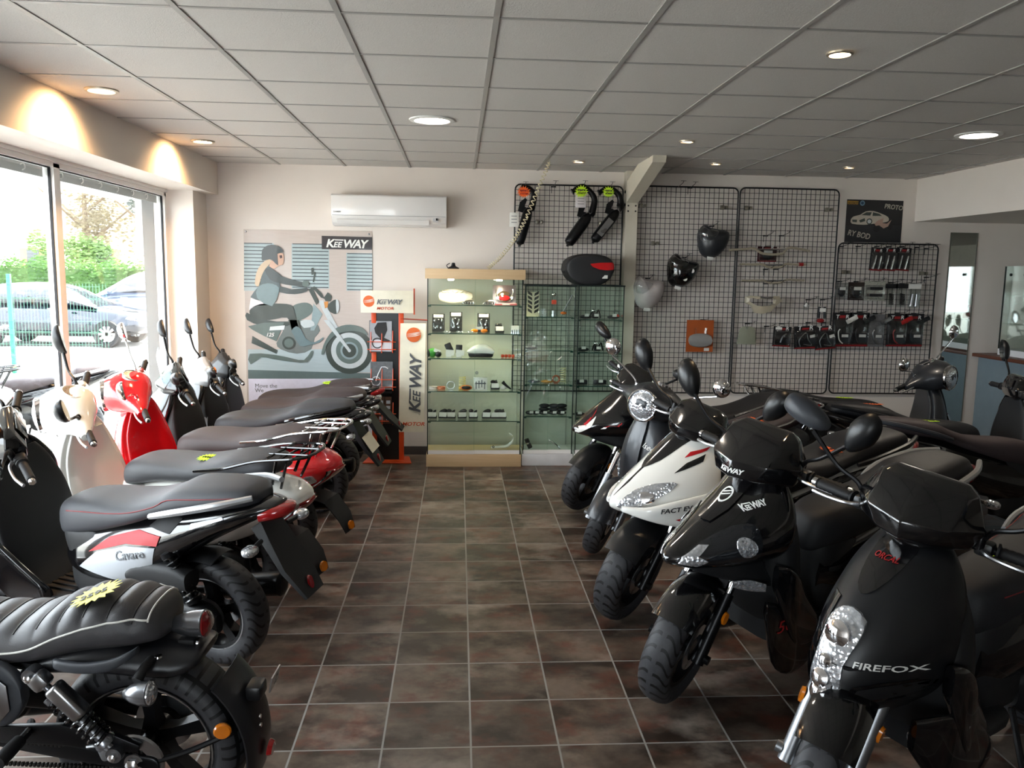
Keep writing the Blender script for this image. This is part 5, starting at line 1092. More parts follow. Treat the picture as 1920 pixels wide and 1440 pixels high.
# third shelf
t = goods('headlight_unit', 'white-topped grey scooter headlight unit on the third cabinet shelf', 'headlight', 902, S1[2], 7.56)
MB().loft([rfree((x, 0, .055+dz), (0, 1, 0), ZZ, .06, h, 2.4) for x, h, dz in ((-.125, .01, .0), (-.11, .02, 0), (-.06, .042, .012), (.03, .05, .02), (.10, .035, .005), (.125, .01, 0))], 4).build('white_shell', mat('pale_grey_plastic', 'b3b0a4', .4) if 0 else M_WHT, t)
MB().box((0, 0, .03), (.23, .1, .056), bev=.02).build('dark_base', M_DPLAS, t)
t = goods('reflector_row', 'row of orange-red reflectors lying at the right of the third shelf', 'reflectors', 953, S1[2], 7.54)
for k in range(4): MB().box((-.048+.032*k, 0, .016), (.03, .025, .03), bev=.006).build('reflector', mat('orange_red_lens', 'c2401c', .2, coat=.8), t)
t = goods('green_pouch', 'green and black pouch at the left end of the third shelf', 'pouch', 811, S1[2], 7.55); MB().ell((0, 0, .04), (.045, .03, .042)).build('pouch_body', mat('leaf_green', '3f8f34', .5), t); MB().ell((-.035, -.006, .035), (.016, .028, .034)).build('black_side', M_DPLAS, t)
t = goods('black_gloves', 'black and white folded part beside the green pouch', 'spare part', 822, S1[2], 7.53); MB().ell((0, 0, .03), (.03, .025, .03)).build('part_body', M_DPLAS, t); MB().box((-.01, -.012, .06), (.06, .004, .03), (0, .3, 0)).build('price_card', M_PAPER, t)
for k, (px, lb, tl) in enumerate(((842, 'tilted black box on white stand with card, third shelf', -25), (861, 'black cube gauge with white card left of the headlight unit', 3))):
    t = goods('gauge_box', lb, 'gauge', px, S1[2], 7.55); MB().box((0, 0, .018), (.05, .04, .034), bev=.004).build('white_stand', M_PAPER, t); MB().box((0, .0, .09 if k == 0 else .075), (.06, .05, .08), (0, R(tl), 0), .006).build('housing', M_DPLAS, t); MB().box((.01, -.03, .045), (.075, .003, .05), (0, R(4), 0)).build('price_card', M_PAPER, t)
# fourth shelf
for px, col, lb in ((813, 'd8c8c0', 'clear bag with pale hoses at the left of the fourth shelf'), (828, 'c8704a', 'small coil of orange fuel hose on the fourth shelf'), (846, 'd6d8dc', 'standing ring of clear tubing on the fourth shelf')):
    t = goods('hose_coil', lb, 'hose', px, S1[3], 7.55); b = MB(); up = col == 'd6d8dc'
    for k in range(3): b.tube([(.035*cos(pi*q/6), (.012*k-.012) if up else .03*sin(pi*q/6), .04+.035*sin(pi*q/6) if up else .006+.009*k) for q in range(12)], .005, 6, 2, True)
    b.build('coil', mat('hose_'+col, col, .3, coat=.5), t)
t = goods('yellow_spring', 'pale yellow coil spring standing on a packet, fourth shelf', 'spring', 868, S1[3], 7.55); MB().tube([(.03*cos(k*pi/4), .03*sin(k*pi/4), .035+.0022*k) for k in range(41)], .0035, 6, 1).build('coil', mat('pale_yellow', 'e0cf7a', .4), t); MB().box((0, 0, .016), (.07, .05, .03), bev=.006).build('packet_below', mat('yellow_packet', 'c8a64a', .5), t)
t = goods('orange_pack', 'black and orange oval pack beside the yellow spring', 'packet', 875, S1[3], 7.50); MB().ell((0, 0, .025), (.055, .02, .026)).build('orange_rim', M_ORG, t); MB().ell((0, -.008, .027), (.045, .018, .018)).build('dark_centre', M_DPLAS, t)
t = goods('printed_box', 'white carton printed with dark bars on the fourth shelf', 'box', 902, S1[3], 7.55); MB().box((0, 0, .058), (.125, .06, .115), bev=.002).build('carton', M_PAPER, t); b = MB(); [b.box((-.04+.026*k, -.0305, .045+.008*(k % 3)), (.009, .001, .07)) for k in range(4)]; b.box((0, -.0305, .062), (.10, .001, .01)); b.build('printed_bars', M_TXTG, t, smooth=False)
cardpart(930, S1[3], 'small black clamp right of the printed carton', 3)
t = goods('lever_set', 'black lever on white packet at the right of the fourth shelf', 'lever', 950, S1[3], 7.55); MB().tube([(-.03, 0, .075), (0, 0, .045), (.05, 0, .006)], [.018, .012, .006], 8).build('lever', M_DPLAS, t); MB().ell((-.02, .015, .02), (.035, .02, .02)).build('white_packet', M_PAPER, t)
for i, px in enumerate((811, 831, 847, 868, 889, 914, 930, 944)): cardpart(px, S1[4], ('white-wrapped', 'second', 'third', 'tall stalked', 'round-headed', 'beige-boxed', 'seventh', 'rightmost')[i]+' small part in the row of cards on the lowest cabinet shelf', i+4)
t = goods('white_mudguard', 'white curved mudguard piece lying on the floor of the wooden cabinet', 'mudguard', 948, .115, 7.56)
MB().loft([rfree((x, 0, z), (0, 1, .0), (-.4, 0, .9), .04*w_, .012, 3) for x, z, w_ in ((-.12, .03, .5), (-.05, .035, .8), (.03, .045, .9), (.08, .09, .8), (.085, .14, .6), (.05, .16, .3))], 4).build('mudguard_shell', M_WHT, t, 60); MB().lathe([(.006, 0), (.012, 0), (.012, .002), (.006, .002)], (-.1, -.03, .042), (0, -1, .3), 12, close=True).build('hole_rim', M_DPLAS, t)
MB().lathe([(.004, 0), (.016, 0), (.016, .003), (.004, .003)], V((aty(894, 699, 7.83).x, 7.83, aty(894, 699, 7.83).z))-cab1.location, (0, -1, 0), 16, close=True).build('lock_grommet', M_STL, cab1)
# cabinet two and three
t = goods('leaf_plaque', 'patterned black and cream panel standing at the top left of the middle cabinet', 'panel', 999, S2[0], 7.66)
MB().box((0, 0, .11), (.115, .012, .22)).build('cream_panel', mat('cream_panel', 'd2cab2', .5), t); b = MB()
for k in range(5):
    for s in (-1, 1): b.prism([(0, 0), (.04, .022), (.045, .05), (.005, .028)], (s*.008, -.0065, .02+.04*k), (s, 0, 0), ZZ, .001 if s > 0 else -.001)
b.build('black_pattern', M_DPLAS, t)
for px, kind, lb in ((1038, 0, 'hanging clear pack with chrome ball and orange tag in the middle cabinet'), (1062, 1, 'slanting metal rod leaning at the right of the middle cabinet')):
    t = goods('rod' if kind else 'clear_pack', lb, 'spare part', px, S2[0], 7.62)
    if kind: MB().tube([(-.05, 0, .006), (.05, 0, .20)], .007, 8, 1).build('rod', M_STL, t); MB().ell((-.03, -.01, .03), (.03, .015, .014)).build('orange_part', M_ORG, t)
    else: MB().ell((0, -.005, .20), (.022, .016, .016)).build('chrome_ball', M_CHR, t); MB().box((0, 0, .13), (.045, .006, .04)).build('orange_tag', mat('orange_tag', 'e0482c', .5), t); MB().box((0, .004, .10), (.08, .004, .2)).build('clear_bag', M_PVC, t); MB().lathe([(0, 0), (.02, 0), (.02, .05), (0, .05)], (0, .012, 0.001), ZZ, 12).build('metal_socket', M_STL, t)
for px, sh, lb, c in ((997, S2[1], 'clear bag of dark bolts on the second shelf of the middle cabinet', '6a6266'), (1003, S2[2], 'grey filter pack on the third shelf of the middle cabinet', '5a6066'), (1028, S2[2], 'thin orange tool beside the round ring in the middle cabinet', 'b8823a')):
    t = goods('bagged_part', lb, 'packet', px, sh, 7.58); MB().ell((0, 0, .016), (.06, .03, .016)).build('part_body', mat('part_'+c, c, .4), t); MB().box((.02, -.02, .03), (.03, .002, .018)).build('price_card', M_PAPER, t)
t = goods('ring_part', 'round orange-brown ring standing in the middle cabinet', 'ring', 1045, S2[2], 7.58); MB().tube([(.032*cos(pi*q/8), 0, .038+.032*sin(pi*q/8)) for q in range(16)], .009, 8, 1, True).build('ring', mat('brown_ring', '9a5a40', .35), t)
t = goods('steel_spring', 'upright pale coil spring right of the orange-brown ring', 'spring', 1058, S2[2], 7.58); MB().tube([(.03*cos(k*pi/4), .03*sin(k*pi/4), .006+.0026*k) for k in range(57)], .0035, 6, 1).build('coil', mat('pale_steel', 'cfc9a0', .3, .6), t)
for k, (px, lb, dz) in enumerate(((997, 'heap of small bagged parts at the left of the lowest shelf, middle cabinet', 0), (1008, 'small dark part with white card on the lowest shelf, middle cabinet', 0), (1023, 'dark drive belt pack, left of three on the lowest shelf, middle cabinet', 0), (1041, 'dark drive belt pack, middle of three, lowest shelf', 0), (1056, 'dark drive belt pack, right of three, lowest shelf', 0))):
    t = goods('belt_pack', lb, 'packet', px, S2[3], 7.58)
    for q in range(1 if k < 2 else 3): MB().ell((.004*q, .01*q, .02+.032*q), (.045 if k < 2 else .052, .035, .02)).build('belt', M_DPLAS, t)
    MB().box((.01, -.04, .03), (.035, .002, .022)).build('price_card', M_PAPER, t)
t = goods('black_grip', 'black cylindrical grip with chrome band on the floor of the middle cabinet', 'grip', 1001, .11, 7.6); MB(MX.Rotation(R(-25), 4, 'Y')).tube([(0, 0, .025), (0, 0, .12)], .022, 14, 1).build('grip_body', M_RUB, t); MB(MX.Rotation(R(-25), 4, 'Y')).tube([(0, 0, .07), (0, 0, .085)], .0235, 14, 1).build('chrome_band', M_CHR, t)
t = goods('chrome_lever', 'chrome lever leaning on the floor of the middle cabinet', 'lever', 1043, .11, 7.6); MB().tube([(-.05, 0, .10), (0, 0, .07), (.06, 0, .02), (.065, 0, .004)], [.014, .011, .008, .006], 8).build('lever', M_CHR, t)
for px, sh, lb, c in ((1098, S3[0], 'dark bagged levers at the left of the top shelf, right cabinet', 0), (1116, S3[0], 'tangled dark cables in the middle of the top shelf, right cabinet', 1), (1150, S3[0], 'dark parts with orange piece at the right of the top shelf, right cabinet', 2), (1094, S3[1], 'flat bagged tool at the left of the second shelf, right cabinet', 0), (1122, S3[1], 'chrome and black carburettor on the second shelf, right cabinet', 1), (1092, S3[2], 'black box with white label on the third shelf, left, right cabinet', 3), (1128, S3[2], 'long black box with label on the third shelf, right cabinet', 3), (1090, S3[3], 'small clear packet on the lowest shelf of the right cabinet', 0)):
    t = goods('shelf_part', lb, 'spare part', px, sh, 7.6)
    if c == 3: MB().box((0, 0, .022), (.12, .05, .042), bev=.006).build('box_body', M_DPLAS, t)
    elif c == 1: b = MB(); b.tube([(-.05, 0, .01), (-.03, .01, .06), (0, -.01, .03), (.03, .01, .08), (.05, 0, .01)], .007, 8); b.box((0, .01, .03), (.06, .04, .05), bev=.01); b.build('part_body', M_BMET, t); MB().ell((-.02, -.01, .075), (.018, .012, .018)).build('chrome_cap', M_CHR, t)
    else: MB().ell((0, 0, .018), (.06, .03, .018)).build('part_body', M_DPLAS, t)
    if c == 2: MB().ell((.03, -.01, .03), (.025, .015, .016)).build('orange_piece', mat('orange_tag', 'e0482c', .5), t)
    MB().box((.005, -.03, .035), (.04, .002, .026)).build('price_card', M_PAPER, t)
# clamp lamp foot and coiled cable
p1 = aty(1031, 293, 7.30); p1.z = ZC-.002; cabp = [p1, aty(1010, 352, 7.35), aty(985, 412, 7.40), aty(962, 452, 7.45), aty(938, 482, 7.55), aty(915, 503, 7.58)]
P = smooth_pts(cabp, 12); b = MB(); H_ = []; n = len(P); tot = 0
for i in range(n-1):
    d = (P[i+1]-P[i]); L = d.length; d.normalize(); u, w_ = ortho(d)
    for k in range(5): H_.append(P[i]+d*L*k/5+(u*cos(2*pi*tot/8.)+w_*sin(2*pi*tot/8.))*(.016 if tot > 8 else .002*tot)); tot += 1
P = H_; b.tube(P, .0042, 5, 1); tag(b.build('coiled_cable', mat('cream_cable', 'ddd2b0', .45)), 'cream coiled cable hanging from the ceiling down to the wooden cabinet', 'cable')
p = aty(850, 502, 7.5); t = thing('desk_clamp', 'black clamp standing on the wooden cabinet top', 'clamp', (p.x, 7.52, 1.805)); MB().loft([rfree((0, 0, z), XX, (0, 1, 0), a, a, 2.2) for z, a in ((0, .05), (.01, .05), (.025, .022), (.05, .015), (.055, .006))], 3).build('clamp_body', M_DPLAS, t); MB().tube([(-.045, 0, .004), (-.06, 0, .03), (-.03, 0, .05)], .004, 6).build('clamp_wire', M_WIRE, t)
# air conditioner
a0, a1 = aty(620, 363, 7.72), aty(837, 426, 7.72); t = thing('air_conditioner', 'white split air conditioner on the back wall above the poster', 'air conditioner', ((a0.x+a1.x)/2, YW-.001, a1.z)); w, h = (a1.x-a0.x)/2, a0.z-a1.z
M_AC = mat('air_conditioner_white', 'e4e2e0', .22, coat=.4, var=.02)
prof = [(0, 0), (-.10, 0), (-.165, .03), (-.205, .085), (-.21, h*.95), (-.19, h), (0, h)]
b = MB().prism([(-y, z) for y, z in prof], (-w, 0, 0), (0, -1, 0), ZZ, -2*w, .006); b.build('casing', M_AC, t)
MB().prism([(-w+.05, 0), (w-.16, 0), (w-.16, .05), (-w+.05, .05)], (0, -.172, .018), XX, V((0, -.55, .75)).normalized(), .004).build('air_flap', M_AC, t)
s = MB(); s.box((w-.10, -.2, .06), (.05, .02, .03), (R(-30), 0, 0)); s.build('receiver_window', mat('pale_grey_window', 'cfcfd0', .3), t); MB().box((w-.09, -.205, .065), (.012, .02, .02), (R(-30), 0, 0)).build('display', M_GB, t); MB().box((0, -.2105, .092), (2*w-.02, .002, .003)).build('seam', M_TXTG, t); MB().text('DAIKIN', (-w+.02, -.2105, .115), XX, ZZ, .02, 0, .01).build('lettering', M_TXTG, t)
MB().box((0, -.02, h+.006), (w*1.6, .03, .012)).build('top_rail', M_TXTG, t)
# ---------------------------------------------------------------- posters and leaflet stand
def strips(name, c0, c1, ax, sc):
    m, t = newmat(name); o = t.add('ShaderNodeTexCoord').outputs['Object']; mp = t.add('ShaderNodeMapping', {'Vector': o, 'Scale': ax}).outputs[0]
    b = t.add('ShaderNodeBsdfPrincipled', {'Base Color': t.mix(t.noise(mp, sc, 4), lin(c0), lin(c1)), 'Roughness': .35, 'Coat Weight': .2}); t.l.new(b.outputs[0], t.out.inputs[0]); return m
YP = YW-.004
def c2(u, v): return (440+u/7.11, 420+v/7.11)
def c3(u, v): return (440+u/6., 600+v/6.)
pt = thing('motorcycle_poster', 'large poster of a helmeted rider on a cruiser motorcycle, on the back wall', 'poster', tuple(aty(580, 640, YW)-V((0, 0, 0))))
PO = V(pt.location)
def art(name, pts, lv, m, sm=0, f=c2):
    Y = YP-.0012*lv; P = [aty(*f(u, v), Y) for u, v in pts]
    if sm: P = smooth_pts(P, sm, True)
    b = MB(); b.prism([(p.x-PO.x, p.z-PO.z) for p in P], (0, Y-PO.y, 0), XX, ZZ, .0008); return b.build(name, m, pt, 30)
def pm(n, c): return mat('print_'+n, c, .35, coat=.2, var=.1, vs=30)
G1, G2, G3, G4 = pm('dark_green', '39423c'), pm('grey_green', '5d6b66'), pm('teal_grey', '86989a'), pm('pale_metal', 'bcc3c4')
art('printed_background', [(118, 70), (1832, 95), (1838, 2850), (175, 2800)], 0, strips('print_blurred_wall', 'b3a59c', 'c3b8b0', (2, 1, 26), 3))
art('printed_margin', [c for c in ((155, 660), (1555, 660), (1555, 1320), (168, 1320))], .8, pm('lavender_margin', 'd9d6e6'), f=c3)
art('printed_road', [(150, 560), (1555, 600), (1555, 660), (152, 660)], .8, pm('dark_road', '5f6f6e'), f=c3); art('printed_pavement', [(150, 330), (1555, 330), (1555, 590), (150, 590)], .6, strips('print_blurred_road', '9fb0b4', 'b4c2c6', (2, 1, 30), 3), f=c3)
for (x0, x1), (y0, y1), nm in (((125, 520), (250, 890), 0), ((760, 1260), (260, 860), 1), ((1490, 1836), (385, 890), 2)): art('printed_shutter', [(x0, y0), (x1, y0+5), (x1, y1), (x0, y1)], .8, pm('pale_shutter', 'a3b2b4'))
for (x0, x1), (y0, y1) in (((125, 500), (250, 860)), ((770, 1250), (260, 870)), ((1500, 1836), (388, 880))):
    k = y0; b = MB()
    while k < y1:
        P = [aty(*c2(u, v), YP-.0022) for u, v in ((x0, k), (x1, k+6), (x1, k+17), (x0, k+11))]; b.prism([(p.x-PO.x, p.z-PO.z) for p in P], (0, YP-.0022-PO.y, 0), XX, ZZ, .0005); k += 48
    b.build('printed_louvres', pm('louvre_black', '23292c'), pt, smooth=False)
# motorcycle in the print
def disc(name, cx, cy, r, lv, m, f=c3, r2=0.):
    Y = YP-.0012*lv; c = aty(*f(cx, cy), Y); rr = (aty(*f(cx+r, cy), Y)-c).length; q = (aty(*f(cx+r2, cy), Y)-c).length if r2 else 0
    MB().lathe([(rr, 0), (q, 0), (q, .0008), (rr, .0008)] if q else [(rr, 0), (rr, .0008), (0, .0008)], c-PO, (0, -1, 0), 40, close=bool(q)).build(name, m, pt)
disc('printed_wheel', 1290, 345, 265, 2, G1); disc('printed_wheel', 1290, 345, 205, 3, G4); disc('printed_wheel', 1290, 345, 150, 4, G2); disc('printed_wheel', 1290, 345, 100, 5, G3); disc('printed_wheel', 1290, 345, 78, 6, G1); disc('printed_wheel', 1290, 345, 18, 9, G4)
art('printed_fender', [(975, 385), (1010, 370), (1040, 270), (1130, 170), (1250, 130), (1400, 130), (1500, 175), (1440, 90), (1300, 52), (1160, 80), (1060, 170), (1000, 280)], 7, G2, f=c3, sm=3)
art('printed_fork', [(1000, 0), (1060, 0), (1310, 345), (1275, 350)], 8, G4, f=c3)
art('printed_fork', [(1110, 1020), (1180, 1020), (1400, 1420), (1310, 1420)], 4, G4); art('printed_fork', [(980, 870), (1040, 860), (1130, 1040), (1090, 1080)], 4, G1)
art('printed_tank', [(770, 1110), (850, 1060), (960, 1050), (1030, 1090), (1040, 1160), (990, 1220), (880, 1280), (800, 1260)], 3, G2, 3); art('printed_frame', [(1050, 1060), (1170, 1200), (1060, 1420), (1010, 1420)], 3, G3)
art('printed_headlight', [(1260, 1060), (1330, 1010), (1385, 1030), (1395, 1130), (1350, 1200), (1270, 1170), (1240, 1110)], 5, G1, 3); art('printed_headlight', [(1350, 1015), (1385, 1030), (1392, 1130), (1360, 1190)], 6, G4, 3); art('printed_indicator', [(1190, 1040), (1245, 1030), (1240, 1110), (1205, 1125)], 6, pm('amber', 'c9853c')); art('printed_gauge', [(1190, 980), (1240, 910), (1295, 960), (1280, 1030), (1210, 1030)], 6, G1)
art('printed_cables', [(985, 870), (1060, 830), (1160, 920), (1200, 1000), (1150, 980), (1060, 880), (1010, 890)], 5, G1); art('printed_mirror', [(1020, 590), (1050, 580), (1052, 670), (1025, 680)], 5, G1); art('printed_mirror', [(1062, 640), (1080, 640), (1060, 770), (1040, 780)], 5, G1)
art('printed_engine', [(560, 40), (720, 0), (900, 20), (960, 120), (900, 200), (860, 330), (700, 380), (520, 330), (470, 260), (540, 130)], 2, pm('engine_mottle', '6b7370'), f=c3, sm=2); disc('printed_engine_cover', 610, 260, 75, 5, G1); disc('printed_engine_cover', 610, 260, 52, 6, G2); art('printed_engine_fins', [(740, 10), (860, 0), (900, 60), (780, 90)], 5, G4, f=c3, sm=2)
art('printed_side_cover', [(150, 70), (330, 30), (560, 25), (470, 240), (330, 180), (200, 110)], 4, G2, f=c3); art('printed_label', [(400, 75), (565, 60), (555, 110), (390, 118)], 6, pm('pale_label', 'd3d8d8'), f=c3)
art('printed_exhaust', [(170, 380), (440, 390), (640, 430), (780, 450), (860, 350), (885, 360), (820, 475), (640, 470), (430, 440), (300, 420), (180, 500)], 5, G2, f=c3, sm=2); art('printed_swingarm', [(200, 180), (480, 340), (470, 380), (190, 260)], 4, G1, f=c3); art('printed_seat', [(160, 1180), (300, 1250), (560, 1300), (760, 1300), (700, 1360), (380, 1360), (165, 1280)], 3, G1, 2)
# rider in the print
art('printed_jeans', [(200, 1150), (330, 1070), (540, 1060), (750, 1080), (800, 1180), (850, 1420), (770, 1420), (700, 1250), (460, 1280), (250, 1250)], 7, pm('olive_jeans', '3a413a'), 3)
art('printed_boot', [(690, 70), (750, 110), (800, 210), (900, 250), (1000, 190), (960, 250), (820, 285), (730, 290), (660, 160), (640, 120)], 8, pm('boot_teal', '63777a'), f=c3, sm=2); art('printed_shin', [(600, 0), (720, 0), (750, 110), (650, 140)], 7, pm('olive_jeans', '3a413a'), f=c3)
art('printed_shirt', [(215, 985), (480, 1080), (300, 1085), (190, 1150)], 7, pm('white_shirt', 'dfdde2')); art('printed_jacket', [(390, 580), (470, 570), (545, 640), (600, 770), (590, 900), (500, 1100), (380, 1030), (210, 975), (330, 820), (360, 680)], 8, pm('leather_grey', '4d5a5b'), 2)
art('printed_jacket', [(310, 840), (440, 790), (560, 820), (590, 900), (500, 1095), (300, 990)], 8.6, pm('leather_teal', '6f8284'), 2); art('printed_sleeve', [(400, 600), (520, 610), (640, 700), (800, 750), (960, 790), (960, 840), (760, 820), (600, 790), (470, 740)], 9, pm('leather_dark', '3e4543'), 2); art('printed_sleeve', [(600, 830), (760, 870), (960, 850), (960, 900), (800, 935), (600, 910)], 7, pm('leather_dark', '3e4543'), 2)
art('printed_face', [(560, 400), (640, 390), (655, 470), (640, 540), (590, 555), (520, 600), (460, 560), (500, 470)], 8, pm('skin', 'c79f88'), 2); art('printed_hair', [(440, 470), (490, 500), (400, 610), (350, 720), (320, 830), (270, 800), (290, 650), (350, 540)], 9.5, pm('blond_hair', 'c9b193'), 2)
art('printed_helmet', [(360, 430), (370, 340), (440, 285), (540, 280), (620, 320), (650, 375), (570, 400), (580, 550), (520, 500), (470, 470), (370, 490)], 10, pm('helmet_grey', '454b4b'), 2); art('printed_sunglasses', [(595, 420), (630, 415), (635, 450), (605, 460)], 10, pm('glasses', '4a3230')); disc('printed_grip', 945, 795, 45, 10, G2, c2)
art('printed_sign', [(1160, 157), (1832, 175), (1832, 345), (1162, 335)], 3, pm('sign_black', '2a2325'))
o_ = aty(*c2(1215, 305), YP-.0055)-PO; keeway(pt, M_TXTW, None, o_, XX+V((0, 0, -.012)), ZZ, .104, None)
MB().text('Move the', aty(*c3(228, 760), YP-.002)-PO, XX, ZZ, .055, 0, 0).text('We', aty(*c3(228, 812), YP-.002)-PO, XX, ZZ, .055, 0, 0).build('lettering', M_TXTG, pt)
MB().text('125', aty(*c3(350, 185), YP-.009)-PO, XX, ZZ, .05, .3, .02).build('lettering', M_TXTW, pt)
disc('printed_seal', 1455, 1180, 40, 2, M_TXTG, c3, 30)
for u, v in ((148, 100), (1790, 135)): MB().lathe([(.010, 0), (.006, .008), (0, .01)], aty(*c2(u, v), YP-.001)-PO, (0, -1, 0), 10).build('pin', M_STL, pt)
# dark poster with car and scooter
pt = thing('car_poster', 'dark poster of a white sports car and scooter above the lower wire grid', 'poster', tuple(aty(1638, 415, YW))); PO = V(pt.location)
def c8(u, v): return (1540+u/4.8, 360+v/4.8)
art('printed_sheet', [(232, 65), (740, 80), (712, 458), (205, 450)], 0, pm('night_sheet', '17181c'), f=c8); art('printed_ground', [(222, 300), (725, 300), (712, 455), (208, 448)], .8, pm('night_ground', '26272b'), f=c8)
WC = pm('car_cream', 'b9b0a2')
art('printed_car', [(265, 250), (290, 220), (350, 205), (400, 175), (470, 172), (540, 195), (600, 225), (605, 260), (560, 275), (430, 290), (380, 295), (275, 285)], 2, WC, 2, c8); art('printed_car_glass', [(360, 208), (405, 182), (455, 182), (440, 212)], 3, G1, 0, c8); art('printed_car_glass', [(465, 182), (520, 195), (545, 215), (460, 215)], 3, G1, 0, c8); art('printed_car_grille', [(340, 255), (390, 235), (395, 262), (350, 275)], 3, G1, 0, c8); art('printed_car_grille', [(278, 248), (322, 250), (318, 272), (280, 268)], 3, G1, 0, c8)
disc('printed_car_wheel', 432, 265, 26, 3, G1, c8); disc('printed_car_wheel', 432, 265, 17, 4, G4, c8); disc('printed_scooter_wheel', 497, 330, 30, 5, M_TXTK, c8); disc('printed_scooter_wheel', 615, 315, 24, 5, M_TXTK, c8)
art('printed_scooter', [(478, 285), (510, 255), (560, 235), (550, 280), (590, 285), (632, 250), (600, 310), (560, 328), (520, 300), (490, 305)], 6, pm('scooter_rose', 'ad8f80'), 0, c8)
art('printed_tab', [(236, 78), (335, 82), (330, 112), (236, 110)], 2, pm('gold_tab', 'b98a2c'), 0, c8); disc('printed_roundel', 370, 100, 22, 2, pm('blue_roundel', '6f93ad'), c8); disc('printed_roundel', 370, 100, 13, 3, pm('blue_dark', '2c4a66'), c8)
MB().text('SCOOT', aty(*c8(240, 108), YP-.006)-PO, XX, ZZ, .03, 0, .02).build('lettering', M_TXTK, pt)
mb = MB(); mb.text('PROTO', aty(*c8(565, 145), YP-.005)-PO, (1, 0, -.1), (.1, 0, 1), .062, .1, .02, sx=.9); mb.text('RY BOD', aty(*c8(232, 385), YP-.005)-PO, (1, 0, -.18), (.18, 0, 1), .075, .1, .02, sx=.85); mb.build('lettering', pm('chalk', 'b3ada0'), pt)
# leaflet stand
M_OST = mat('orange_powder_coat', 'cf4a1e', .4); bs = thing('leaflet_stand', 'orange and black leaflet stand with three wire holders and a top sign', 'display stand', tuple(aty(728, 858, 7.66))); bs.location.z = 0; O = V(bs.location)
MB().prism([(-.225, -.14), (.225, -.14), (.19, .13), (-.19, .13)], (0, 0, .002), XX, (0, 1, 0), .01, .002).build('base_plate', M_OST, bs)
for x in (-.125, .125): MB().box((x, 0, .78), (.045, .05, 1.54), bev=.004).build('upright', M_OST, bs)
MB().box((0, .005, .70), (.205, .03, 1.38)).build('black_panel', mat('black_laminate', '131313', .3), bs)
sg = MB().loft([[V((x, -.06+.015*(x/.24)**2+dy, z)) for z, dy in ((1.395, 0), (1.60, 0), (1.60, .008), (1.395, .008))] for x in [-.24+.04*k for k in range(13)]], 1); sgo = sg.build('sign_panel', mat('cream_sign', 'e6e0cc', .4), bs, 30)
M_EMB = mat('orange_emblem', 'd2622c', .35, .3)
def emblem(par, c, r, m2=M_PAPER):
    e = MB().lathe([(r, 0), (r, .002), (0, .0035)], c, (0, -1, 0), 28).build('round_emblem', M_EMB, par)
    b = MB()
    for q in (-.35, .05, .4): b.prism([(-r*1.1, -r*.15+q*r*.5), (r*.3, r*.12+q*r*.5), (r*1.1, r*.3+q*r*.5), (r*.3, r*.0+q*r*.5)], V(c)+V((0, -.004, 0)), XX, ZZ, .0008)
    b.build('emblem_wing', m2, par if 0 else e, smooth=False)
emblem(sgo, (-.165, -.0545, 1.5), .052); MB().text('MOTOR', (-.095, -.0615, 1.425), XX, ZZ, .035, .25, .02, sx=1.2).build('lettering', M_OST, sgo)
keeway(sgo, M_TXTG, None, (-.095, -.0615, 1.475), XX, ZZ, .062, None)
MB().box((.245, 0, 1.50), (.012, .02, .24)).build('sign_edge', M_OST, bs)
pr = [mat('print_dark_bike', '2a2b2e', .3, coat=.5, var=.5, vs=40), mat('print_grey_bike', '55585c', .3, coat=.5, var=.5, vs=40), mat('print_brown_leaflet', '4a3326', .3, coat=.5, var=.4, vs=40)]
def holder(z, back=.0):
    h = MB()
    for x in (-.10, 0, .10): h.tube([(x-.05, -.03, z+.20), (x-.05, -.07, z+.05), (x-.05, -.075, z), (x-.05, -.02, z)], .004, 6, 2)
    h.tube([(-.18, -.075, z+.10), (.08, -.075, z+.10)], .004, 6, 1).tube([(-.18, -.072, z+.03), (.08, -.072, z+.03)], .004, 6, 1)
    return h.build('wire_holder', M_OST, bs)
for z in (1.03, .68, .36): holder(z)
def leaflet(label, x, z, w, h, m, kind):
    o = MB(MX.Rotation(R(-8), 4, 'X')).box((0, 0, h/2), (w, .012, h)).build('leaflet', m, None, smooth=False); o.location = O+V((x, -.055, z)); tag(o, label, 'leaflet', 'leaflets in the orange stand'); T = MX.Rotation(R(-8), 4, 'X')
    if kind == 0:
        MB(T).box((0, -.0065, h*.5), (w*.96, .001, h*.96)).build('printed_sky', pm('leaflet_grey', '9a9ca2'), o, smooth=False); MB(T).box((0, -.007, h*.2), (w*.96, .001, h*.36)).build('printed_ground', pm('leaflet_white', 'c9cad0'), o, smooth=False)
        b = MB(T); b.lathe([(.05, 0), (.05, .001), (.04, .001), (.04, 0)], (-.03, -.0078, h*.28), (0, -1, 0), 24, close=True); b.prism([(-.06, .75*h), (-.03, .93*h), (.05, .95*h), (.06, .7*h), (.03, .45*h), (.1, .35*h), (.02, .3*h), (-.01, .45*h), (-.05, .6*h)], (0, -.0078, 0), XX, ZZ, .001); b.build('printed_motorcycle', M_TXTK, o)
    elif kind == 1:
        b = MB(T); b.lathe([(.045, 0), (.045, .001), (.036, .001), (.036, 0)], (-.05, -.0075, h*.3), (0, -1, 0), 24, close=True); b.tube([(-.05, -.008, h*.3), (0, -.008, h*.8), (.06, -.008, h*.75)], .006, 6, 2); b.build('printed_motorcycle', pm('leaflet_white', 'c9cad0'), o); MB(T).box((0, -.0072, h*.06), (w*.9, .001, h*.1)).build('printed_band', pm('leaflet_band', '8d8a8c'), o, smooth=False)
    else:
        b = MB(T); [b.box((0, -.0072, h*(.2+.2*k)), (w*.6, .001, h*.12)) for k in range(4)]; b.build('printed_pictures', pm('leaflet_pictures', '9aa3ad'), o, smooth=False)
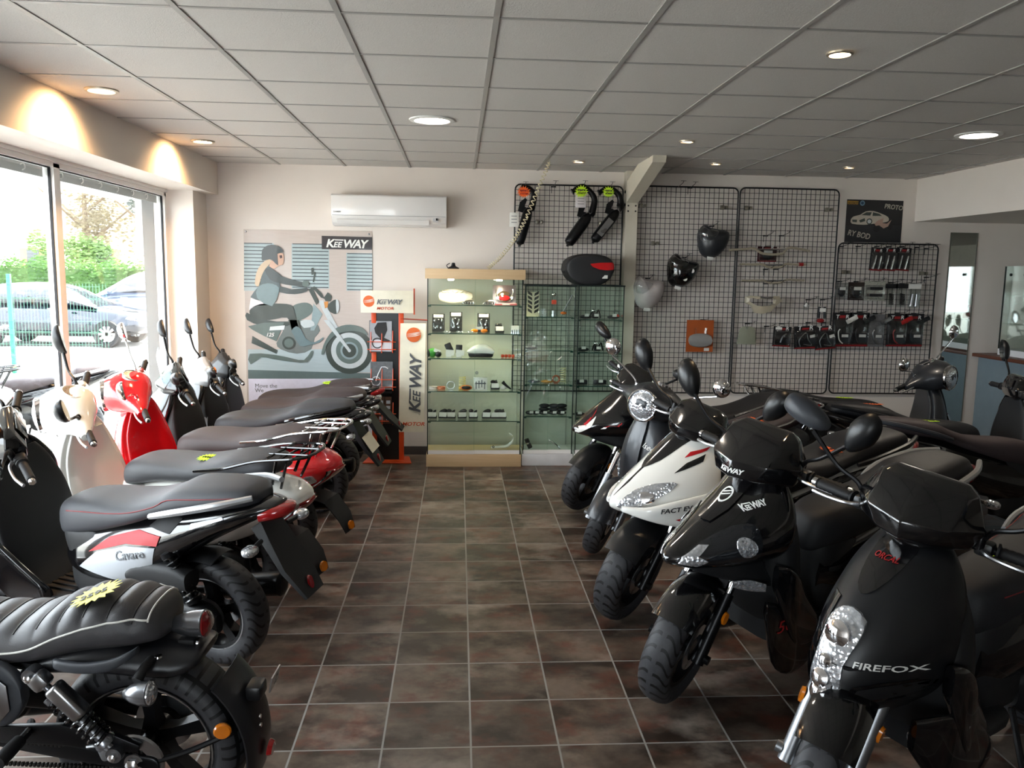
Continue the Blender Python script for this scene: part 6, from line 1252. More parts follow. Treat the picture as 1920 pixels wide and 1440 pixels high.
leaflet('large leaflet with a motorcycle on pale ground, top of the orange stand', -.06, 1.035, .21, .29, pr[0], 0); leaflet('dark leaflet with a white-wheeled bike in the middle holder', -.055, .685, .205, .26, pr[1], 1)
for k, lb in enumerate(('left narrow brown leaflet in the lowest holder', 'middle narrow brown leaflet in the lowest holder', 'right narrow brown leaflet in the lowest holder')): leaflet(lb, -.125+.065*k, .365, .06, .25, pr[2], 2)
MB().box((-.06, -.05, .66), (.20, .03, .015)).build('holder_lip', M_DPLAS, bs)
# hanging banner
hb = thing('hanging_banner', 'tall cream KEEWAY MOTOR banner hanging right of the orange stand', 'banner', tuple(aty(775, 600, 7.64))); w = .115
MB().tube([(-.115, 0, .010), (.13, 0, .0)], .006, 8, 1).build('hanging_rod', mat('red_rod', '8a3a2c', .4), hb)
b = MB().loft([[V((x*(w+.002)-.02*q+(-.0), -.02-.01*sin(q*5)+dy, -.03-q*1.02)) for x, dy in ((-1, 0), (1, 0), (1, .003), (-1, .003))] for q in (0, .25, .5, .75, 1)], 3); bn = b.build('banner_sheet', mat('cream_sign', 'e6e0cc', .4), hb, 40); bv_ = None
UU, WW = V((-.02, 0, 1)).normalized()*1, V((-1, 0, -.02)).normalized()
emblem(bn, (.005, -.034, -.135), .068)
keeway(bn, mat('gunmetal_lettering', '5c5d60', .3, .5), None, V((.062, -.036, -.865)), V((.02, 0, 1)), V((-1, 0, .02)), .145, None); MB().text('MOTOR', (-.105, -.036, -.985), XX, ZZ, .048, .25, .02, sx=1.2).build('lettering', M_OST, bn)
# ---------------------------------------------------------------- goods on the grids
def hang(name, label, cat, px, py, Y=YW-.09, group=None): return thing(name, label, cat, tuple(aty(px, py, Y)), group=group)
def fairing(px, py, label, m, tilt, dots=False):
    t = hang('headlight_fairing', label, 'fairing', px, py, YW-.16); T = MX.Rotation(R(tilt), 4, 'Y')
    O1 = [(-.15, .06), (-.10, .155), (-.04, .135), (.05, .13), (.145, .12), (.155, .03), (.12, -.07), (.05, -.14), (-.04, -.15), (-.11, -.09)]
    P = [(p.x, p.y) for p in smooth_pts([(a, b, 0) for a, b in O1], 4, True)]; rs = []
    for d, f in ((.05, 1.), (.045, 1.), (.0, .93), (-.045, .72), (-.07, .42), (-.08, .1)): rs.append([V((a*f, d, b*f)) for a, b in P])
    MB(T).rings(rs).build('fairing_shell', m, t, 60); MB(T).box((0, .0, -.155), (.06, .006, .03)).build('paper_tag', M_PAPER, t)
    b = MB(T); b.loft([[V((a*f-.06, d-.012, b*f*.8+.05)) for a, b in P] for d, f in ((-.0, .62), (-.05, .5), (-.075, .2))], 2); b.build('crumpled_film', M_PVC, t)
    if dots:
        for a, b_ in ((.075, .03), (.03, -.06)): MB(T).lathe([(.02, .0), (.02, .01), (0, .012)], (a, -.055, b_), (0, -1, 0), 18).build('round_sticker', M_PAPER, t)
fairing(1337, 454, 'black headlight fairing in clear film, upper right of the three', mat('satin_black_paint', '26282c', .34, coat=.15, var=.05), 8)
fairing(1279, 510, 'black headlight fairing with two round white stickers, middle of the three', M_GB, 14, True); fairing(1216, 550, 'pale grey headlight fairing in film, lowest left of the three', mat('pale_mauve_plastic', 'bdb5b4', .35, coat=.5), 4)
t = hang('orange_pack', 'orange pack with grey moulded half mask hanging low on the second grid', 'blister pack', 1312, 630, YW-.09)
MB().box((0, 0, 0), (.265, .01, .31)).build('orange_card', mat('orange_card', 'a8501c', .45, coat=.5), t, smooth=False); MB().loft([rfree((x, -.03, -.04-.10*(x/.11)**2*0+.0), (0, 1, 0), ZZ, .03, h, 2.2) for x, h in ((-.112, .01), (-.10, .045), (-.04, .065), (.04, .065), (.10, .045), (.112, .01))], 4).build('grey_mask', mat('grey_moulding', '8b8988', .5), t)
for s in (-1, 1): MB().tube([(s*.05, -.012, .02), (s*.055, -.014, .08)], .012, 6, 1).build('strap', M_PVC, t)
MB().box((.07, -.008, -.13), (.05, .003, .03)).build('price_label', M_PAPER, t, smooth=False)
M_CREAM = mat('cream_tube', 'bdb39e', .3, .5); M_TUNR = mat('tunr_red', '8e1a1c', .4)
def hbar(pts, r, label, extra=None):
    o = [aty(a, b, YW-.17) for a, b in pts]; c = o[len(o)//2]; t = thing('handlebar', label, 'handlebar', tuple(c)); P = [p-c for p in o]
    MB().tube(P, r, 10, 4).build('bent_tube', M_CREAM, t); MB().tube([P[2]*.8+P[3]*.2, P[-3]*.8+P[-4]*.2], r*.7, 8, 1).build('cross_brace', M_STL, t)
    if extra: MB().box(P[-1]+V((-.05, -.004, 0)), (.04, .03, .03)).build('red_sticker', M_TUNR, t)
hbar([(1367, 469), (1395, 467), (1414, 466), (1432, 476), (1465, 476), (1478, 465), (1500, 467), (1518, 471)], .012, 'wide cream handlebar, topmost of three on the third grid')
hbar([(1387, 495), (1410, 496), (1430, 496), (1440, 501), (1462, 501), (1474, 495), (1492, 496), (1511, 496)], .011, 'cream handlebar with red sticker, middle of three', 1); hbar([(1390, 526), (1412, 526), (1432, 526), (1441, 530), (1462, 530), (1474, 525), (1490, 525), (1508, 526)], .010, 'thin cream handlebar, lowest of three')
def pack(px0, py0, px1, py1, label, kind, Y=YW-.08, tilt=0., m=None, cat='blister pack', grp='blister packs hanging on the wire grids', txt=True):
    a, b = aty(px0, py0, Y), aty(px1, py1, Y); w, h = abs(b.x-a.x), abs(a.z-b.z); t = thing('blister_pack', label, cat, ((a.x+b.x)/2, Y, a.z), (0, R(tilt), 0), grp)
    MB().box((0, 0, -h/2), (w, .006, h)).build('backing_card', m or M_CARD, t, smooth=False)
    if txt:
        hd = MB(); hd.text('T', (-w*.34, -.0035, -h*.165), XX, ZZ, w*.26, .1, .02, sx=1.1); hd.text('R', (w*.17, -.0035, -h*.165), XX, ZZ, w*.26, .1, .02, sx=1.1); hd.build('lettering', M_TXTW, t); MB().prism([(-w*.17, -h*.16), (w*.14, -h*.16), (w*.18, -h*.08), (-w*.13, -h*.08)], (0, -.0032, 0), XX, ZZ, .001).build('red_lettering_block', M_TUNR, t)
        MB().box((0, -.0035, -h*.97), (w*.96, .001, h*.04)).build('red_foot', M_TUNR, t, smooth=False)
    if kind == 'forks':
        b = MB(); [b.tube([(s*w*.2-.0+.01, -.018, -h*.35), (s*w*.2-.012, -.018, -h*.93)], [.008, .012, .012], 8, 2) for s in (-1, 1)]; b.build('chrome_tubes', M_CHR, t)
    elif kind in ('mw', 'mk', 'mr', 'ms'):
        mm = {'mw': M_PAPER, 'mk': M_DPLAS, 'mr': mat('red_mirror', 'b01c1c', .4), 'ms': M_STL}[kind]; b = MB(MX.Rotation(R(-28), 4, 'Y')); b.box((.05, -.02, -h*.30), (w*.62, .02, h*.13), bev=.006); b.build('mirror_head', mm, t); MB().tube([(-w*.12, -.02, -h*.48), (-w*.2, -.02, -h*.58), (-w*.12, -.02, -h*.8), (w*.06, -.02, -h*.9)], .006, 6).build('mirror_arm', mm if kind != 'mr' else M_TUNR, t)
        MB().box((w*.2, -.005, -h*.68), (w*.35, .002, h*.08)).build('price_label', M_PAPER, t, smooth=False)
    elif kind == 'lev':
        MB().tube([(-w*.1, -.02, -h*.8), (0, -.02, -h*.5), (w*.2, -.02, -h*.35)], .007, 6).build('chrome_lever', M_STL, t); MB().box((-w*.22, -.006, -h*.1), (w*.36, .002, h*.12)).build('price_label', M_PAPER, t, smooth=False)
    elif kind == 'wire':
        MB().tube([(-w*.25, -.018, -h*.9), (-w*.3, -.02, -h*.6), (0, -.02, -h*.3), (w*.1, -.02, -h*.6), (w*.25, -.018, -h*.85), (-w*.1, -.02, -h*.8)], .005, 6).build('chrome_bracket', M_STL, t); MB().box((w*.3, -.022, -h*.45), (w*.25, .002, h*.12), (0, -.2, 0)).build('price_label', M_PAPER, t, smooth=False)
    elif kind == 'bag':
        MB().ell((0, -.015, -h*.55), (w*.3, .015, h*.3)).build('bagged_part', M_DPLAS, t); MB().box((0, -.032, -h*.35), (w*.45, .002, h*.18)).build('price_label', M_PAPER, t, smooth=False)
    elif kind == 'coil':
        MB().box((0, -.004, -h*.1), (w*1.5, .004, h*.2)).build('header_card', M_CARD, t, smooth=False); b = MB(); [b.box((0, -.018, -h*(.45+.06*k)), (w*.5, .02, h*.035), (0, .25, 0)) for k in range(8)]; b.build('threaded_part', M_BMET, t)
    if kind != 'coil': MB().box((0, -.018, -h*.56), (w*.9, .032, h*.74), bev=.012).build('blister', M_PVC, t)
    return t
for a, b, lb in ((1634, 1655, 'left of three upright packs of chrome tubes at the top of the lower grid'), (1657, 1680, 'middle of three upright packs of chrome tubes'), (1682, 1706, 'right of three upright packs of chrome tubes')): pack(a, 464, b, 508, lb, 'forks', tilt=3)
pack(1566, 530, 1588, 561, 'clear bag with black connector, left in the middle row of the lower grid', 'bag', m=M_PVC, txt=False); pack(1591, 529, 1619, 563, 'dark brown pack, second in the middle row of the lower grid', 'bag', m=mat('brown_card', '2c211d', .4), txt=False)
t = pack(1621, 527, 1658, 564, 'silver foil pack with two black pads in the middle row', 'none', m=mat('silver_foil', 'c6c5bc', .25, .8, bump=.8, bs=40), txt=False)
for z in (-.07, -.135): MB().box((0, -.036, z), (.13, .01, .03), bev=.004).build('black_pad', M_DPLAS, t)
pack(1664, 532, 1676, 576, 'narrow hanging pack with black clip, middle row', 'coil', txt=False, m=M_PVC); pack(1684, 532, 1697, 576, 'hanging pack with ribbed black spring, middle row', 'coil', txt=False, m=M_PVC)
t = pack(1705, 532, 1722, 578, 'hanging pack with two pale silver sleeves, right end of the middle row', 'none', txt=False, m=M_PVC)
for s in (-1, 1): MB().tube([(s*.02, -.02, -.10), (s*.026-.01, -.02, -.22)], .016, 10, 1).build('silver_sleeve', M_STL, t)
MB().box((0, -.006, -.025), (.13, .004, .05)).build('header_card', M_PAPER, t, smooth=False)
pack(1562, 586, 1593, 650, 'black pack with white mirror, left in the bottom row of the lower grid', 'mw'); pack(1594.5, 586, 1626, 650, 'black pack with black mirror beside the white mirror pack', 'mk'); pack(1628, 589, 1655, 650, 'grey dotted pack with silver mirror in the bottom row', 'ms', m=mat('grey_dotted_card', '6b6a6b', .5, var=.5, vs=90), txt=False)
pack(1665, 588, 1696, 650, 'black pack with red mirror in the bottom row', 'mr'); pack(1697.5, 588, 1728, 650, 'black pack with black mirror at the right end of the bottom row', 'mk')
pack(1451, 612, 1482, 650, 'small black lever pack right of the grey plate on the third grid', 'lev', tilt=2); pack(1489, 611, 1528, 654, 'black pack with chrome bracket, left of two overlapping packs', 'wire', tilt=-3); pack(1527, 611, 1562, 655, 'tilted black pack overlapping onto the lower grid', 'wire', YW-.10, tilt=-6)
t = hang('mud_flap', 'plain grey-green plastic plate hanging on the third grid', 'plate', 1400, 612, YW-.08); MB().prism([(-.04, 0), (.05, 0), (.085, -.03), (.10, -.175), (-.095, -.175), (-.07, -.03)], (0, 0, 0), XX, ZZ, .008, .003).build('plate_body', mat('grey_green_plastic', '8b8d7c', .45), t); MB().lathe([(.006, 0), (.010, 0), (.010, .002), (.006, .002)], (0, -.009, -.012), (0, -1, 0), 14, close=True).build('hole_rim', M_STL, t)
t = hang('lamp_surround', 'cream plastic headlight surround with open window on the third grid', 'fairing', 1433, 572, YW-.12)
R1 = [(-.19, .075), (-.15, .09), (-.10, .085), (.02, .08), (.13, .09), (.165, .04), (.11, .0), (.06, -.06), (-.02, -.085), (-.10, -.075), (-.13, -.01), (-.19, .02)]; R2 = [(-.165, .062), (-.14, .07), (-.10, .062), (-.09, .06), (.09, .065), (.10, .055), (.09, .015), (.05, -.005), (-.03, -.01), (-.09, -.005), (-.12, .01), (-.165, .035)]
b = MB(); n = len(R1)
vs = [[b.bm.verts.new((x, y, z)) for x, z in Q] for Q, y in ((R1, .02), (R1, -.03), (R2, -.045), (R2, .02))]
for i in range(4):
    for k in range(n): b.face([vs[i][k], vs[i][(k+1) % n], vs[(i+1) % 4][(k+1) % n], vs[(i+1) % 4][k]])
b.build('surround_shell', mat('cream_plastic', 'b8ae98', .35, coat=.3), t, 25); MB().tube([(-.06, -.05, .078), (.02, -.055, .07), (.06, -.05, .08)], .008, 8).build('bag_of_screws', M_STL, t)
t = hang('small_bag', 'small clear bag of white fittings, upper right of the third grid', 'bag', 1512, 572, YW-.08); MB().ell((0, 0, -.01), (.03, .015, .04)).build('clear_film', M_PVC, t); MB().ell((-.005, -.01, .0), (.014, .01, .02)).build('white_fitting', M_PAPER, t)
t = hang('plug_set', 'hanging set of dark plugs with white card beside the third grid edge', 'bag', 1541, 585, YW-.09)
for s in (-1, 1): MB().tube([(s*.025, 0, .05), (s*.03, 0, -.06)], .014, 8, 1).build('plug', M_DPLAS, t)
MB().box((0, -.018, .02), (.06, .002, .035)).build('price_label', M_PAPER, t, smooth=False); MB().ell((-.01, 0, -.085), (.04, .012, .02)).build('red_tip', M_TUNR, t)
t = pack(1421, 462, 1455, 491, 'black and dark red pack behind the topmost handlebar', 'bag', YW-.06, m=mat('wine_card', '3a1518', .4))
# ---------------------------------------------------------------- right side: mirror, counter, showcase
m0 = aty(1783, 436, YW); m1 = aty(1833, 436, YW)
mr = thing('wall_mirror', 'tall narrow mirror strip on the back wall beside the lower grid', 'mirror', ((m0.x+m1.x)/2, YW-.006, .35)); hw = (m1.x-m0.x)/2
MB().box((0, 0, (m0.z-.35)/2), (2*hw, .006, m0.z-.35)).build('mirror_sheet', M_MIR, mr, smooth=False); MB().box((-hw, -.001, (m0.z-.35)/2), (.008, .01, m0.z-.35)).box((hw, -.001, (m0.z-.35)/2), (.008, .01, m0.z-.35)).build('mirror_edge', mat('mirror_edge', '5c5a50', .3), mr, smooth=False)
M_BLUEG = mat('blue_grey_laminate', '6e7c84', .45); M_EDGEB = mat('brown_counter_edge', '5e3424', .45)
ct = thing('shop_counter', 'blue-grey shop counter with brown edge at the right, below the glass showcase', 'counter', (5.55, 6.2, 0))
MB().box((0, 0, .51), (.66, 3.4, 1.02)).build('counter_body', M_BLUEG, ct, smooth=False); MB().box((-.02, 0, 1.035), (.74, 3.44, .035), bev=.006).build('counter_top', M_EDGEB, ct)
sh = thing('counter_showcase', 'glass showcase standing on the blue-grey counter at the right edge', 'showcase', (5.56, 6.55, 1.0525))
MB().box((0, 0, .03), (.5, 2.4, .06)).build('white_base', M_WLAM, sh, smooth=False)
for nm, c, s in (('glass_front', (-.245, 0, .46), (.006, 2.4, .80)), ('glass_back', (.245, 0, .46), (.006, 2.4, .80)), ('glass_side', (0, 1.197, .46), (.5, .006, .80)), ('glass_side', (0, -1.197, .46), (.5, .006, .80)), ('glass_top', (0, 0, .86), (.5, 2.4, .008)), ('glass_shelf', (0, 0, .31), (.46, 2.36, .008)), ('glass_shelf', (0, 0, .58), (.46, 2.36, .008))): MB().box(c, s).build(nm, M_CGL, sh, smooth=False)
[MB().box((sx*.245, sy, .46), (.01, .01, .80)).build('corner_profile', M_DFRM, sh, smooth=False) for sx in (-1, 1) for sy in (-1.197, 0, 1.197)]; [MB().lathe([(0, 0), (.014, 0), (.014, .012), (0, .012)], (-.25, sy, .78), (-1, 0, 0), 12).build('glass_clip', M_DFRM, sh) for sy in (1.1, .9, .1, -.1)]
for k, (dy, zz, c, lb) in enumerate(((.85, .318, '8a3a34', 'small red-labelled carton on the lower glass shelf of the showcase'), (.3, .318, 'a8522c', 'orange and brown carton further right in the showcase'), (.55, .588, '1d1e21', 'black helmet-shaped part on the upper showcase shelf'), (.1, .588, '2a2c30', 'second dark part on the upper showcase shelf'))):
    t = thing('showcase_item', lb, 'box' if k < 2 else 'spare part', (5.45, 6.55+dy, 1.0525+zz))
    if k < 2: MB().box((0, 0, .07), (.1, .13, .14), bev=.003).build('carton', mat('carton_'+c, c, .5), t); MB().box((-.051, 0, .09), (.002, .09, .05)).build('label', M_PAPER, t, smooth=False)
    else: MB().ell((0, 0, .07), (.10, .13, .07)).build('shell', mat('carton_'+c, c, .4), t); MB().ell((-.05, 0, .06), (.06, .09, .03)).build('opening', M_RUB, t)
t = thing('glue_bottle', 'white nozzle bottle standing on the counter by the showcase', 'bottle', (5.27, 6.15, 1.053)); MB().lathe([(0, 0), (.03, 0), (.03, .13), (.02, .15), (.01, .155), (0, .155)], (0, 0, 0), ZZ, 18).build('bottle_body', M_PAPER, t); MB().lathe([(.01, .155), (.004, .22), (0, .22)], (0, 0, 0), ZZ, 12).build('nozzle', M_PAPER, t)
t = thing('card_box', 'small white box on the counter beside the nozzle bottle', 'box', (5.27, 6.35, 1.053)); MB().box((0, 0, .05), (.08, .12, .1), bev=.002).build('carton', M_PAPER, t); MB().box((-.041, 0, .05), (.001, .08, .04)).build('printing', M_TXTG, t, smooth=False)
# ================================================================ OUTSIDE THE WINDOWS
def groundmat():
    m, t = newmat('pale_asphalt'); o = t.add('ShaderNodeTexCoord').outputs['Object']
    n = t.noise(o, 30, 4); n2 = t.noise(o, .4, 4)
    b = t.add('ShaderNodeBsdfPrincipled', {'Base Color': t.mix(n2, t.mix(n, lin('8d8b88'), lin('a8a5a0')), lin('9b9893')), 'Roughness': .9}); t.l.new(b.outputs[0], t.out.inputs[0]); return m
o = MB().box((-20, 15, -.12), (34.4, 90, .1)).build('forecourt_ground', groundmat(), smooth=False); o['kind'] = 'structure'
def leafmat(name, a, b_):
    m, t = newmat(name); o = t.add('ShaderNodeTexCoord').outputs['Object']; n = t.noise(o, 2.2, 3)
    d = t.add('ShaderNodeBsdfPrincipled', {'Base Color': t.mix(n, lin(a), lin(b_)), 'Roughness': .6}); tr = t.add('ShaderNodeBsdfTranslucent', {'Color': lin(b_)})
    t.l.new(t.add('ShaderNodeMixShader', {0: .35, 1: d.outputs[0], 2: tr.outputs[0]}).outputs[0], t.out.inputs[0]); return m
def leaves(pts, size, name, m, parent=None, seed=1):
    rnd = random.Random(seed); vs, fs = [], []
    for p in pts:
        a = V((rnd.gauss(0, 1), rnd.gauss(0, 1), rnd.gauss(0, 1))).normalized(); u, w = ortho(a); s = size*(.6+.8*rnd.random()); i = len(vs)
        vs += [p+u*s, p+w*s*.5, p-u*s, p-w*s*.5]; fs.append((i, i+1, i+2, i+3))
    me = bpy.data.meshes.new(name); me.from_pydata(vs, [], fs); me.materials.append(m); o = bpy.data.objects.new(name, me); C.objects.link(o); o.parent = parent; return o
rnd = random.Random(3)
M_HEDGE = leafmat('hedge_leaf', '2c4a20', '557838'); M_TR1 = leafmat('ochre_leaf', '5d5440', '7a6e52'); M_TR2 = leafmat('silver_green_leaf', '3f4642', '5d645e'); M_TR3 = leafmat('bright_green_leaf', '4f6a34', '7d9658')
t = thing('hedge', 'long clipped green hedge behind the parked cars', 'hedge', (-16, 26.3, 0))
MB().box((0, .2, .85), (24, .9, 1.7)).build('hedge_core', mat('hedge_core_green', '3f5a2c', .9, var=.3, vs=6), t, smooth=False)  # solid filling behind the leaves, one mottled mid green
P = []
for k in range(18000):
    x = rnd.uniform(-12, 12); q = rnd.random(); P.append(V((x, -.35+rnd.gauss(0, .07), rnd.uniform(.0, 1.85))) if q < .65 else V((x, rnd.uniform(-.4, .7), 1.8+rnd.gauss(0, .1))))
leaves(P, .055, 'hedge_foliage', M_HEDGE, t, 2)
def tree(label, x, y, h, r, m, n, seed, zc=.62, trunk=.16):
    t = thing('tree', label, 'tree', (x, y, 0), group='trees beyond the hedge'); rd = random.Random(seed)
    b = MB().tube([(0, 0, -.1), (.1, 0, h*.3), (-.05, .1, h*.6), (.1, 0, h*.9)], [trunk, trunk*.8, trunk*.5, trunk*.15], 8)
    for k in range(7): a = rd.uniform(0, 6.28); z = h*rd.uniform(.3, .65); b.tube([(0, 0, z), (r*.4*cos(a), r*.4*sin(a), z+h*.1), (r*.8*cos(a), r*.8*sin(a), z+h*.2)], [.06, .04, .015], 6)
    b.build('trunk', mat('bark', '6a5a48', .9, var=.3), t); P = []; cl = [(V((rd.gauss(0, r*.45), rd.gauss(0, r*.45), h*zc+rd.gauss(0, h*.16))), r*rd.uniform(.25, .5)) for _ in range(16)]
    for k in range(n): c, rr = rd.choice(cl); P.append(c+V((rd.gauss(0, 1), rd.gauss(0, 1), rd.gauss(0, .8))).normalized()*rr*rd.random()**.4)
    leaves(P, .07, 'crown', m, t, seed)
tree('tall silvery green tree beside the downpipe', -10.2, 29, 7.4, 2.4, M_TR2, 12000, 5); tree('thin ochre-leaved tree in the middle of the right window pane', -13.0, 30, 6.6, 1.9, M_TR1, 3600, 8); tree('low bright green tree just above the hedge', -12.4, 28.6, 2.75, 1.15, M_TR3, 5200, 9, .72, .06)
tree('bright green shrub above the hedge at the left pane', -17.2, 28.6, 2.3, 1.0, M_TR3, 3000, 12, .72, .05)
t = thing('house', 'low pale house with grey roof far behind the hedge', 'house', (-19.5, 40, 0)); MB().box((0, 0, 1.55), (13, 7, 3.1)).build('walls', mat('cream_render', 'e8dcc0', .8), t, smooth=False)
MB().prism([(-7, 3.1), (7, 3.1), (4.5, 5.0), (-4.5, 5.0)], (0, 4, 0), SX, SZ, 8).build('roof', mat('grey_roof', '8a8580', .8), t, smooth=False)
for x in (-4.5, -1.5, 1.5, 4.5): w_ = MB().box((x, -3.52, 1.9), (1.1, .08, 1.2)).build('house_window', mat('ochre_shutter', 'c79a55', .6), t, smooth=False); MB().box((x, -3.57, 1.9), (.5, .04, 1.1)).build('pane', M_GB, w_, smooth=False)
# cars
M_NAVY = mat('navy_car_paint', '141c29', .18, .5, coat=1., var=.05); M_SILVC = mat('silver_blue_car_paint', '5d6b82', .2, .5, coat=1., var=.05); M_CGLS = mat('car_glass', '10161c', .05, coat=1.); M_TYR = M_RUB
def car(label, x, y, rz, paint, tall=1.0):
    t = thing('car', label, 'car', (x, y, -.07), (0, 0, rz), 'parked cars beyond the fence'); K = tall
    st = [(-2.15, .45, .80, .62), (-2.08, .32, .95, .80), (-1.8, .24, 1.0, .86), (-1.2, .22, 1.0, .88), (0, .22, .98, .89), (.9, .22, .95, .88), (1.4, .24, .88, .86), (1.85, .28, .80, .80), (2.05, .34, .68, .70), (2.12, .42, .60, .55)]
    b = MB().loft([ryz(a, zb, zt*K, w, 4, wt=w*.9) for a, zb, zt, w in st], 4); bb = b.bvh(); bo = b.build('car_body', paint, t, 50)
    cs = [(-2.0, .92, 1.0, .60), (-1.85, .9, 1.22, .64), (-1.4, .9, 1.40, .67), (-.5, .9, 1.47, .68), (.1, .9, 1.42, .67), (.6, .9, 1.18, .70), (1.05, .88, .95, .72)]
    b = MB().loft([ryz(a, zb, zt*K, w+.1, 3.5, wt=w*.82) for a, zb, zt, w in cs], 4); cb = b.bvh(); cabn = b.build('cabin', paint, t, 50)
    for s in (1, -1):
        for pl in ([(-1.75, 1.0), (-1.3, 1.30), (-.75, 1.36), (-.72, 1.0)], [(-.66, 1.0), (-.68, 1.36), (-.1, 1.36), (.28, 1.2), (.62, .99)]): MB().patch(cb, [(a, z*K) for a, z in pl], (0, s*1.5, 0), SX, SZ, (0, -s, 0), .004, .004, .2).build('side_window', M_CGLS, cabn)
        MB().ell((.50, s*.97, 1.02*K), (.07, .09, .06)).build('door_mirror', paint, t); MB().patch(bb, [(-2.2, .95), (2.2, .90), (2.2, .885), (-2.2, .93)] if 0 else [(-1.9, .36), (1.8, .36), (1.8, .30), (-1.9, .30)], (0, s*1.5, 0), SX, SZ, (0, -s, 0), .006, .02, .3).build('sill_strip', M_MB, bo)
        for hx in (-.85, .15): MB().tube([(hx-.09, s*.905, .88*K), (hx, s*.925, .885*K), (hx+.09, s*.905, .88*K)], .012, 6).build('door_handle', M_STL, t)
        for ax in (-1.3, 1.32):
            w_ = MB().lathe([(.20, -.1), (.30, -.1), (.32, -.05), (.32, .05), (.30, .1), (.20, .1)], (ax, s*.80, .315), (0, 1, 0), 32, close=True).build('car_tyre', M_TYR, t); h = MB().lathe([(.20, -.02), (.21, .075), (.19, .09), (.185, .0)], (ax, s*.80, .315), (0, s, 0), 32, close=True)
            for k in range(10): a = 2*pi*k/10; d = V((cos(a), 0, sin(a))); e = V((-sin(a), 0, cos(a))); c = V((ax, s*.87, .315)); h.rings([[c+d*q+e*wd*i+V((0, j, 0)) for i, j in ((-1, -.01), (1, -.01), (1, .01), (-1, .01))] for q, wd in ((.0, .02), (.19, .028))])
            h.build('wheel_rim', M_STL, w_); MB().lathe([(.36, .0), (.36, .02), (0, .02)], (ax, s*.875*.985, .33), (0, s, 0), 32).build('wheel_arch', M_RUB, t) if 0 else None
        MB().patch(bb, [(1.72, .66), (2.1, .60), (2.02, .68), (1.8, .77)], (0, s*1.5, 0), SX, SZ, (0, -s, 0), .004, .006, .1).build('headlamp', M_LENS, bo)
    MB().patch(cb, [(-.58, .98), (.58, .98), (.5, 1.36*K), (-.5, 1.36*K)], (3, 0, 0), (0, 1, 0), SZ, (-1, 0, 0), .004, .004, .2).build('windscreen', M_CGLS, cabn)
    return t
car('dark blue hatchback parked beyond the green wire fence', -9.35, 20.2, 0, M_NAVY); car('tall silver-blue car parked behind the hatchback, partly hidden by the downpipe', -8.7, 23.4, pi, M_SILVC, 1.18)
# green panel fence
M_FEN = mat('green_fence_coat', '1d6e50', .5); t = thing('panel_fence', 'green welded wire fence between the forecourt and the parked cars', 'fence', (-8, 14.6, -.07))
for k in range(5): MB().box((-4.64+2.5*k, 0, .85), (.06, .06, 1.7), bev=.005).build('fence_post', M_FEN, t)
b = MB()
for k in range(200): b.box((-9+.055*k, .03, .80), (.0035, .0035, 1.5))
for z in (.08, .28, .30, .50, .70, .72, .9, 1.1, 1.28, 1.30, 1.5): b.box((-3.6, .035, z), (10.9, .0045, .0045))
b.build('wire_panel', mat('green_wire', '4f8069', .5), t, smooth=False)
# eave soffit and downpipe outside the glass, end post of the shopfront
M_EAV = mat('pale_eave_boards', 'a9aaa8', .5); b = MB(); [b.box((-2.75-.105*k, 2.5, 2.49), (.1, 13, .02)) for k in range(7)]; b.box((-3.50, 2.5, 2.53), (.03, 13, .15)); struct(b.build('trim_3', M_EAV, smooth=False))
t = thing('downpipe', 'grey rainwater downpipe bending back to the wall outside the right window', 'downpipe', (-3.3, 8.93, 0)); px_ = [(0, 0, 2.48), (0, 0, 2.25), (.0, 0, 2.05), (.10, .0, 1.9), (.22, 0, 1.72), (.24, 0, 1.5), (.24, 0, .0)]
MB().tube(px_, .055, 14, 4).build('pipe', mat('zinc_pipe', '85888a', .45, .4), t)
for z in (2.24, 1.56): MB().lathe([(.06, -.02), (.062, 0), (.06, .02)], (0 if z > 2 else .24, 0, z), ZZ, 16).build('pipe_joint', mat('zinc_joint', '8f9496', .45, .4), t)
struct(MB().box((-2.75, 7.745, 1.22), (.10, .30, 2.56)).build('trim_4', mat('grey_render', '4a4c4e', .8), smooth=False))
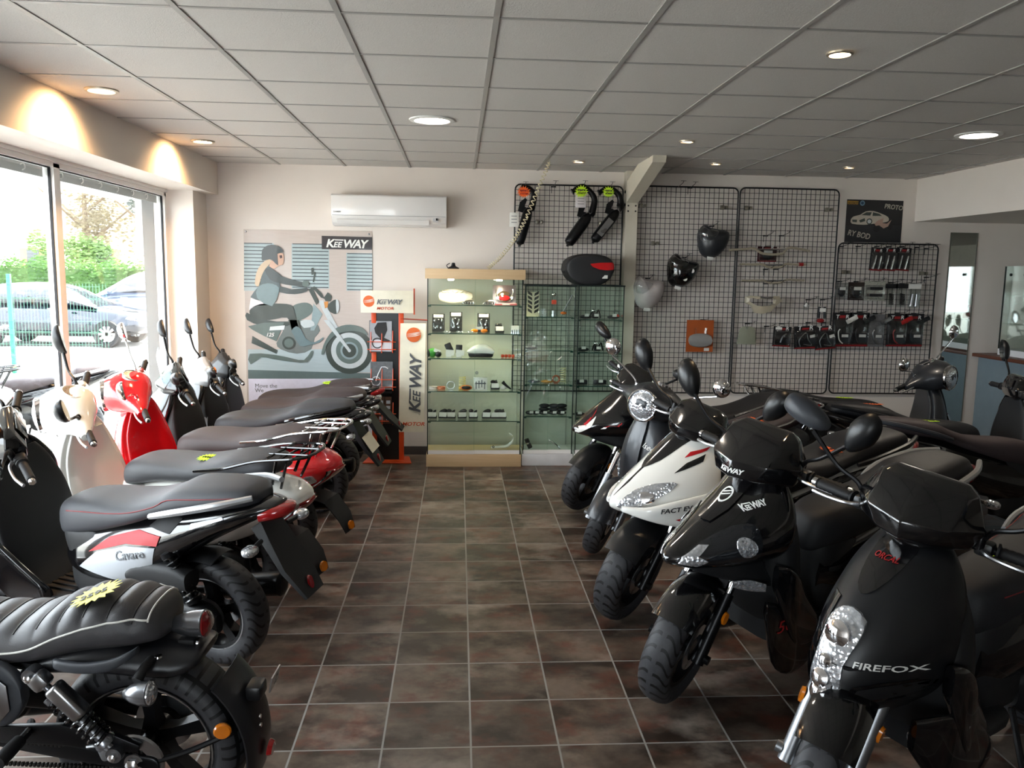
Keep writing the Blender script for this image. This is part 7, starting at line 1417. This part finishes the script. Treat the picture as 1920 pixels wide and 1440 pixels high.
# scooters and motorcycles standing outside
src = {}
def outside(idx, lab, x, y, hd):
    o = copy_tree(SCO[idx], lab); o.location = (x, y, -.055); o.rotation_euler = (-R(5), 0, R(hd)); o['group'] = 'bikes parked outside'
outside(1, 'white scooter parked outside, seen low through the left pane', -4.2, 6.4, 185)
outside(1, 'second white scooter parked outside, behind the mullion', -4.6, 7.8, 205); outside(4, 'silver-fronted scooter parked outside, seen over the red scooter', -3.9, 8.6, 200)
outside(3, 'dark scooter with clear screen parked outside at the far left', -5.6, 8.6, 195)
# ================================================================ LIGHT
sc = bpy.context.scene
w = bpy.data.worlds.new('sky'); sc.world = w; w.use_nodes = True; nt = w.node_tree; nt.nodes.clear()
bg = nt.nodes.new('ShaderNodeBackground'); out = nt.nodes.new('ShaderNodeOutputWorld')
sk = nt.nodes.new('ShaderNodeTexSky'); sk.sky_type = 'HOSEK_WILKIE'; sk.turbidity = 6; sk.ground_albedo = .4; sk.sun_direction = V((.5, .25, .8)).normalized()
mx = nt.nodes.new('ShaderNodeMix'); mx.data_type = 'RGBA'; mx.inputs[0].default_value = .72; mx.inputs[7].default_value = (.93, .94, .985, 1)
nt.links.new(sk.outputs[0], mx.inputs[6]); nt.links.new(mx.outputs[2], bg.inputs[0]); bg.inputs[1].default_value = 13.
nt.links.new(bg.outputs[0], out.inputs[0])
S = bpy.data.lights.new('sun', 'SUN'); S.energy = 26; S.color = (1, .95, .86); S.angle = R(1)
so = bpy.data.objects.new('sun', S); C.objects.link(so); so.rotation_euler = V((.5, .25, .8)).to_track_quat('Z', 'Y').to_euler()
def portal(loc, rot, sx, sy):
    L = bpy.data.lights.new('window_portal', 'AREA'); L.shape = 'RECTANGLE'; L.size = sx; L.size_y = sy
    o = bpy.data.objects.new('window_portal', L); C.objects.link(o); o.location = loc; o.rotation_euler = rot; L.cycles.is_portal = True
portal((-2.75, 4.56, 1.25), (0, R(-90), 0), 2.2, 5.94)
portal((-1.7, YF-.25, 1.2), (R(90), 0, 0), 1.4, 2.3)
sc.view_settings.view_transform = 'Standard'; sc.view_settings.look = 'None'; sc.view_settings.gamma = 1; sc.view_settings.use_curve_mapping = False
sc.view_settings.exposure = 0.74
sc.cycles.max_bounces = 10; sc.cycles.diffuse_bounces = 5; sc.cycles.glossy_bounces = 5; sc.cycles.transmission_bounces = 6; sc.cycles.transparent_max_bounces = 24
sc.cycles.use_denoising = True; sc.cycles.sample_clamp_indirect = 8
